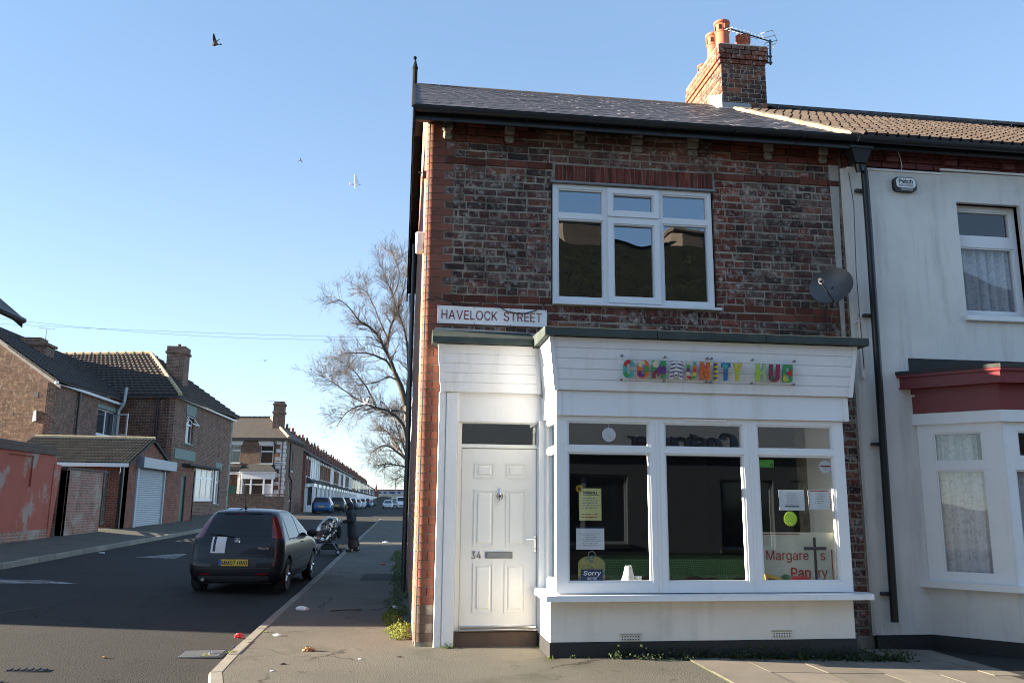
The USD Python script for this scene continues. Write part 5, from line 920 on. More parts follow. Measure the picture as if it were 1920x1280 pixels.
def limb(Y, P, depth_off, r0, r1, seed):
    k = len(P); r_ = np.random.default_rng(seed); off = np.linspace(0, depth_off, k)
    base = np.array([px_at(x, y, Y + o) for (x, y), o in zip(P, off)]); t = np.linspace(0, 1, k); tt = np.linspace(0, 1, k * 4)
    pts = np.stack([np.interp(tt, t, base[:, j]) for j in range(3)], 1); pts[1:-1] += r_.normal(0, .05, pts[1:-1].shape)
    for _ in range(2): pts[1:-1] = (pts[:-2] + pts[2:] + 2 * pts[1:-1]) / 4
    return pts, np.linspace(r0, r1, len(pts))
def tree(label, Y, trunk, limbs, seed, dens=1.0, tl=1.0):
    r_ = np.random.default_rng(seed); base = px_at(*trunk[0][0], Y); T = thing('bare_tree', label, 'tree', tuple(base))
    tp, tr = limb(Y, trunk[0], 0, *trunk[1], seed); obj(T, 'trunk', tube(tp, tr, 10), 'bark', smooth=True)
    tw = {0: [], 1: [], 2: []}; lms = []
    for i, (P, off, r0, r1) in enumerate(limbs):
        lp, lr = limb(Y, P, off, r0, r1, seed + i); lr = lr * .72; lms.append(tube(lp, lr, 7)); LL = np.linalg.norm(np.diff(lp, axis=0), axis=1).sum()
        for q in range(int(LL * 6.6 * dens)):
            t = r_.uniform(.12, 1) if q % 3 else r_.uniform(.6, 1); j = min(len(lp) - 2, int(t * (len(lp) - 1))); bd_ = lp[j + 1] - lp[j]; bd_ /= np.linalg.norm(bd_)
            s_ = r_.normal(0, 1, 3); s_ -= bd_ * (s_ @ bd_); s_ /= np.linalg.norm(s_); nd = bd_ * .7 + s_ * .75 + np.array([-.05, 0, .2]); nd /= np.linalg.norm(nd)
            grow(r_, lp[j], nd, r_.uniform(.9, 1.9) * tl, max(lr[j] * .4, .016), 2, tw)
    obj(T, 'limb', join(lms), 'bark', smooth=True)
    obj(T, 'crown', join([tube(p, r, 4 if d == 2 else 3, False) for d in (2, 1, 0) for p, r in tw[d]]), 'bark_twig')
tree('large bare tree leaning over the street beside the gable', 67.0, ([(771, 965), (770, 880), (768, 825), (763, 770), (752, 728), (741, 700)], (.34, .20)),
     [([(741, 700), (733, 675), (722, 652), (708, 626), (690, 612), (672, 600), (652, 574), (634, 561)], -3, .22, .03), ([(722, 652), (727, 635), (734, 608), (744, 585), (738, 562), (732, 540), (722, 515), (715, 500)], 1.5, .16, .03), ([(744, 585), (752, 560), (758, 535), (763, 510), (766, 486)], 3, .10, .03),
      ([(763, 770), (767, 700), (765, 650), (758, 620), (750, 595), (746, 570)], -2, .18, .06), ([(766, 835), (757, 800), (748, 785), (738, 775), (722, 769), (706, 765), (687, 757), (664, 762), (645, 776), (632, 800)], -4, .22, .03), ([(706, 765), (690, 728), (671, 702), (656, 690), (640, 684)], -5, .10, .02),
      ([(687, 757), (664, 745), (640, 727), (618, 712), (602, 703)], -5, .09, .02), ([(741, 700), (722, 675), (704, 667), (690, 662), (664, 660), (645, 661), (628, 672)], -1, .15, .02), ([(745, 712), (728, 705), (706, 716), (684, 720), (664, 727)], -2, .1, .02), ([(727, 635), (712, 600), (700, 572), (690, 548), (672, 540)], 2.5, .1, .02), ([(732, 560), (745, 540), (750, 515), (742, 490), (738, 478)], -1, .08, .02), ([(768, 745), (775, 690), (778, 640), (774, 590)], 2, .12, .03)], 11, 1.0)
tree('smaller bare tree farther along, behind the large leaning tree', 118.0, ([(776, 945), (775, 905), (770, 880), (762, 862)], (.6, .35)),
     [([(762, 862), (748, 850), (735, 838), (718, 834), (704, 842), (694, 850)], -2, .25, .04), ([(762, 862), (745, 835), (730, 812), (716, 802), (704, 800)], 2, .22, .04), ([(764, 860), (752, 825), (744, 800), (738, 782), (735, 772)], 0, .22, .04), ([(766, 860), (764, 820), (763, 790), (764, 772)], 3, .2, .04), ([(770, 880), (752, 872), (738, 872), (722, 868), (708, 874)], -3, .2, .04), ([(772, 885), (764, 895), (752, 893), (742, 900)], -4, .15, .04), ([(768, 850), (772, 800), (774, 770)], 1, .18, .04)], 31, 1.3, 1.5)

# ------------------------------------------------------------------ parade across the road (seen mirrored in the windows)
mat('pebble_dash', (0.05, 0.055, 0.060), 0.95, 0.15, 4, bump=0.6, bs=60)
V = thing('parade_shop', 'shop parade across the road, mirrored in the windows of the corner shop', 'shop building')
VW = Wall((0, -2.2), (-1, 0)); VW.n = np.array([0, 1.0, 0])          # u = -x
vw = [(-2.9, -1.2, .6, 2.3), (-5.6, -3.4, .6, 2.3), (-11.3, -9.9, .5, 2.2), (-9.4, -8.0, .5, 2.2), (-6.3, -5.0, 4.2, 5.6), (-10.5, -9.2, 4.2, 5.6), (-2.2, -1.0, 4.2, 5.6), (-14.8, -13.2, 4.2, 5.6)]
obj(V, 'wall', VW.poly(sbox(-22, -.1, 9, 6.3).difference(holes_of(*vw)), -.25, 0), 'pebble_dash')
for r in vw: far_window(V, VW, *r, -.12, 2, None, fr='grey_plastic', sill='plinth_black')
obj(V, 'fascia', VW.box(-12.5, 1.0, 2.75, 3.75, .0, .12, .01), 'shutter'); obj(V, 'lettering', (lambda m: (np.stack([13.56 - m[0][:, 0], m[0][:, 1] * 0 - 2.08 + (m[0][:, 2] - 0) * 1.0, m[0][:, 1]], 1), m[1]))((lambda m: (np.array(m.vertices) * [1, 1, 1] + [5.2, 2.9, 0], np.array(m.faces)))((lambda m: (m.apply_scale([2.8 / max(m.bounds[1][0], .1), 1, 1]), m)[1])(meshkit.text_mesh('Costcutter', .46, .02)))), 'ink')
obj(V, 'plinth', VW.box(-22, 9, -.15, .4, 0, .03), 'plinth_black'); obj(V, 'gutter', VW.box(-22, 9, 6.2, 6.34, .1, .28, .04), 'paint_black')
obj(V, 'roof', join([roofslab([(-9.3, -1.95, 6.25), (22.3, -1.95, 6.25), (18.5, -6.6, 10.5), (-5.5, -6.6, 10.5)]), roofslab([(-9.3, -11.3, 6.25), (22.3, -11.3, 6.25), (18.5, -6.6, 10.5), (-5.5, -6.6, 10.5)]), roofslab([(22.3, -1.95, 6.25), (22.3, -11.3, 6.25), (18.5, -6.6, 10.5)]), roofslab([(-9.3, -1.95, 6.25), (-9.3, -11.3, 6.25), (-5.5, -6.6, 10.5)])]), 'roof_moss')
for x in (5.0, 8.75): obj(V, 'chimney', join([bx(x, x + 1.5, -7.2, -6.1, 8.8, 11.15, .25), bx(x - .1, x + 1.6, -7.3, -6.0, 10.85, 11.0, .05)]), 'dirty_brown')
obj(V, 'back_wall', bx(-9, 22, -11, -10.8, -.1, 6.3), 'brick_far'); obj(V, 'end_wall', join([bx(-9.0, -8.8, -10.8, -2.45, -.1, 6.3), bx(21.8, 22, -10.8, -2.45, -.1, 6.3)]), 'brick_far')

# ------------------------------------------------------------------ vehicles
mat('tyre', (0.012, 0.012, 0.013), 0.8, 0.15, 9); mat('car_glass', (0.006, 0.007, 0.008), 0.05, 0.05, 1, spec=0.5); mat('trim_black', (0.02, 0.02, 0.022), 0.55, 0.05, 3); mat('lamp_red', (0.10, 0.004, 0.006), 0.12, 0.15, 20, coat=0.6); mat('plate_yellow', (0.62, 0.42, 0.03), 0.45, 0.03, 3); mat('plate_blue', (0.02, 0.07, 0.3), 0.45, 0.03, 3); mat('lamp_clear', (0.55, 0.56, 0.58), 0.1, 0.1, 20, coat=0.6)
def paint(name, c, metal=0.35): mat(name, c, 0.32, 0.03, 2, metallic=metal, coat=0.8)
mat('paint_grey', (0.009, 0.010, 0.0125), 0.3, 0.03, 2, metallic=0.1, coat=0.35, spec=0.35); paint('paint_silver', (0.42, 0.43, 0.45), .6); paint('paint_blue', (0.02, 0.075, 0.19), .4); paint('paint_dark', (0.018, 0.018, 0.022), .3); paint('paint_white', (0.66, 0.67, 0.68), 0.0); paint('paint_paleblue', (0.27, 0.36, 0.45), .4); paint('paint_navy', (0.02, 0.03, 0.06), .4)
class Car:
    """body as stacked level slices: yr(z) rear, yf(z) front, hw(z) half width; local axes: y forward, rear at y=0"""
    def __init__(s, L=4.03, W=1.70, H=1.49, kind='hatch'):
        s.k = (W / 1.70, L / 4.03, H / 1.49)
        Z = [.20, .28, .40, .52, .62, .72, .82, .90, .96, 1.05, 1.15, 1.25, 1.35, 1.42, 1.465, 1.49]
        R_ = [.10, .03, .0, .0, .03, .05, .07, .09, .125, .20, .28, .35, .42, .48, .56, .80]
        Fr = [3.93, 4.0, 4.03, 4.01, 3.97, 3.88, 3.70, 3.28, 2.98, 2.80, 2.60, 2.40, 2.18, 1.98, 1.80, 1.50]
        Wd = [.74, .79, .825, .84, .847, .85, .845, .835, .815, .775, .735, .69, .64, .595, .53, .36]
        if kind == 'van':
            R_ = [.06, .02, .0, .0, 0, .01, .01, .015, .02, .03, .035, .04, .05, .06, .09, .25]; Fr = [3.95, 4.0, 4.03, 4.02, 4.0, 3.96, 3.9, 3.75, 3.62, 3.48, 3.32, 3.18, 3.05, 2.95, 2.85, 2.5]; Wd = [.74, .80, .83, .845, .85, .85, .85, .85, .845, .84, .83, .82, .805, .785, .74, .6]
        s.Z = np.array(Z) * s.k[2]; s.R = np.array(R_) * s.k[1]; s.F = np.array(Fr) * s.k[1]; s.Wd = np.array(Wd) * s.k[0]
        from scipy.interpolate import PchipInterpolator as PI
        s.r, s.f, s.w = PI(s.Z, s.R), PI(s.Z, s.F), PI(s.Z, s.Wd); s.van = kind == 'van'
    def rearR(s, z): return np.interp(z, [.2, .5, .9, 1.45], [.24, .25, .24, .30])
    def slice(s, z, n=20):
        w, r, f = float(s.w(z)), float(s.r(z)), float(s.f(z)); rr = float(s.rearR(z)); fr = .75 if z < .9 else .5
        t = np.linspace(0, math.pi / 2, n); p = 2 / 2.9
        rx = (w - .30) + .30 * np.sin(t) ** p if w > .32 else w * np.sin(t) ** p; ry = r + rr * (1 - np.cos(t) ** p); ry += .05 * 0
        bow = .07 * (1 - np.clip(1 - rx / w, 0, 1)) ** 2; ry = ry + bow * 0
        fx = (w - .42) + .42 * np.cos(t) ** p if w > .43 else w * np.cos(t) ** p; fy = f - fr + fr * np.sin(t) ** p
        xs = np.concatenate([[0, (w - .30) * .5 if w > .32 else 0.01], rx, fx, [max(w - .42, .01) * .5, 0]]); ysl = np.concatenate([[r, r], ry, fy, [f, f]])
        ysl[:2 + n] += .05 * (xs[:2 + n] / w) ** 2          # bowed tail
        return np.concatenate([xs, -xs[-2:0:-1]]), np.concatenate([ysl, ysl[-2:0:-1]])
    def rear_y(s, x, z):
        out = np.zeros(np.broadcast(x, z).shape); x, z = np.broadcast_arrays(x, z)
        for i in np.ndindex(out.shape):
            xs, yy = s.slice(float(z[i])); k = 22; o = np.argsort(xs[:k]); out[i] = np.interp(abs(x[i]), xs[:k][o], yy[:k][o])
        return out
    def body(s, m=34):
        zs = np.linspace(s.Z[0], s.Z[-1] - .001, m); rows = [np.stack([*s.slice(z), np.full(len(s.slice(z)[0]), z)], 1) for z in zs]; n = len(rows[0]); v = np.vstack(rows + [[[0, rows[0][:, 1].mean(), zs[0]]], [[0, rows[-1][:, 1].mean(), zs[-1] + .012]]])
        i, j = np.meshgrid(np.arange(m - 1), np.arange(n), indexing='ij'); j2 = (j + 1) % n; A, B_, C, D = i * n + j, i * n + j2, (i + 1) * n + j2, (i + 1) * n + j
        f = np.vstack([np.stack([A, B_, C], -1).reshape(-1, 3), np.stack([A, C, D], -1).reshape(-1, 3)]); e = np.arange(n); e2 = (e + 1) % n
        f = np.vstack([f, np.stack([np.full(n, m * n), e2, e], 1), np.stack([np.full(n, m * n + 1), (m - 1) * n + e, (m - 1) * n + e2], 1)]); return v, f
    def rear_patch(s, lx, rx, z0, z1, off=.006, n=9, m=9):
        """lx, rx: functions of z"""
        z = np.linspace(z0, z1, m); P = []
        for zz in z:
            x = np.linspace(lx(zz), rx(zz), n); P.append(np.stack([x, s.rear_y(x, np.full(n, zz)) - off, np.full(n, zz)], 1))
        return s._grid(P)
    def side_patch(s, ya, yb, z0, z1, side, off=.005, n=14, m=8):
        z = np.linspace(z0, z1, m); P = []
        for zz in z:
            y = np.linspace(ya(zz), yb(zz), n); xs, yy = s.slice(float(zz)); h = len(xs) // 2 + 1; x = np.interp(y, yy[1:h - 1], xs[1:h - 1]); P.append(np.stack([side * (x + off), y, np.full(n, zz)], 1))
        return s._grid(P)
    def _grid(s, P):
        m, n = len(P), len(P[0]); i, j = np.meshgrid(np.arange(m - 1), np.arange(n - 1), indexing='ij'); k = (i * n + j).ravel()
        return np.vstack(P), np.vstack([np.stack([k, k + 1, k + n + 1], 1), np.stack([k, k + n + 1, k + n], 1)])
def wheel(parent, x, y, side, r=.30, w=.2, rim='paint_silver', detail=True):
    c = (x, y, r); wh = obj(parent, 'wheel', lathe([(r * .62, -w / 2 + .02), (r * .9, -w / 2), (r * .985, -w / 2 + .025), (r, -w / 4), (r, w / 4), (r * .985, w / 2 - .025), (r * .9, w / 2), (r * .62, w / 2 - .02), (r * .62, -w / 2 + .02)], c, 28, 'x'), 'tyre', smooth=40)
    obj(wh, 'rim', lathe([(0, side * .03), (r * .2, side * .035), (r * .5, side * .02), (r * .6, side * (w / 2 - .03)), (r * .64, side * (w / 2 - .02))], c, 28, 'x'), rim, smooth=40)
    if detail:
        for k in range(5):
            a_ = k * 2 * math.pi / 5; obj(wh, 'spoke', tube([(x + side * .055, y + .04 * math.cos(a_), r + .04 * math.sin(a_)), (x + side * (w / 2 - .025), y + r * .6 * math.cos(a_), r + r * .6 * math.sin(a_))], [.035, .028], 6), rim)
def cut_body(car, axles, wr):
    v, f = car.body(); M_ = Manifold(__import__('manifold3d').Mesh(v.astype(np.float32), f.astype(np.uint32)))
    if M_.volume() < 0: M_ = Manifold(__import__('manifold3d').Mesh(v.astype(np.float32), f[:, ::-1].astype(np.uint32)))
    for y in axles:
        for sx in (-1, 1):
            cyl = Manifold.cylinder(.30, wr + .055, wr + .055, 36).rotate([0, 90, 0]).translate([sx * .85 * car.k[0] - .15, y, wr]); M_ = M_ - cyl
    return M_
def make_car(label, loc, rz, pm, L=4.03, W=1.70, H=1.49, kind='hatch', group=None, hero=False, name='parked_car', cat='car', plate=True):
    c = Car(L, W, H, kind); T = thing(name, label, cat, loc, rz, group, local=True); ky, kx, kz = c.k[1], c.k[0], c.k[2]; ax = (.66 * ky, 3.17 * ky); wr = .30
    M_ = cut_body(c, ax, wr); me = M_.to_mesh(); obj(T, 'body', (me.vert_properties[:, :3], me.tri_verts), pm, smooth=38)
    obj(T, 'underbody', bx(-.62 * kx, .62 * kx, .3, 3.8 * ky, .17, .5 * kz), 'trim_black')
    for y in ax:
        for sx in (-1, 1): wheel(T, sx * .75 * kx, y, sx, wr, .19, detail=hero)
    zt, zbt = 1.405 * kz, .955 * kz
    gw = lambda z: float(np.interp(z, [.9 * kz, 1.42 * kz], [.62, .50])) * kx
    obj(T, 'rear_window', c.rear_patch(lambda z: -gw(z), gw, zbt + .065 * kz, zt), 'car_glass', smooth=True)
    for sx in (-1, 1):
        s_ = sx
        obj(T, 'side_window', c.side_patch(lambda z: np.interp(z, [zbt, zt], [.70, .78]) * ky, lambda z: np.interp(z, [zbt, zt], [1.62, 1.55]) * ky, zbt, zt - .03, s_), 'car_glass', smooth=True)
        if kind != 'van' or True: obj(T, 'side_window', c.side_patch(lambda z: np.interp(z, [zbt, zt], [1.72, 1.64]) * ky, lambda z: np.interp(z, [zbt, zt], [2.78, 1.86]) * ky if kind != 'van' else np.interp(z, [zbt, zt], [3.2, 2.7]), zbt, zt - .04, s_), 'car_glass', smooth=True)
        a_ = (lambda z: (gw(z) + .015)); b_ = (lambda z: min(float(c.w(z)) - .012, gw(z) + .20))
        obj(T, 'tail_lamp', c.rear_patch(lambda z: s_ * a_(z), lambda z: s_ * b_(z), .97 * kz, 1.35 * kz, .008), 'lamp_red', smooth=True)
        obj(T, 'door_mirror', (lambda t: (t[0] + [s_ * .93 * kx, 2.42 * ky, 1.0 * kz], t[1]))((lambda s2: (np.array(s2.vertices) * ([.11, .07, .085] if hero else [.095, .06, .075]), np.array(s2.faces)))(trimesh.creation.icosphere(subdivisions=2))), 'trim_black' if hero else pm, smooth=True)
        obj(T, 'door_handle', bx(s_ * .842 * kx - .012, s_ * .842 * kx + .012, 1.75 * ky, 1.95 * ky, .84 * kz, .865 * kz, .006), pm)
    # windscreen and front
    zs = np.linspace(.97 * kz, 1.40 * kz, 8); P = []
    for z in zs:
        xs, yy = c.slice(float(z)); h = len(xs) // 2 + 1; w_ = float(c.w(z)) * .80; x = np.linspace(-w_, w_, 11); o = np.argsort(xs[22:h]); y = np.interp(np.abs(x), xs[22:h][o], yy[22:h][o]); P.append(np.stack([x, y + .01, np.full(11, z) + .004], 1))
    obj(T, 'windscreen', c._grid(P), 'car_glass', smooth=True)
    for sx in (-1, 1): obj(T, 'headlamp', (lambda s2: (np.array(s2.vertices) * [.17, .13, .075] + [sx * .58 * kx, c.f(.70 * kz) - .16, .70 * kz], np.array(s2.faces)))(trimesh.creation.icosphere(subdivisions=2)), 'lamp_clear', smooth=True)
    obj(T, 'grille', bx(-.4 * kx, .4 * kx, 3.9 * ky, float(c.f(.42 * kz)) + .004, .33 * kz, .50 * kz, .02), 'trim_black')
    if plate and not hero:
        pw = Wall((0, -.012), (1, 0)); obj(T, 'number_plate', pw.box(-.26, .26, .56 * kz, .67 * kz, -.03, .0, .003), 'plate_yellow'); obj(T, 'front_plate', bx(-.26, .26, float(c.f(.4)) - .01, float(c.f(.4)) + .012, .40, .51, .003), 'paper_white')
    return T, c
# the dark hatchback in front
CARX, CARY = -2.90, 15.75
hero, hc = make_car('dark grey hatchback parked at the kerb with a white stripe on its tailgate', (CARX, CARY, float(z_road(CARX, CARY + 1)) - .005), -4.5, 'paint_grey', hero=True)
def rp(x0, x1, z0, z1, off): return hc.rear_patch(lambda z: x0, lambda z: x1, z0, z1, off, 6, 5)
obj(hero, 'stripe', rp(-.435, -.40, .73, 1.0, .008), 'paint_white'); obj(hero, 'stripe', rp(-.355, -.18, .72, 1.0, .008), 'paint_white'); obj(hero, 'stripe', rp(-.435, -.355, .72, .745, .0075), 'paint_white'); 
zr = np.linspace(0, 1, 10)
def roof_strip(x0, x1):
    ysr = np.linspace(.48, 1.9, 10); out = []
    for y in ysr:
        zz = np.linspace(1.30, 1.4885, 60); ry = hc.r(zz); 
        z = 1.5035 if y > .75 else float(np.interp(y - .06, ry, zz)) + .012
        out.append(np.array([(x0, y, z), (x1, y, z)]))
    return hc._grid(out)
obj(hero, 'roof_stripe', roof_strip(-.36, -.12), 'paint_silver', smooth=True)
pw = Wall((0, .045), (1, 0))
obj(hero, 'plate_recess', rp(-.40, .40, .475, .63, .004), 'trim_black'); obj(hero, 'bumper_crease', rp(-.66, .66, .452, .468, .012), 'trim_black')
npl = obj(hero, 'number_plate', pw.box(-.26, .26, .50, .612, -.0, .058, .003), 'plate_yellow', label='yellow rear number plate reading MM07 HNG'); obj(npl, 'plate_strip', pw.box(-.26, -.215, .50, .612, .05, .0595), 'plate_blue'); obj(npl, 'plate_text', pw.text('MM07 HNG', -.205, .518, .075, .058, .003, True, width=.45), 'ink')
bd = hc.rear_y(np.array([.0]), np.array([.93]))[0]; bg = Wall((.02, bd), (1, 0))
bdg = obj(hero, 'badge', bg.map(lathe([(0, .012), (.036, .012), (.05, .016), (.055, .010), (.055, 0)], (0, 0, .93), 24, 'y')), 'chrome', smooth=30); obj(bdg, 'badge_face', bg.map(lathe([(0, .0165), (.036, .0135), (.036, 0)], (0, 0, .93), 20, 'y')), 'ink_red' if False else 'grey_plastic'); obj(bdg, 'badge_text', bg.text('FIAT', -.03, .918, .026, .017, .002, True, width=.06), 'paper_white')
obj(hero, 'script', Wall((.40, hc.rear_y(np.array([.52]), np.array([.80]))[0] - .006), (1, 0)).text('Punto', 0, .78, .05, .003, .004, False, width=.19, slant=.25), 'chrome')
for x0, x1 in ((-.60, -.40), (.40, .62)): obj(hero, 'reflector', rp(x0, x1, .345, .375, .012), 'lamp_red')
obj(hero, 'tailgate_seam', join([rp(-.645, -.637, .69, .95, .003), rp(.637, .645, .69, .95, .003), rp(-.645, .645, .682, .690, .003)]), 'ink')
obj(hero, 'exhaust', tube([(-.52, .25, .27), (-.52, .0, .265)], .032, 10), 'chrome'); obj(hero, 'lower_valance', rp(-.62, .62, .22, .33, .008), 'trim_black')
wy = lambda x, z: float(hc.rear_y(np.array([x]), np.array([z]))[0]) - .025
obj(hero, 'rear_wiper', join([tube([(.0, wy(0, 1.0), 1.0), (-.36, wy(-.36, 1.04), 1.05)], .009, 6), tube([(-.10, wy(-.1, 1.02) - .004, 1.02), (-.50, wy(-.5, 1.05) + .008, 1.05)], .006, 5), tube([(0, wy(0, .99) + .02, .99), (0, wy(0, 1.0) - .01, 1.005)], .025, 8)]), 'trim_black')
obj(hero, 'aerial', join([tube([(0, .62, 1.49), (0, .58, 1.53)], [.026, .014], 8), tube([(0, .58, 1.53), (0, .35, 2.02)], .005, 5)]), 'trim_black'); obj(hero, 'spoiler', rp(-.50, .50, 1.412, 1.437, .03), 'paint_grey'); obj(hero, 'brake_lamp', rp(-.12, .12, 1.392, 1.404, .012), 'lamp_red')
for sx in (-1, 1):
    obj(hero, 'side_trim', hc.side_patch(lambda z: 1.02, lambda z: 2.78, .50, .54, sx, .012), 'trim_black'); obj(hero, 'sill', hc.side_patch(lambda z: 1.05, lambda z: 2.78, .22, .29, sx, .008), 'trim_black')
    obj(hero, 'door_seam', join([hc.side_patch(lambda z: yy_, lambda z: yy_ + .008, .30, .93, sx, .0025, 2, 8) for yy_ in (1.62, 2.86)] + [hc.side_patch(lambda z: 1.05, lambda z: 1.058, .66, .93, sx, .0025, 2, 6)]), 'ink')
    obj(hero, 'window_trim', hc.side_patch(lambda z: .68, lambda z: 2.82, .938, .955, sx, .009), 'trim_black')
# the row of parked cars far down the street
far_cars = [(602, 79.5, 'paint_blue', 4.1, 1.75, 1.52, 'hatch', 'blue hatchback parked nearest the quoined house'), (631, 94, 'paint_dark', 4.0, 1.7, 1.62, 'hatch', 'black hatchback parked directly behind the blue one'), (645, 107, 'paint_dark', 4.2, 1.75, 1.68, 'hatch', 'black tall car parked second behind the blue hatchback'), (657, 121, 'paint_navy', 4.2, 1.7, 1.6, 'hatch', 'navy car above the head of the woman with the pushchair'), (667, 135, 'paint_silver', 4.2, 1.7, 1.55, 'hatch', 'silver car parked after the navy one'), (676, 151, 'paint_white', 4.3, 1.75, 1.75, 'van', 'white people carrier in the far parked row'), (685, 168, 'paint_navy', 4.4, 1.75, 1.8, 'van', 'tall dark vehicle near the far end of the parked row'), (692, 188, 'paint_paleblue', 4.2, 1.7, 1.5, 'hatch', 'pale blue car at the far end of the parked row'), (699, 215, 'paint_dark', 4.2, 1.7, 1.5, 'hatch', 'small dark car at the very end of the parked row'), (707, 240, 'paint_white', 4.2, 1.75, 1.5, 'hatch', 'small white car beyond the parked row')]
for x, Yc, pm, l_, w_, h_, kd, lab in far_cars:
    P_ = px_at(x, 950, Yc); make_car(lab, (P_[0], Yc, float(g_y(Yc)) + .05), 0.0, pm, l_, w_, h_, kd, 'cars parked along the far terrace')
for x, Yc, pm, l_, w_, h_, kd, lab, nm, ct in ((727, 147, 'paint_silver', 4.3, 1.78, 1.50, 'hatch', 'silver blue car driving towards the camera down the street', 'oncoming_car', 'car'), (753, 150, 'paint_white', 5.2, 1.9, 2.1, 'van', 'white van facing the camera beside the grey pole', 'parked_van', 'van')):
    P_ = px_at(x, 950, Yc); make_car(lab, (P_[0], Yc + l_, float(g_y(Yc)) + .02), 180.0, pm, l_, w_, h_, kd, None, False, nm, ct)

# ------------------------------------------------------------------ person and pushchair
mat('coat_black', (0.019, 0.019, 0.021), 0.9, 0.2, 6, bump=0.3, bs=30); mat('skirt_brown', (0.03, 0.018, 0.015), 0.95, 0.3, 9, bump=0.3, bs=30); mat('skin', (0.36, 0.21, 0.15), 0.6, 0.08, 6); mat('scarf_black', (0.010, 0.010, 0.011), 0.85, 0.15, 9); mat('pram_fabric', (0.02, 0.02, 0.024), 0.9, 0.15, 9); mat('pink_blanket', (0.30, 0.06, 0.09), 0.9, 0.5, 14)
def chain(pairs, n=18):
    ms = []
    for (p, a_), (q, b_) in pairs: ms.append(Manifold.batch_hull([Manifold.sphere(a_, n).translate(list(map(float, p))), Manifold.sphere(b_, n).translate(list(map(float, q)))]) if hasattr(Manifold, 'batch_hull') else (Manifold.sphere(a_, n).translate(list(map(float, p))) + Manifold.sphere(b_, n).translate(list(map(float, q)))).hull())
    u = ms[0]
    for m_ in ms[1:]: u = u + m_
    return u
def soft(M_, el=.03, it=8):
    me = M_.refine_to_length(el).to_mesh(); t = trimesh.Trimesh(me.vert_properties[:, :3], me.tri_verts); t.merge_vertices(); trimesh.smoothing.filter_taubin(t, iterations=it); return np.array(t.vertices), np.array(t.faces)
def ell(M_, s): return M_.scale(list(s))
PX, PY = -1.42, 26.2; PZ = float(z_pav(PX, PY)) + .004
pers = thing('person', 'woman in long black coat and headscarf pushing a covered pushchair', 'person', (PX, PY, PZ), 0, local=True, size=.89)   # walks towards -x
hip, chest, neck, head = (.02, 0, .86), (-.02, 0, 1.20), (-.07, 0, 1.38), (-.115, 0, 1.525)
body = chain([((.02, -.09, .88), .105), ((.14, -.08, .46), .075)][0:2] and [(((.02, -.09, .86), .11), ((-.02, -.09, .46), .075)), (((-.02, -.09, .46), .07), ((.05, -.09, .09), .045)), (((.02, .09, .86), .11), ((.10, .09, .48), .075)), (((.10, .09, .48), .07), ((.24, .09, .12), .045)), (((.05, -.09, .05), .045), ((-.10, -.09, .035), .035)), (((.24, .09, .07), .045), ((.13, .09, .035), .035)), (((.02, -.05, .88), .13), ((.02, .05, .88), .13)), (((.02, 0, .9), .14), ((-.03, 0, 1.2), .135)), (((-.03, -.13, 1.29), .075), ((-.03, .13, 1.29), .075)), ((neck, .06), (head, .065)),
    (((-.03, -.18, 1.29), .05), ((.03, -.23, 1.03), .04)), (((.03, -.23, 1.03), .04), ((-.27, -.17, 1.00), .028)), (((-.03, .18, 1.29), .05), ((.03, .23, 1.03), .04)), (((.03, .23, 1.03), .04), ((-.27, .17, 1.00), .028)), ((head, .098), ((-.125, 0, 1.50), .085)), (((-.20, 0, 1.515), .014), ((-.226, 0, 1.50), .013)), (((-.19, 0, 1.45), .03), ((-.17, 0, 1.45), .04))] +
    [((( -.27, s_ * .17, 1.0), .034), ((-.335, s_ * .165, .985), .030)) for s_ in (-1, 1)] + [(((-.33, s_ * (.165 + o), .985), .013), ((-.375, s_ * (.165 + o), .962), .010)) for s_ in (-1, 1) for o in (-.033, -.011, .011, .033)] + [(((-.32, s_ * .14, .98), .014), ((-.35, s_ * .13, .955), .011)) for s_ in (-1, 1)])
obj(pers, 'body', soft(body, .03, 5), 'skin', smooth=True)
coat = chain([(((-.03, -.12, 1.29), .095), ((-.03, .12, 1.29), .095)), (((-.03, 0, 1.25), .16), ((.0, 0, 1.0), .165)), (((.0, -.07, 1.0), .15), ((.05, -.12, .55), .17)), (((.0, .07, 1.0), .15), ((.05, .12, .55), .17)), (((.05, -.12, .55), .17), ((.05, .12, .55), .17)), (((.0, 0, 1.0), .15), ((.10, 0, .52), .18)),
    (((-.03, -.18, 1.29), .085), ((.04, -.25, 1.03), .085)), (((.04, -.25, 1.03), .08), ((-.24, -.175, 1.0), .058)), (((-.03, .18, 1.29), .085), ((.04, .25, 1.03), .085)), (((.04, .25, 1.03), .08), ((-.24, .175, 1.0), .058)), ((neck, .085), ((-.04, 0, 1.28), .11))])
obj(pers, 'coat', soft(coat, .035, 6), 'coat_black', smooth=True)
sk = chain([(((.06, -.08, .52), .13), ((.04, -.10, .22), .135)), (((.06, .08, .52), .13), ((.16, .10, .24), .14)), (((.04, -.1, .24), .13), ((.16, .1, .24), .13))]); obj(pers, 'skirt', soft(sk, .04, 5), 'skirt_brown', smooth=True)
scf = chain([(((-.095, 0, 1.555), .112), ((-.06, 0, 1.49), .112)), (((-.06, 0, 1.50), .11), ((-.045, 0, 1.36), .105)), (((-.05, 0, 1.38), .10), ((.06, 0, 1.22), .10)), (((-.10, 0, 1.40), .07), ((-.16, 0, 1.30), .07))])
obj(pers, 'headscarf', soft(scf, .03, 5), 'scarf_black', smooth=True)
for s_ in (-1, 1): obj(pers, 'eye', (lambda b_: (np.array(b_.vertices) * .012 + [-.205, s_ * .034, 1.525], np.array(b_.faces)))(trimesh.creation.icosphere(subdivisions=1)), 'ink')
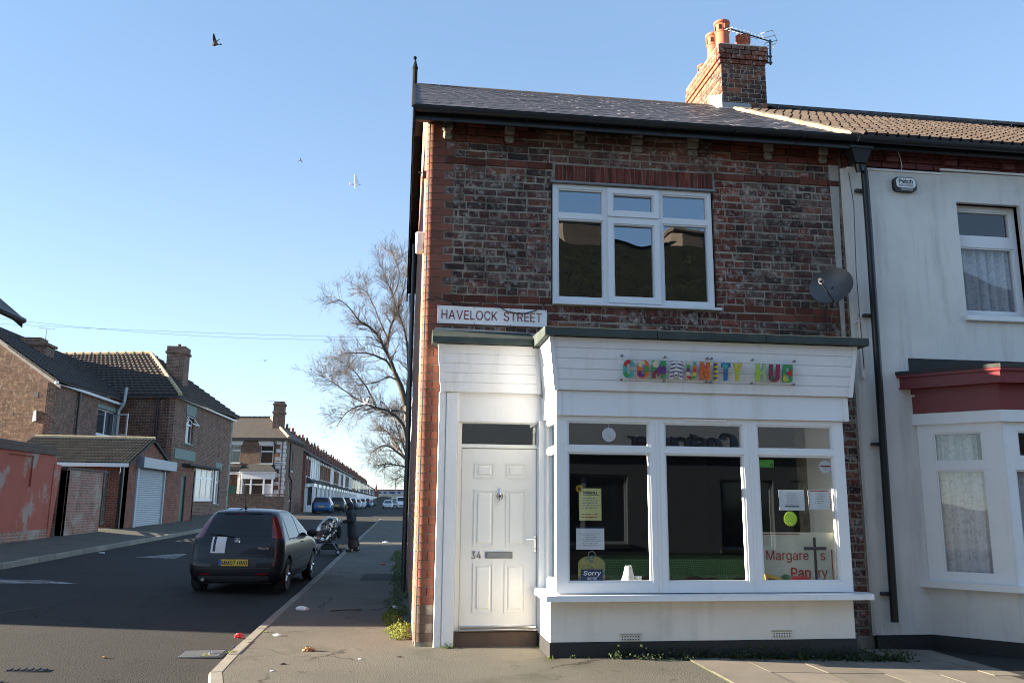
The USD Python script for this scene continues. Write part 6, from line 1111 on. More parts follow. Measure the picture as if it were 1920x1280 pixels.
for yb, xb in ((-.09, -.04), (.09, .18)): obj(pers, 'shoe', (lambda b_: (np.array(b_.vertices) * [.14, .05, .05] + [xb, yb, .048 if yb < 0 else .06], np.array(b_.faces)))(trimesh.creation.icosphere(subdivisions=2)), 'trim_black', smooth=True)
QX_, QY_ = PX - .66, PY - .0; pr = thing('pushchair', 'grey pushchair under a crinkled clear rain cover', 'pushchair', (QX_, QY_, float(z_road(-2.1, PY)) + .0), 0, local=True, size=.95)
zoff = PZ - float(z_road(-2.1, PY))
obj(pr, 'frame', join([tube([(.38, sy, 1.0 + zoff), (.10, sy, .62), (-.32, sy, .16)], .016, 6) for sy in (-.22, .22)] + [tube([(.33, sy, .12), (.02, sy, .55)], .015, 6) for sy in (-.22, .22)] + [tube([(.38, -.22, 1.0 + zoff), (.40, 0, 1.005 + zoff), (.38, .22, 1.0 + zoff)], .018, 6), tube([(.33, -.22, .12), (.33, .22, .12)], .012, 6), tube([(-.32, -.22, .16), (-.32, .22, .16)], .012, 6)]), 'galv')
seat = Manifold.batch_hull([Manifold.sphere(.05, 12).translate(p) for p in ((-.32, -.17, .42), (-.32, .17, .42), (.05, -.17, .42), (.05, .17, .42), (.22, -.17, .92), (.22, .17, .92), (.16, -.17, .5), (.16, .17, .5))]); me = seat.to_mesh(); obj(pr, 'seat', (me.vert_properties[:, :3], me.tri_verts), 'pram_fabric')
obj(pr, 'hood', soft(Manifold.batch_hull([Manifold.sphere(.06, 14).translate(p) for p in ((.24, -.17, .75), (.24, .17, .75), (.16, -.17, 1.06), (.16, .17, 1.06), (-.02, -.16, 1.08), (-.02, .16, 1.08), (.1, -.17, .8), (.1, .17, .8))]), .06, 3), 'pram_fabric', smooth=True)
obj(pr, 'basket', bx(-.22, .30, -.19, .19, .17, .34, .03), 'pram_fabric'); obj(pr, 'blanket', blob((-.18, 0, .58), (.17, .15, .11), 3, .3), 'pink_blanket', smooth=True); obj(pr, 'bag', blob((.31, .0, .70), (.08, .17, .20), 5, .15), 'pram_fabric', smooth=True); obj(pr, 'changing_mat', bx(.24, .40, -.2, .2, 1.03, 1.07, .01), 'paper_white')
cv = Manifold.batch_hull([Manifold.sphere(.06, 16).translate(p) for p in ((.20, -.20, .70), (.20, .20, .70), (.18, -.20, 1.10), (.18, .20, 1.10), (-.06, -.19, 1.13), (-.06, .19, 1.13), (-.32, -.19, .85), (-.32, .19, .85), (-.46, -.18, .45), (-.46, .18, .45), (-.40, -.18, .36), (-.40, .18, .36), (.1, -.2, .45), (.1, .2, .45))]); v, f = soft(cv, .04, 3); v = v + (meshkit.fbm(v * 7, 3, 4) - .5)[:, None] * .035 * np.array([1, 1, .5]); obj(pr, 'rain_cover', (v, f), 'rain_cover_look', smooth=30)
for x in (-.36, .33):
    for sy in (-.24, .24):
        wh = obj(pr, 'wheel', lathe([(.055, -.02), (.085, -.02), (.092, 0), (.085, .02), (.055, .02), (.055, -.02)], (x, sy, .092), 18, 'y'), 'tyre'); obj(wh, 'hub', lathe([(0, -.022), (.05, -.018), (.06, 0), (.05, .018), (0, .022)], (x, sy, .092), 12, 'y'), 'paint_silver')

# ------------------------------------------------------------------ birds
mat('gull_white', (0.72, 0.72, 0.72), 0.8, 0.05, 6, blot=[((0.03, 0.03, 0.035), 3.0, 0.72, 0.05, 0.5)]); mat('gull_grey', (0.30, 0.31, 0.33), 0.8, 0.06, 6); mat('pigeon', (0.035, 0.037, 0.045), 0.75, 0.35, 9)
def bird(name, label, x, y, Y, span, m, up, heading, roll=0.0, pitch=0.0, cat='bird'):
    """up: wing angle in degrees (left, right)"""
    s = span; P_ = px_at(x, y, Y); T = thing(name, label, cat, tuple(P_), heading, local=True, tilt=(roll, pitch, 0))
    parts = [Manifold.batch_hull([Manifold.sphere(.05 * s, 12).translate([.16 * s, 0, .01 * s]), Manifold.sphere(.075 * s, 14).translate([.05 * s, 0, 0]), Manifold.sphere(.03 * s, 10).translate([-.16 * s, 0, .005 * s])]), Manifold.batch_hull([Manifold.sphere(.042 * s, 12).translate([.21 * s, 0, .03 * s]), Manifold.sphere(.05 * s, 10).translate([.14 * s, 0, .01 * s])]),
             Manifold.batch_hull([Manifold.sphere(.014 * s, 8).translate([.25 * s, 0, .025 * s]), Manifold.sphere(.004 * s, 6).translate([.295 * s, 0, .012 * s])]), Manifold.batch_hull([Manifold.sphere(.012 * s, 6).translate(p) for p in ([-.15 * s, 0, 0], [-.30 * s, -.07 * s, 0], [-.30 * s, .07 * s, 0])])]
    for side, an in zip((-1, 1), up):
        a_ = math.radians(an); b_ = a_ * .55; r1, r2 = .2 * s, .32 * s
        e = np.array([.06 * s, side * r1 * math.cos(a_), r1 * math.sin(a_) + .03 * s]); tp = e + np.array([-.10 * s, side * r2 * math.cos(b_), r2 * math.sin(b_)])
        parts += [Manifold.batch_hull([Manifold.sphere(.013 * s, 6).translate(list(q)) for q in ([.10 * s, 0, .03 * s], [-.08 * s, 0, .02 * s], list(e + [.05 * s, 0, 0]), list(e + [-.12 * s, 0, 0]))]), Manifold.batch_hull([Manifold.sphere(.009 * s, 6).translate(list(q)) for q in (list(e + [.05 * s, 0, 0]), list(e + [-.12 * s, 0, 0]), list(tp), list(tp + [-.03 * s, -side * .05 * s, 0]))])]
    u = parts[0]
    for q in parts[1:]: u = u + q
    obj(T, 'body', soft(u, .04 * s, 3), m, smooth=True); return T
bird('flying_pigeon', 'dark pigeon with wings raised, highest bird in the sky', 404, 84, 24, .62, 'pigeon', (75, 60), 165)
bird('flying_gull', 'white gull with spread wings left of the finial', 667, 346, 34, .85, 'gull_white', (38, 30), 10, 74)
bird('flying_gull', 'white gull gliding before the branches of the large bare tree', 686, 757, 52, 1.0, 'gull_white', (70, 55), 160)
bird('distant_bird', 'small grey bird high between pigeon and gull', 563, 302, 40, .48, 'gull_grey', (15, 12), 30, 60)
bird('distant_bird', 'tiny bird low over the far roofs', 496, 676, 85, .75, 'gull_grey', (20, 18), 80, 10)

# ------------------------------------------------------------------ signs and fittings on the corner shop
ss = thing('street_name_sign', 'white enamel street name sign with worn red lettering above the door', 'street sign')
sp_ = [F.pt(.378, 3.722), F.pt(1.722, 3.708), F.pt(1.722, 3.920), F.pt(.378, 3.934)]
obj(ss, 'plate', F.poly(Polygon([(.378, 3.712), (1.72, 3.706), (1.722, 3.918), (.378, 3.930)]), .012, .022), 'sign_white')
obj(ss, 'plate_border', F.poly(Polygon([(.374, 3.707), (1.725, 3.701), (1.727, 3.922), (.374, 3.935)]), .008, .016), 'sign_red')
xcur = .428
wd = {'H': .088, 'A': .098, 'V': .096, 'E': .072, 'L': .068, 'O': .104, 'C': .092, 'K': .088, 'S': .084, 'T': .084, 'R': .086}
for ch_ in 'HAVELOCK STREET':
    if ch_ == ' ': xcur += .062; continue
    obj(ss, 'letter', F.text(ch_, xcur, 3.766, .112, .0222, .003, False, width=wd[ch_] * .80), 'sign_red'); xcur += wd[ch_] * .80 + .0165
for x, z in ((.392, 3.918), (.392, 3.726), (.83, 3.912), (.83, 3.722), (1.27, 3.908), (1.27, 3.718), (1.705, 3.905), (1.705, 3.72)): obj(ss, 'screw', F.map(lathe([(0, 0), (.007, 0), (.006, .027), (0, .027)], (x, 0, z), 8, 'y')), 'ink')
cb = np.array([(.24, 3.99), (.34, 4.03), (.45, 4.0), (.62, 3.955), (.8, 3.95), (.93, 3.985), (1.03, 3.985), (1.12, 3.945), (1.22, 3.885), (1.35, 3.862), (1.47, 3.872), (1.58, 3.91), (1.66, 3.97), (1.70, 4.0)])
tt = np.linspace(0, 13, 53); obj(None, 'loose_cable', tube([F.pt(np.interp(t, range(14), cb[:, 0]), np.interp(t, range(14), cb[:, 1]), .035) for t in tt], .0065, 6), 'cable_black', label='thin black cable looping loosely over the top of the street name sign', cat='cable')
# community sign: acrylic panels with block letters
cs = thing('community_sign', 'clear acrylic sign with multicoloured patchwork letters on the bay fascia', 'shop sign')
ty = (8.93 - 8.82) / (3.40 - 2.826); CSn = np.array([0, -1.0, 0])
def fy(z): return 8.93 - (z - 2.826) * ty
def onf(m, off):                        # (u, w, v) -> on the leaning fascia, w outwards
    v = np.asarray(m[0], float); return np.stack([v[:, 0], fy(v[:, 2]) - off - v[:, 1], v[:, 2]], 1), m[1]
def fpoly(p, w0, w1, off=0.0):
    out = []
    for g in getattr(p, 'geoms', [p]):
        if g.area < 1e-6: continue
        m = trimesh.creation.extrude_polygon(g, w1 - w0, engine='earcut'); v = np.array(m.vertices); out.append((np.stack([v[:, 0], w0 + v[:, 2], v[:, 1]], 1), np.array(m.faces)[:, ::-1]))
    return onf(join(out), off)
for a_, b_ in ((2.385, 3.402), (3.425, 3.90), (3.91, 4.44)): obj(cs, 'pane', onf(quad((a_, .036, 2.93), (b_, .036, 2.93), (b_, .036, 3.222), (a_, .036, 3.222)), 0.0), 'acrylic')
for x in (2.40, 2.895, 3.388, 3.438, 3.922, 4.425):
    for z in (2.945, 3.207): obj(cs, 'standoff_bolt', onf(lathe([(0, 0), (.008, 0), (.008, .034), (.015, .036), (.015, .045), (0, .047)], (x, 0, z), 10, 'y'), 0.0), 'steel_dull')
def lpoly(c, w, h):
    s = w * .34; b = sbox(0, 0, w, h); rr = lambda r: sbox(r, r, w - r, h - r).buffer(r)
    if c == 'C': p = rr(w * .45).difference(rr(w * .45).buffer(-s)).difference(sbox(w * .55, h * .36, w + .1, h * .64))
    elif c == 'O': p = rr(w * .45).difference(affinity.scale(rr(w * .45), .28, .58))
    elif c == 'U': p = sbox(0, w * .4, w, h).union(rr(w * .45).intersection(sbox(0, 0, w, h * .6))).difference(sbox(s, w * .42, w - s, h + .1))
    elif c == 'M': p = b.difference(Polygon([(s * .8, 0), (w - s * .8, 0), (w - s * .8, h * .42), (w / 2, h * .12), (s * .8, h * .42)])).difference(Polygon([(w * .36, h), (w * .64, h), (w / 2, h * .62)]))
    elif c == 'N': p = b.difference(Polygon([(s, 0), (s, h * .48), (w - s * 1.05, 0)])).difference(Polygon([(w - s, h), (w - s, h * .52), (s * 1.05, h)]))
    elif c == 'I': p = b
    elif c == 'T': p = sbox(0, h * .76, w, h).union(sbox(w * .3, 0, w * .7, h))
    elif c == 'Y': p = Polygon([(0, h), (s, h), (w / 2, h * .62), (w - s, h), (w, h), (w * .66, h * .42), (w * .66, 0), (w * .34, 0), (w * .34, h * .42)])
    elif c == 'H': p = b.difference(sbox(s, 0, w - s, h * .38)).difference(sbox(s, h * .62, w - s, h + .1))
    elif c == 'B': p = sbox(0, 0, w * .6, h).union(rr(w * .22).intersection(sbox(w * .3, 0, w, h))).difference(sbox(s * .95, h * .16, w - s * .95, h * .41)).difference(sbox(s * .95, h * .59, w - s * .95, h * .84))
    return p
PAL = {'teal': (.05, .32, .30), 'green': (.04, .24, .08), 'dkgreen': (.05, .09, .05), 'orange': (.55, .13, .03), 'purple': (.10, .03, .15), 'red': (.42, .03, .03), 'yellow': (.48, .42, .04), 'cream': (.5, .47, .33), 'blue': (.03, .12, .28), 'black': (.02, .02, .03), 'white': (.62, .6, .55), 'navy': (.05, .04, .16), 'lime': (.30, .45, .06), 'sage': (.28, .38, .24), 'maroon': (.25, .02, .07)}
for k_, c_ in PAL.items(): mat('letter_' + k_, c_, 0.5, 0.12, 30)
LT = [('C', 2.417, 2.541, ['teal', 'green', 'teal', 'red']), ('O', 2.577, 2.706, ['orange', 'purple', 'green', 'cream']), ('M', 2.744, 2.903, ['green', 'maroon', 'purple', 'cream']), ('M', 2.946, 3.102, 'zebra'), ('U', 3.140, 3.256, 'bands'), ('N', 3.300, 3.413, 'tiger'), ('I', 3.456, 3.508, 'zig'), ('T', 3.551, 3.658, ['blue', 'blue', 'blue', 'teal']), ('Y', 3.689, 3.797, ['yellow', 'yellow', 'lime', 'yellow']), ('H', 3.962, 4.077, 'halves'), ('U', 4.121, 4.243, ['maroon', 'dkgreen', 'maroon', 'dkgreen']), ('B', 4.282, 4.398, ['green', 'yellow', 'red', 'green'])]
lr = np.random.default_rng(5)
for c_, x0, x1, pat in LT:
    w_, h_ = x1 - x0, .196; p = affinity.translate(lpoly(c_, w_, h_), x0, 2.966); base = {'zebra': 'white', 'bands': 'cream', 'tiger': 'orange', 'zig': 'yellow', 'halves': 'lime'}.get(pat if isinstance(pat, str) else '', pat[0] if not isinstance(pat, str) else 'cream')
    lt = obj(cs, 'letter', fpoly(p, .040, .062), 'letter_' + base); cut = []
    if pat == 'zebra':
        for k in range(11): cut.append((Polygon([(x0 - .02, 2.95 + k * .021), (x0 + w_ * .5, 2.965 + k * .021 + .02 * (k % 2)), (x0 + w_ + .02, 2.95 + k * .021), (x0 + w_ + .02, 2.958 + k * .021), (x0 + w_ * .5, 2.975 + k * .021 + .02 * (k % 2)), (x0 - .02, 2.958 + k * .021)]), 'navy'))
    elif pat == 'bands':
        for k, (a_, b_) in enumerate((('red', 'green'), ('cream', 'yellow'), ('purple', 'red'), ('green', 'orange'), ('cream', 'teal'))): cut += [(sbox(x0, 2.966 + (k * .04), x0 + w_ / 2, 3.006 + k * .04), a_), (sbox(x0 + w_ / 2, 2.966 + k * .04, x1, 3.006 + k * .04), b_)]
    elif pat == 'tiger':
        for k in range(8): cut.append((Polygon([(x0 + (k % 2) * .04, 2.97 + k * .026), (x0 + .06 + (k % 2) * .06, 2.975 + k * .026), (x0 + (k % 2) * .04, 2.979 + k * .026)]), 'maroon'))
    elif pat == 'zig':
        for k in range(4): cut.append((Polygon([(x0, 2.966 + k * .05), (x1, 2.99 + k * .05), (x0, 3.01 + k * .05)]), 'navy'))
    elif pat == 'halves': cut.append((sbox(x0 + w_ * .52, 2.9, x1, 3.2), 'sage'))
    else:
        for k in range(3):
            cx_, cz_ = x0 + w_ * (.3 + .4 * (k % 2)), 2.966 + h_ * (.2 + .3 * k); r_ = w_ * .38; n_ = 6
            cut.append((Polygon([(cx_ + r_ * lr.uniform(.6, 1.2) * math.cos(t), cz_ + r_ * lr.uniform(.6, 1.2) * math.sin(t)) for t in np.linspace(0, 2 * math.pi, n_ + 1)[:-1]]), pat[k + 1]))
    for q, col in cut:
        i_ = q.buffer(0).intersection(p)
        i_ = unary_union([g for g in getattr(i_, 'geoms', [i_]) if g.geom_type == 'Polygon' and g.area > 1e-6]) if not i_.is_empty else i_
        if not i_.is_empty and i_.area > 1e-6: obj(lt, 'patch', fpoly(i_, .0622, .0632 + .0002 * lr.random()), 'letter_' + col)
# satellite dish
dc = np.array([5.27, 9.42, 4.30]); dn = np.array([-.66, -.70, .27]); dn /= np.linalg.norm(dn); du = np.cross([0, 0, 1.0], dn); du /= np.linalg.norm(du); dv = np.cross(dn, du)
sd = thing('satellite_dish', 'dark grey satellite dish on the brick wall right of the window', 'satellite dish', tuple(dc))
rr_, tt_ = np.meshgrid(np.linspace(0, 1, 9), np.linspace(0, 2 * math.pi, 41)[:-1], indexing='ij'); wv_ = lambda r: -.085 * (1 - r ** 2)
def dsurf(off): return np.array([dc + du * (.265 * r * math.cos(t)) + dv * (.25 * r * math.sin(t)) + dn * (wv_(r) + off) for r, t in zip(rr_.ravel(), tt_.ravel())])
i_, j_ = np.meshgrid(np.arange(8), np.arange(40), indexing='ij'); k1 = (i_ * 40 + j_).ravel(); k2 = (i_ * 40 + (j_ + 1) % 40).ravel(); fq = np.vstack([np.stack([k1, k2, k2 + 40], 1), np.stack([k1, k2 + 40, k1 + 40], 1)])
va, vb = dsurf(0), dsurf(-.012); n_ = len(va); e_ = 8 * 40 + np.arange(40); e2_ = 8 * 40 + (np.arange(40) + 1) % 40
obj(sd, 'reflector', (np.vstack([va, vb]), np.vstack([fq, fq[:, ::-1] + n_, np.stack([e_, e2_, e2_ + n_], 1), np.stack([e_, e2_ + n_, e_ + n_], 1)])), 'dish_grey', smooth=45)
arm0, arm1 = dc - dv * .22 + dn * .0 + du * .05, dc - dv * .14 + dn * .36 - du * .02
obj(sd, 'arm', tube([dc - dv * .27 - dn * .05, arm0 + dn * .06 - dv * .04, arm1], .012, 8), 'dark_metal'); obj(sd, 'receiver', tube([arm1 - dn * .0, arm1 - dn * .05 + dv * .03], [.03, .026], 12), 'paint_silver'); obj(sd, 'receiver_neck', tube([arm1 + dn * .05, arm1], .022, 10), 'dark_metal')
obj(sd, 'wall_bracket', join([tube([dc - dn * .08, dc + [.06, .16, -.02], (5.42, 9.80, 4.27)], .02, 8), bx(5.36, 5.48, 9.77, 9.80, 4.18, 4.36, .004)]), 'dark_metal')
obj(None, 'dish_cable', tube([(5.40, 9.78, 4.2), (5.36, 9.775, 4.05), (5.37, 9.78, 3.8), (5.38, 9.78, 3.58)], .006, 6), 'cable_black', label='black cable hanging from the satellite dish', cat='cable')
obj(None, 'party_cable', tube([(5.80, 9.73, 5.95), (5.835, 9.72, 5.5), (5.80, 9.72, 4.6), (5.79, 9.70, 4.0), (5.80, 9.70, 3.3)], .005, 6), 'dirty_brown', label='thin brown cable hanging down the edge of the render', cat='cable')
obj(None, 'cable_clip', join([tube([(5.72, 9.74, 3.9), (5.80, 9.70, 3.93)], .01, 6), tube([(5.78, 9.70, 4.02), (5.80, 9.70, 3.86)], .009, 6)]), 'chrome', label='bright metal cable clamp at the render edge above the coping', cat='clamp')
ro = thing('rag', 'long torn strip of pale membrane hanging at the render edge', 'loose strip'); obj(ro, 'strip', (lambda m: (m[0] + np.random.default_rng(8).normal(0, .004, m[0].shape), m[1]))(bx(5.765, 5.815, 9.705, 9.73, 3.18, 3.98, .01)), 'render_cream')
# alarm box
al = thing('alarm_box', 'white and black burglar alarm box high on the cream render', 'alarm box')
rb = lambda w, h, r: sbox(-w / 2 + r, -h / 2 + r, w / 2 - r, h / 2 - r).buffer(r)
AX, AZ = 6.585, 5.825
obj(al, 'back', W.poly(affinity.translate(rb(.325, .20, .06), AX, AZ), .0, .05), 'paint_black', smooth=30); obj(al, 'cover', W.poly(affinity.translate(rb(.275, .135, .045), AX + .004, AZ + .017), .05, .062), 'sign_white', smooth=30); obj(al, 'strobe', W.poly(affinity.translate(rb(.18, .04, .018), AX + .01, AZ - .072), .05, .06), 'grey_plastic')
obj(al, 'lettering', W.text('Petch', AX - .098, AZ + .012, .055, .0622, .003, True, width=.20), 'ink'); obj(al, 'lettering', W.text('SOLUTIONS', AX - .10, AZ - .035, .03, .0622, .003, False, width=.205), 'ink_grey'); obj(al, 'lettering_line', W.box(AX - .07, AX + .08, AZ - .001, AZ + .003, .062, .0635), 'ink_grey')
obj(None, 'alarm_cable', tube([(6.55, 9.72, 6.02), (6.56, 9.70, 6.08), (6.53, 9.68, 6.2), (6.42, 9.6, 6.35)], .004, 5), 'sign_white', label='thin white cable rising from the alarm box to the eaves', cat='cable')
ab_ = thing('tv_aerial', 'television aerial on a bracket at the right of the big chimney', 'aerial', (6.74, 13.7, 9.8))
obj(ab_, 'mast', tube([(6.735, 13.7, 9.82), (6.755, 13.7, 10.34)], .02, 6), 'dark_metal'); BL, BR = np.array([5.80, 13.42, 10.33]), np.array([6.80, 13.72, 10.31]); bdv = (BR - BL) / np.linalg.norm(BR - BL); bpv = np.array([-bdv[1], bdv[0], .35])
obj(ab_, 'boom', tube([BL, BR], .013, 6), 'dark_metal')
for k in range(9): c_ = BL + (BR - BL) * (.02 + .085 * k); obj(ab_, 'element', tube([c_ - bpv * .12, c_ + bpv * .12], .006, 5), 'galv')
obj(ab_, 'reflector_mesh', join([tube([BR - bdv * (.02 + .05 * s_) + bpv * t_ + [0, 0, s_ * .09 * sg_], BR - bdv * (.02 + .05 * s_) + bpv * -t_ + [0, 0, s_ * .09 * sg_]], .007, 5) for s_ in (0, 1, 2) for sg_ in (-1, 1) for t_ in (.17,)] + [tube([BR - bdv * .12 + bpv * t_ + [0, 0, .18], BR - bdv * .02 + bpv * t_, BR - bdv * .12 + bpv * t_ - [0, 0, .18]], .006, 5) for t_ in (-.16, .16)]), 'galv')
obj(ab_, 'bracket', join([tube([(6.5, 13.7, 9.99), (6.77, 13.7, 9.99)], .02, 6), tube([(6.5, 13.7, 9.86), (6.77, 13.7, 9.86)], .02, 6), bx(6.53, 6.64, 13.66, 13.74, 9.84, 10.01)]), 'dark_metal')

# ------------------------------------------------------------------ things in the shop window
PB = Wall((0, 9.052), (1, 0))
def lines(parent, u0, u1, z0, z1, n, m, seed, h=.008, gap=.5, center=False):
    r_ = np.random.default_rng(seed); out = []
    for k in range(n):
        z = z1 - (k + .5) * (z1 - z0) / n; u = u0 + (r_.uniform(.0, .2) * (u1 - u0) if center else 0); end = u1 - r_.uniform(.02, .3) * (u1 - u0)
        while u < end:
            l = r_.uniform(.012, .05); out.append(PB.box(u, min(u + l, end), z - h / 2, z + h / 2 * r_.uniform(.6, 1.2), .0025, .0035)); u += l + .012
    return obj(parent, 'writing', join(out), m, kind='stuff')
mn = thing('menu_poster', 'yellow handwritten menu poster with a sunflower in the left pane', 'poster'); obj(mn, 'sheet', PB.box(1.95, 2.20, 1.41, 1.755, 0, .002), 'paper_yellow'); lines(mn, 1.985, 2.185, 1.53, 1.665, 5, 'ink_grey', 1, .009); lines(mn, 1.98, 2.18, 1.43, 1.49, 2, 'ink_red', 2, .010)
obj(mn, 'heading', PB.text('Menu', 2.0, 1.695, .033, .0025, .001, True, width=.15), 'ink'); obj(mn, 'heading_line', PB.box(1.995, 2.18, 1.682, 1.687, .0025, .0035), 'ink')
fl_ = obj(mn, 'flower', join([PB.poly(affinity.translate(affinity.rotate(affinity.scale(Polygon([(0, 0), (.03, .012), (.045, 0), (.03, -.012)]), 1, 1), k * 30, origin=(0, 0)), 1.955, 1.752), .003, .005) for k in range(12)]), 'orange_yellow'); obj(fl_, 'flower_centre', PB.poly(affinity.translate(sbox(-.001, -.001, .001, .001).buffer(.015), 1.955, 1.752), .005, .008), 'dirty_brown')
wn = thing('notice', 'white typed notice below the yellow menu', 'notice'); obj(wn, 'sheet', PB.box(1.915, 2.228, 1.10, 1.335, 0, .002), 'paper_white'); lines(wn, 1.95, 2.20, 1.14, 1.28, 7, 'ink_grey', 3, .006, center=True); obj(wn, 'tape', PB.box(1.918, 2.225, 1.325, 1.337, .002, .003), 'navy')
fan = thing('paper_fan', 'round white paper fan hanging in the upper left pane', 'paper fan'); t = np.linspace(0, 2 * math.pi, 73); obj(fan, 'disc', PB.map((np.vstack([[(2.29, .03, 2.346)], np.stack([2.29 + .078 * np.cos(t), .02 + .012 * (np.arange(73) % 2), 2.346 + .078 * np.sin(t)], 1)]), np.stack([np.zeros(72, int), np.arange(1, 73), np.arange(2, 74)], 1))), 'paper_white'); obj(fan, 'string', tube([PB.pt(2.29, 2.42, .02), PB.pt(2.29, 2.49, .02)], .002, 4), 'paper_white')
sb_ = thing('closed_sign', 'floral hanging sign reading Sorry in the lower left pane', 'sign'); obj(sb_, 'plaque', PB.poly(unary_union([sbox(1.935, .77, 2.232, .95), affinity.scale(sbox(-.001, -.001, .001, .001).buffer(.148), 1, .6).intersection(sbox(-1, 0, 1, 1)).__class__ and affinity.translate(affinity.scale(sbox(-.0005, -.0005, .0005, .0005).buffer(.148), 1.0, .62), 2.083, .945)]), .0, .008), 'plaque_print')
obj(sb_, 'blue_panel', PB.box(1.965, 2.205, .77, .895, .008, .011), 'navy'); obj(sb_, 'lettering', PB.text('Sorry', 1.99, .835, .043, .011, .002, False, width=.19, slant=.2), 'paper_white'); obj(sb_, 'lettering', PB.text("WE'RE", 2.03, .785, .026, .011, .002, False, width=.11), 'paper_white'); obj(sb_, 'hanging_wire', tube([PB.pt(2.045, 1.03, .01), PB.pt(2.05, 1.07, .015), PB.pt(2.085, 1.088, .02), PB.pt(2.12, 1.07, .015), PB.pt(2.125, 1.03, .01)], .004, 6), 'steel_dull')
vs_ = thing('flower_vase', 'small glass vase on the inner window ledge', 'vase'); obj(vs_, 'vase', lathe([(0, .735), (.075, .735), (.082, .76), (.06, .82), (.035, .92), (.032, .92), (.055, .82), (0, .75)], (2.54, 9.22, 0), 18), 'curtain', smooth=True); obj(vs_, 'filling', blob((2.53, 9.22, .79), (.05, .05, .045), 2, .2), 'pink_blanket', smooth=True); obj(vs_, 'side_cup', lathe([(0, .735), (.035, .735), (.045, .81), (.04, .81), (0, .745)], (2.64, 9.2, 0), 14), 'paper_white', smooth=True)
gs = thing('green_label', 'small green notice at the top left of the right hand pane', 'notice'); obj(gs, 'sheet', PB.box(4.055, 4.222, 2.015, 2.098, 0, .002), 'sticker_green'); obj(gs, 'ring', PB.poly(affinity.translate(sbox(-.001, -.001, .001, .001).buffer(.018).difference(sbox(-.001, -.001, .001, .001).buffer(.009)), 4.195, 2.04), .002, .003), 'ink')
for lab, (a_, b_, c_, d_), sd_, red in (('white notice left of the red edged price list', (4.262, 4.565, 1.535, 1.765), 5, False), ('white price list with a red dotted edge', (4.612, 4.888, 1.548, 1.763), 6, True)):
    q = thing('notice', lab, 'notice'); obj(q, 'sheet', PB.box(a_, b_, c_, d_, 0, .002), 'paper_white'); lines(q, a_ + .07, b_ - .05, c_ + .06, d_ - .03, 6, 'ink_grey', sd_, .006, center=True)
    if red: obj(q, 'red_edge', join([PB.box(a_ + .02, b_ - .02, d_ - .016, d_ - .006, .002, .003)] + [PB.box(u, u + .012, c_ + .02 + k * .03, c_ + .034 + k * .03, .002, .003) for k in range(6) for u in (a_ + .006, b_ - .018)]), 'ink_red')
    else: obj(q, 'dark_footer', PB.poly(affinity.translate(affinity.scale(sbox(-.5, -.5, .5, .5).buffer(.3), .11, .012), (a_ + b_) / 2, c_ + .045), .002, .003), 'green_stone')
st = thing('star_label', 'neon yellow starburst price label', 'label'); obj(st, 'star', PB.poly(Polygon([(4.387 + (.084 if k % 2 else .070) * math.cos(k * math.pi / 20), 1.442 + (.084 if k % 2 else .070) * math.sin(k * math.pi / 20)) for k in range(40)]), 0, .003), 'neon_yellow'); lines(st, 4.34, 4.435, 1.40, 1.49, 3, 'sticker_green', 9, .006, center=True)
rs = thing('round_sticker', 'pale round sticker near the top right of the right hand pane', 'sticker'); obj(rs, 'disc', PB.poly(affinity.translate(sbox(-.001, -.001, .001, .001).buffer(.072), 4.84, 2.033), 0, .002), 'paper_white'); obj(rs, 'red_band', PB.poly(affinity.translate(affinity.scale(sbox(-.5, -.5, .5, .5).buffer(.2), .09, .012), 4.845, 2.035), .002, .003), 'ink_red'); lines(rs, 4.80, 4.89, 1.98, 2.02, 2, 'ink_grey', 12, .005, center=True)
mp = thing('pantry_sign', 'cream board with red lettering and a tall brown cross', 'sign board'); PM = Wall((0, 9.10), (1, 0))
obj(mp, 'board', PM.box(4.03, 4.925, .72, 1.29, 0, .012), 'board_cream'); obj(mp, 'red_border', join([PM.box(4.055, 4.5, 1.265, 1.275, .012, .014), PM.box(4.055, 4.065, .95, 1.275, .012, .014), PM.box(4.87, 4.88, .72, 1.1, .012, .014)]), 'ink_red')
obj(mp, 'lettering', PM.text('Margare', 4.095, .99, .10, .012, .004, False, width=.50), 'ink_red'); obj(mp, 'lettering', PM.text('s', 4.735, .99, .10, .012, .004, False), 'ink_red'); obj(mp, 'lettering', PM.text('Pan', 4.375, .80, .105, .012, .004, True, width=.235), 'ink_red'); obj(mp, 'lettering', PM.text('ry', 4.70, .80, .105, .012, .004, False, width=.11), 'ink_red')
obj(mp, 'cross', join([PM.box(4.66, 4.69, .72, 1.235, .0125, .016), PM.box(4.545, 4.812, 1.098, 1.132, .0125, .0165)]), 'cross_brown')
tg = thing('yellow_packet', 'small yellow packet leaning at the foot of the cream board', 'packet'); yp = np.array([(4.06, .84), (4.245, .80), (4.235, .70), (4.065, .735)]); obj(tg, 'packet', PB.poly(Polygon(yp), .0, -.03), 'orange_yellow'); obj(tg, 'dark_print', PB.poly(Polygon([(4.09, .80), (4.20, .778), (4.20, .745), (4.09, .765)]), .0, .002), 'cross_brown')
pk = thing('red_bag', 'shiny crinkled red and green plastic bag before the cream board', 'bag'); obj(pk, 'bag', blob((4.46, 9.075, .785), (.13, .02, .035), 4, .6), 'red_gloss'); obj(pk, 'green_tip', blob((4.31, 9.075, .80), (.05, .018, .03), 6, .5), 'green_gloss'); obj(pk, 'clear_fold', blob((4.32, 9.078, .775), (.2, .012, .03), 9, .6), 'rain_cover_look')
tb = thing('table', 'table under a green chequered cloth inside the shop', 'table'); 
n_ = 60; xs_ = np.linspace(2.5, 4.6, n_)
mat('cloth_check', (0.045, 0.17, 0.05), 0.85, 0.05, 3)
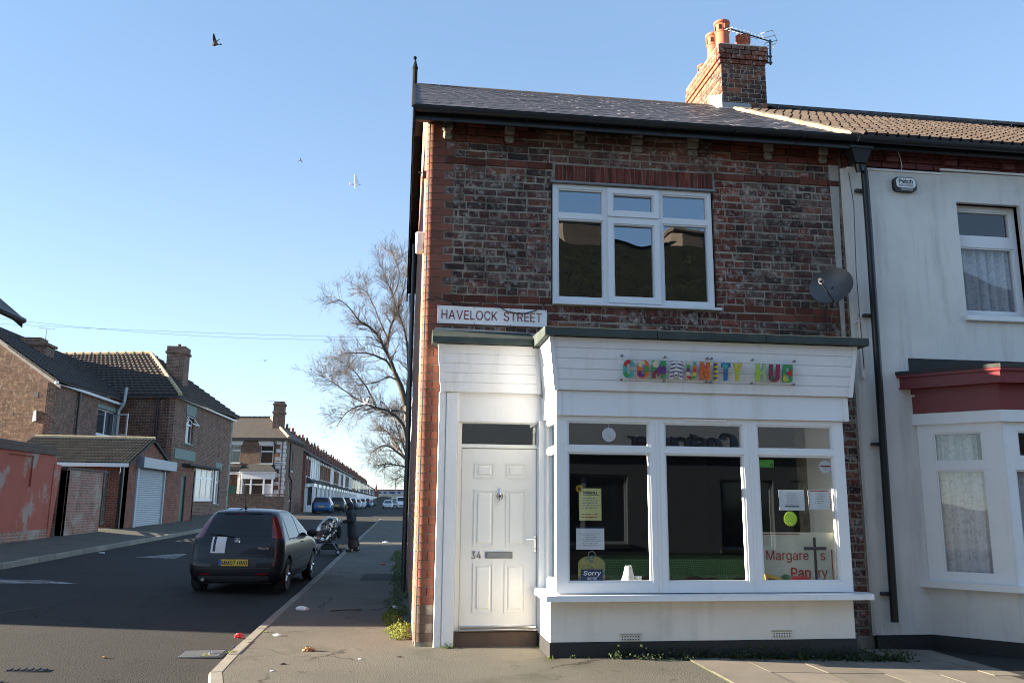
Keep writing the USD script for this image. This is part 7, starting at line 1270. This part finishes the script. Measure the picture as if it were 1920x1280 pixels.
MATS['cloth_check'] = usdkit.material(stage, '/World/Looks/cloth_gingham', {'tc': ('texture_coordinate', {}), 'mp': ('mapping', {'rotation': (0.3, 0.78, 0.0)}), 'ck': ('checker_texture', {'scale': 60.0, 'color1': (0.02, 0.085, 0.025), 'color2': (0.07, 0.18, 0.075)}), 'p': ('principled_bsdf', {'roughness': 0.85})}, [('tc.object', 'mp.vector'), ('mp.vector', 'ck.vector'), ('ck.color', 'p.base_color')], surface='p.BSDF')
hem = .70 + .02 * np.sin(xs_ * 9) + .012 * np.sin(xs_ * 23); top_ = np.stack([xs_, np.full(n_, 10.2), np.full(n_, .925)], 1); bot_ = np.stack([xs_, 10.16 + .03 * np.sin(xs_ * 15), hem], 1); bk_ = np.stack([xs_, np.full(n_, 11.1), np.full(n_, .925)], 1)
k = np.arange(n_ - 1); q = np.vstack([np.stack([k, k + 1, k + n_ + 1, k + n_], 1), np.stack([k + n_, k + n_ + 1, k + 2 * n_ + 1, k + 2 * n_], 1)]); obj(tb, 'cloth', (np.vstack([bot_, top_, bk_]), np.vstack([q[:, [0, 1, 2]], q[:, [0, 2, 3]]])), 'cloth_check')
for x in (2.62, 4.48):
    for y in (10.3, 11.0): obj(tb, 'leg', bx(x - .025, x + .025, y - .025, y + .025, .18, .92), 'dark_metal')
obj(S, 'inner_ledge', bx(1.76, 5.0, 9.05, 9.45, .70, .735), 'room_mid')

# ------------------------------------------------------------------ litter, weeds
def crumple(name, label, x, y, m, s, seed, zf=z_pav, cat='litter', off=0.0):
    z = float(zf(x, y)); v, f = blob((x, y, z + s[2] * .6 + off), s, seed, .75, 2, 2.2); v[:, 2] = np.maximum(v[:, 2], z + .003 + off); obj(None, name, (v, f), m, label=label, cat=cat)
crumple('paper_cup', 'crushed brown paper cup lying on the sunlit pavement', -.92, 9.62, 'cup_brown', (.06, .035, .03), 3)
crumple('plastic_bag', 'white crumpled plastic bag at the kerb in the shadow', -1.37, 13.1, 'paper_white', (.10, .05, .035), 5); crumple('paper_scrap', 'white paper scrap on the sunlit pavement near the kerb', -1.40, 10.7, 'paper_white', (.045, .03, .015), 6)
crumple('drink_can', 'crushed red can in the gutter beside the kerb', -1.93, 11.2, 'red_gloss', (.06, .04, .035), 7, z_road); crumple('plastic_bottle', 'clear crushed plastic bottle above the drain grate', -2.02, 10.0, 'rain_cover_look', (.03, .05, .03), 8, z_road); crumple('bottle_top', 'small blue bottle top in the gutter', -1.86, 10.5, 'navy', (.018, .018, .012), 9, z_road)
crumple('paper_scrap', 'white scrap by the weeds at the gable foot', -.02, 13.2, 'paper_white', (.05, .03, .03), 10); crumple('red_wrapper', 'red wrapper on the shaded pavement', -.35, 21.5, 'red_gloss', (.07, .05, .02), 11); crumple('orange_peel', 'small orange scrap on the road left of the drain', -3.05, 9.75, 'cup_brown', (.02, .018, .012), 12, z_road)
crumple('paper_scrap', 'white scrap on the far shaded pavement by the wall', -.45, 31, 'paper_white', (.12, .06, .03), 13); crumple('paper_scrap', 'pale wrapper on the dark road left of the car', -5.2, 26.0, 'paper_white', (.06, .05, .02), 14, z_road); crumple('paper_scrap', 'pale scrap at the left kerb beyond the arrow marking', -7.9, 24.2, 'paper_white', (.08, .05, .02), 15, z_road); crumple('paper_scrap', 'pale scrap on the left pavement behind the car', -7.6, 34.0, 'paper_white', (.14, .06, .02), 16, z_road)
crumple('paper_scrap', 'tiny white scrap on the pavement left of the door', -.35, 9.1, 'paper_white', (.02, .014, .008), 17); crumple('paper_scrap', 'small pale scrap low on the pavement corner', -1.15, 8.55, 'paper_white', (.018, .012, .008), 18); obj(None, 'twig', tube([(-.95, 12.9, .012), (-.75, 13.0, .014), (-.5, 13.05, .012)], .009, 5), 'bark', label='thin brown twig on the shaded pavement', cat='twig')
crumple('dead_leaf', 'brown dead leaf on the pavement below the paper cup', -1.1, 8.9, 'dirty_brown', (.03, .02, .008), 19); crumple('dead_leaf', 'brown dead leaf near the pilaster foot', .05, 9.2, 'dirty_brown', (.025, .02, .008), 20)
def weeds(label, spots, m, seed, name='weeds', leaf=.035, hgt=.16):
    """leafy clumps: spots = (x, y, radius, count)"""
    r_ = np.random.default_rng(seed); V_, Fc = [], []; n0 = 0
    for x, y, R0, cnt in spots:
        for _ in range(cnt):
            a_, rr = r_.uniform(0, 2 * math.pi), R0 * math.sqrt(r_.random()); bx_, by_ = x + rr * math.cos(a_), y + rr * math.sin(a_); bz = float(z_pav(bx_, by_)) + hgt * r_.random() ** 1.4 * (1.15 - rr / R0)
            d = r_.normal(0, 1, 3); d[2] = abs(d[2]) * .7 + .15; d /= np.linalg.norm(d); s_ = np.cross(d, r_.normal(0, 1, 3)); s_ /= np.linalg.norm(s_); l = leaf * r_.uniform(.5, 1.4); w_ = l * .38; p = np.array([bx_, by_, bz])
            V_ += [p, p + d * l * .5 + s_ * w_, p + d * l, p + d * l * .5 - s_ * w_]; Fc += [[n0, n0 + 1, n0 + 2], [n0, n0 + 2, n0 + 3]]; n0 += 4
    obj(None, name, (np.array(V_), np.array(Fc)), m, label=label, kind='stuff')
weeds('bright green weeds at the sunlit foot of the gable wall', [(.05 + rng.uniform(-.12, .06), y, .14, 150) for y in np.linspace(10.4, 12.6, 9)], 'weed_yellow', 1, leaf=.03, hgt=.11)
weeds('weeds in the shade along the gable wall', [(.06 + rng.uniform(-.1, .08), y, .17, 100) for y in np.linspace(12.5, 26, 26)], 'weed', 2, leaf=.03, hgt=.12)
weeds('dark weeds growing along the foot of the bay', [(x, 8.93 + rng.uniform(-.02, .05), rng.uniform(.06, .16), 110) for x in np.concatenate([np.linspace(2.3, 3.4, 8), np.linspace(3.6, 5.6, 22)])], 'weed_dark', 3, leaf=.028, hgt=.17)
weeds('small green tuft under the white pilaster', [(.56, 9.70, .06, 60), (.62, 9.69, .05, 30)], 'weed', 4, leaf=.022, hgt=.06)
weeds('tiny weeds at the corner of the bay plinth', [(1.62, 8.97, .04, 30), (1.6, 9.6, .05, 20), (2.0, 8.97, .04, 24), (1.85, 8.97, .03, 18)], 'weed_yellow', 5, leaf=.018, hgt=.035)
weeds('moss in the kerb joints and gutter', [(-1.72, 9.6, .05, 60), (-1.66, 10.2, .04, 40), (-1.58, 11.0, .04, 40), (-1.95, 9.45, .06, 50)], 'weed_yellow', 6, leaf=.014, hgt=.02)
weeds('small weeds on the edge of the garage roof', [(-11.9, 38.8, .01, 1)], 'weed', 7)
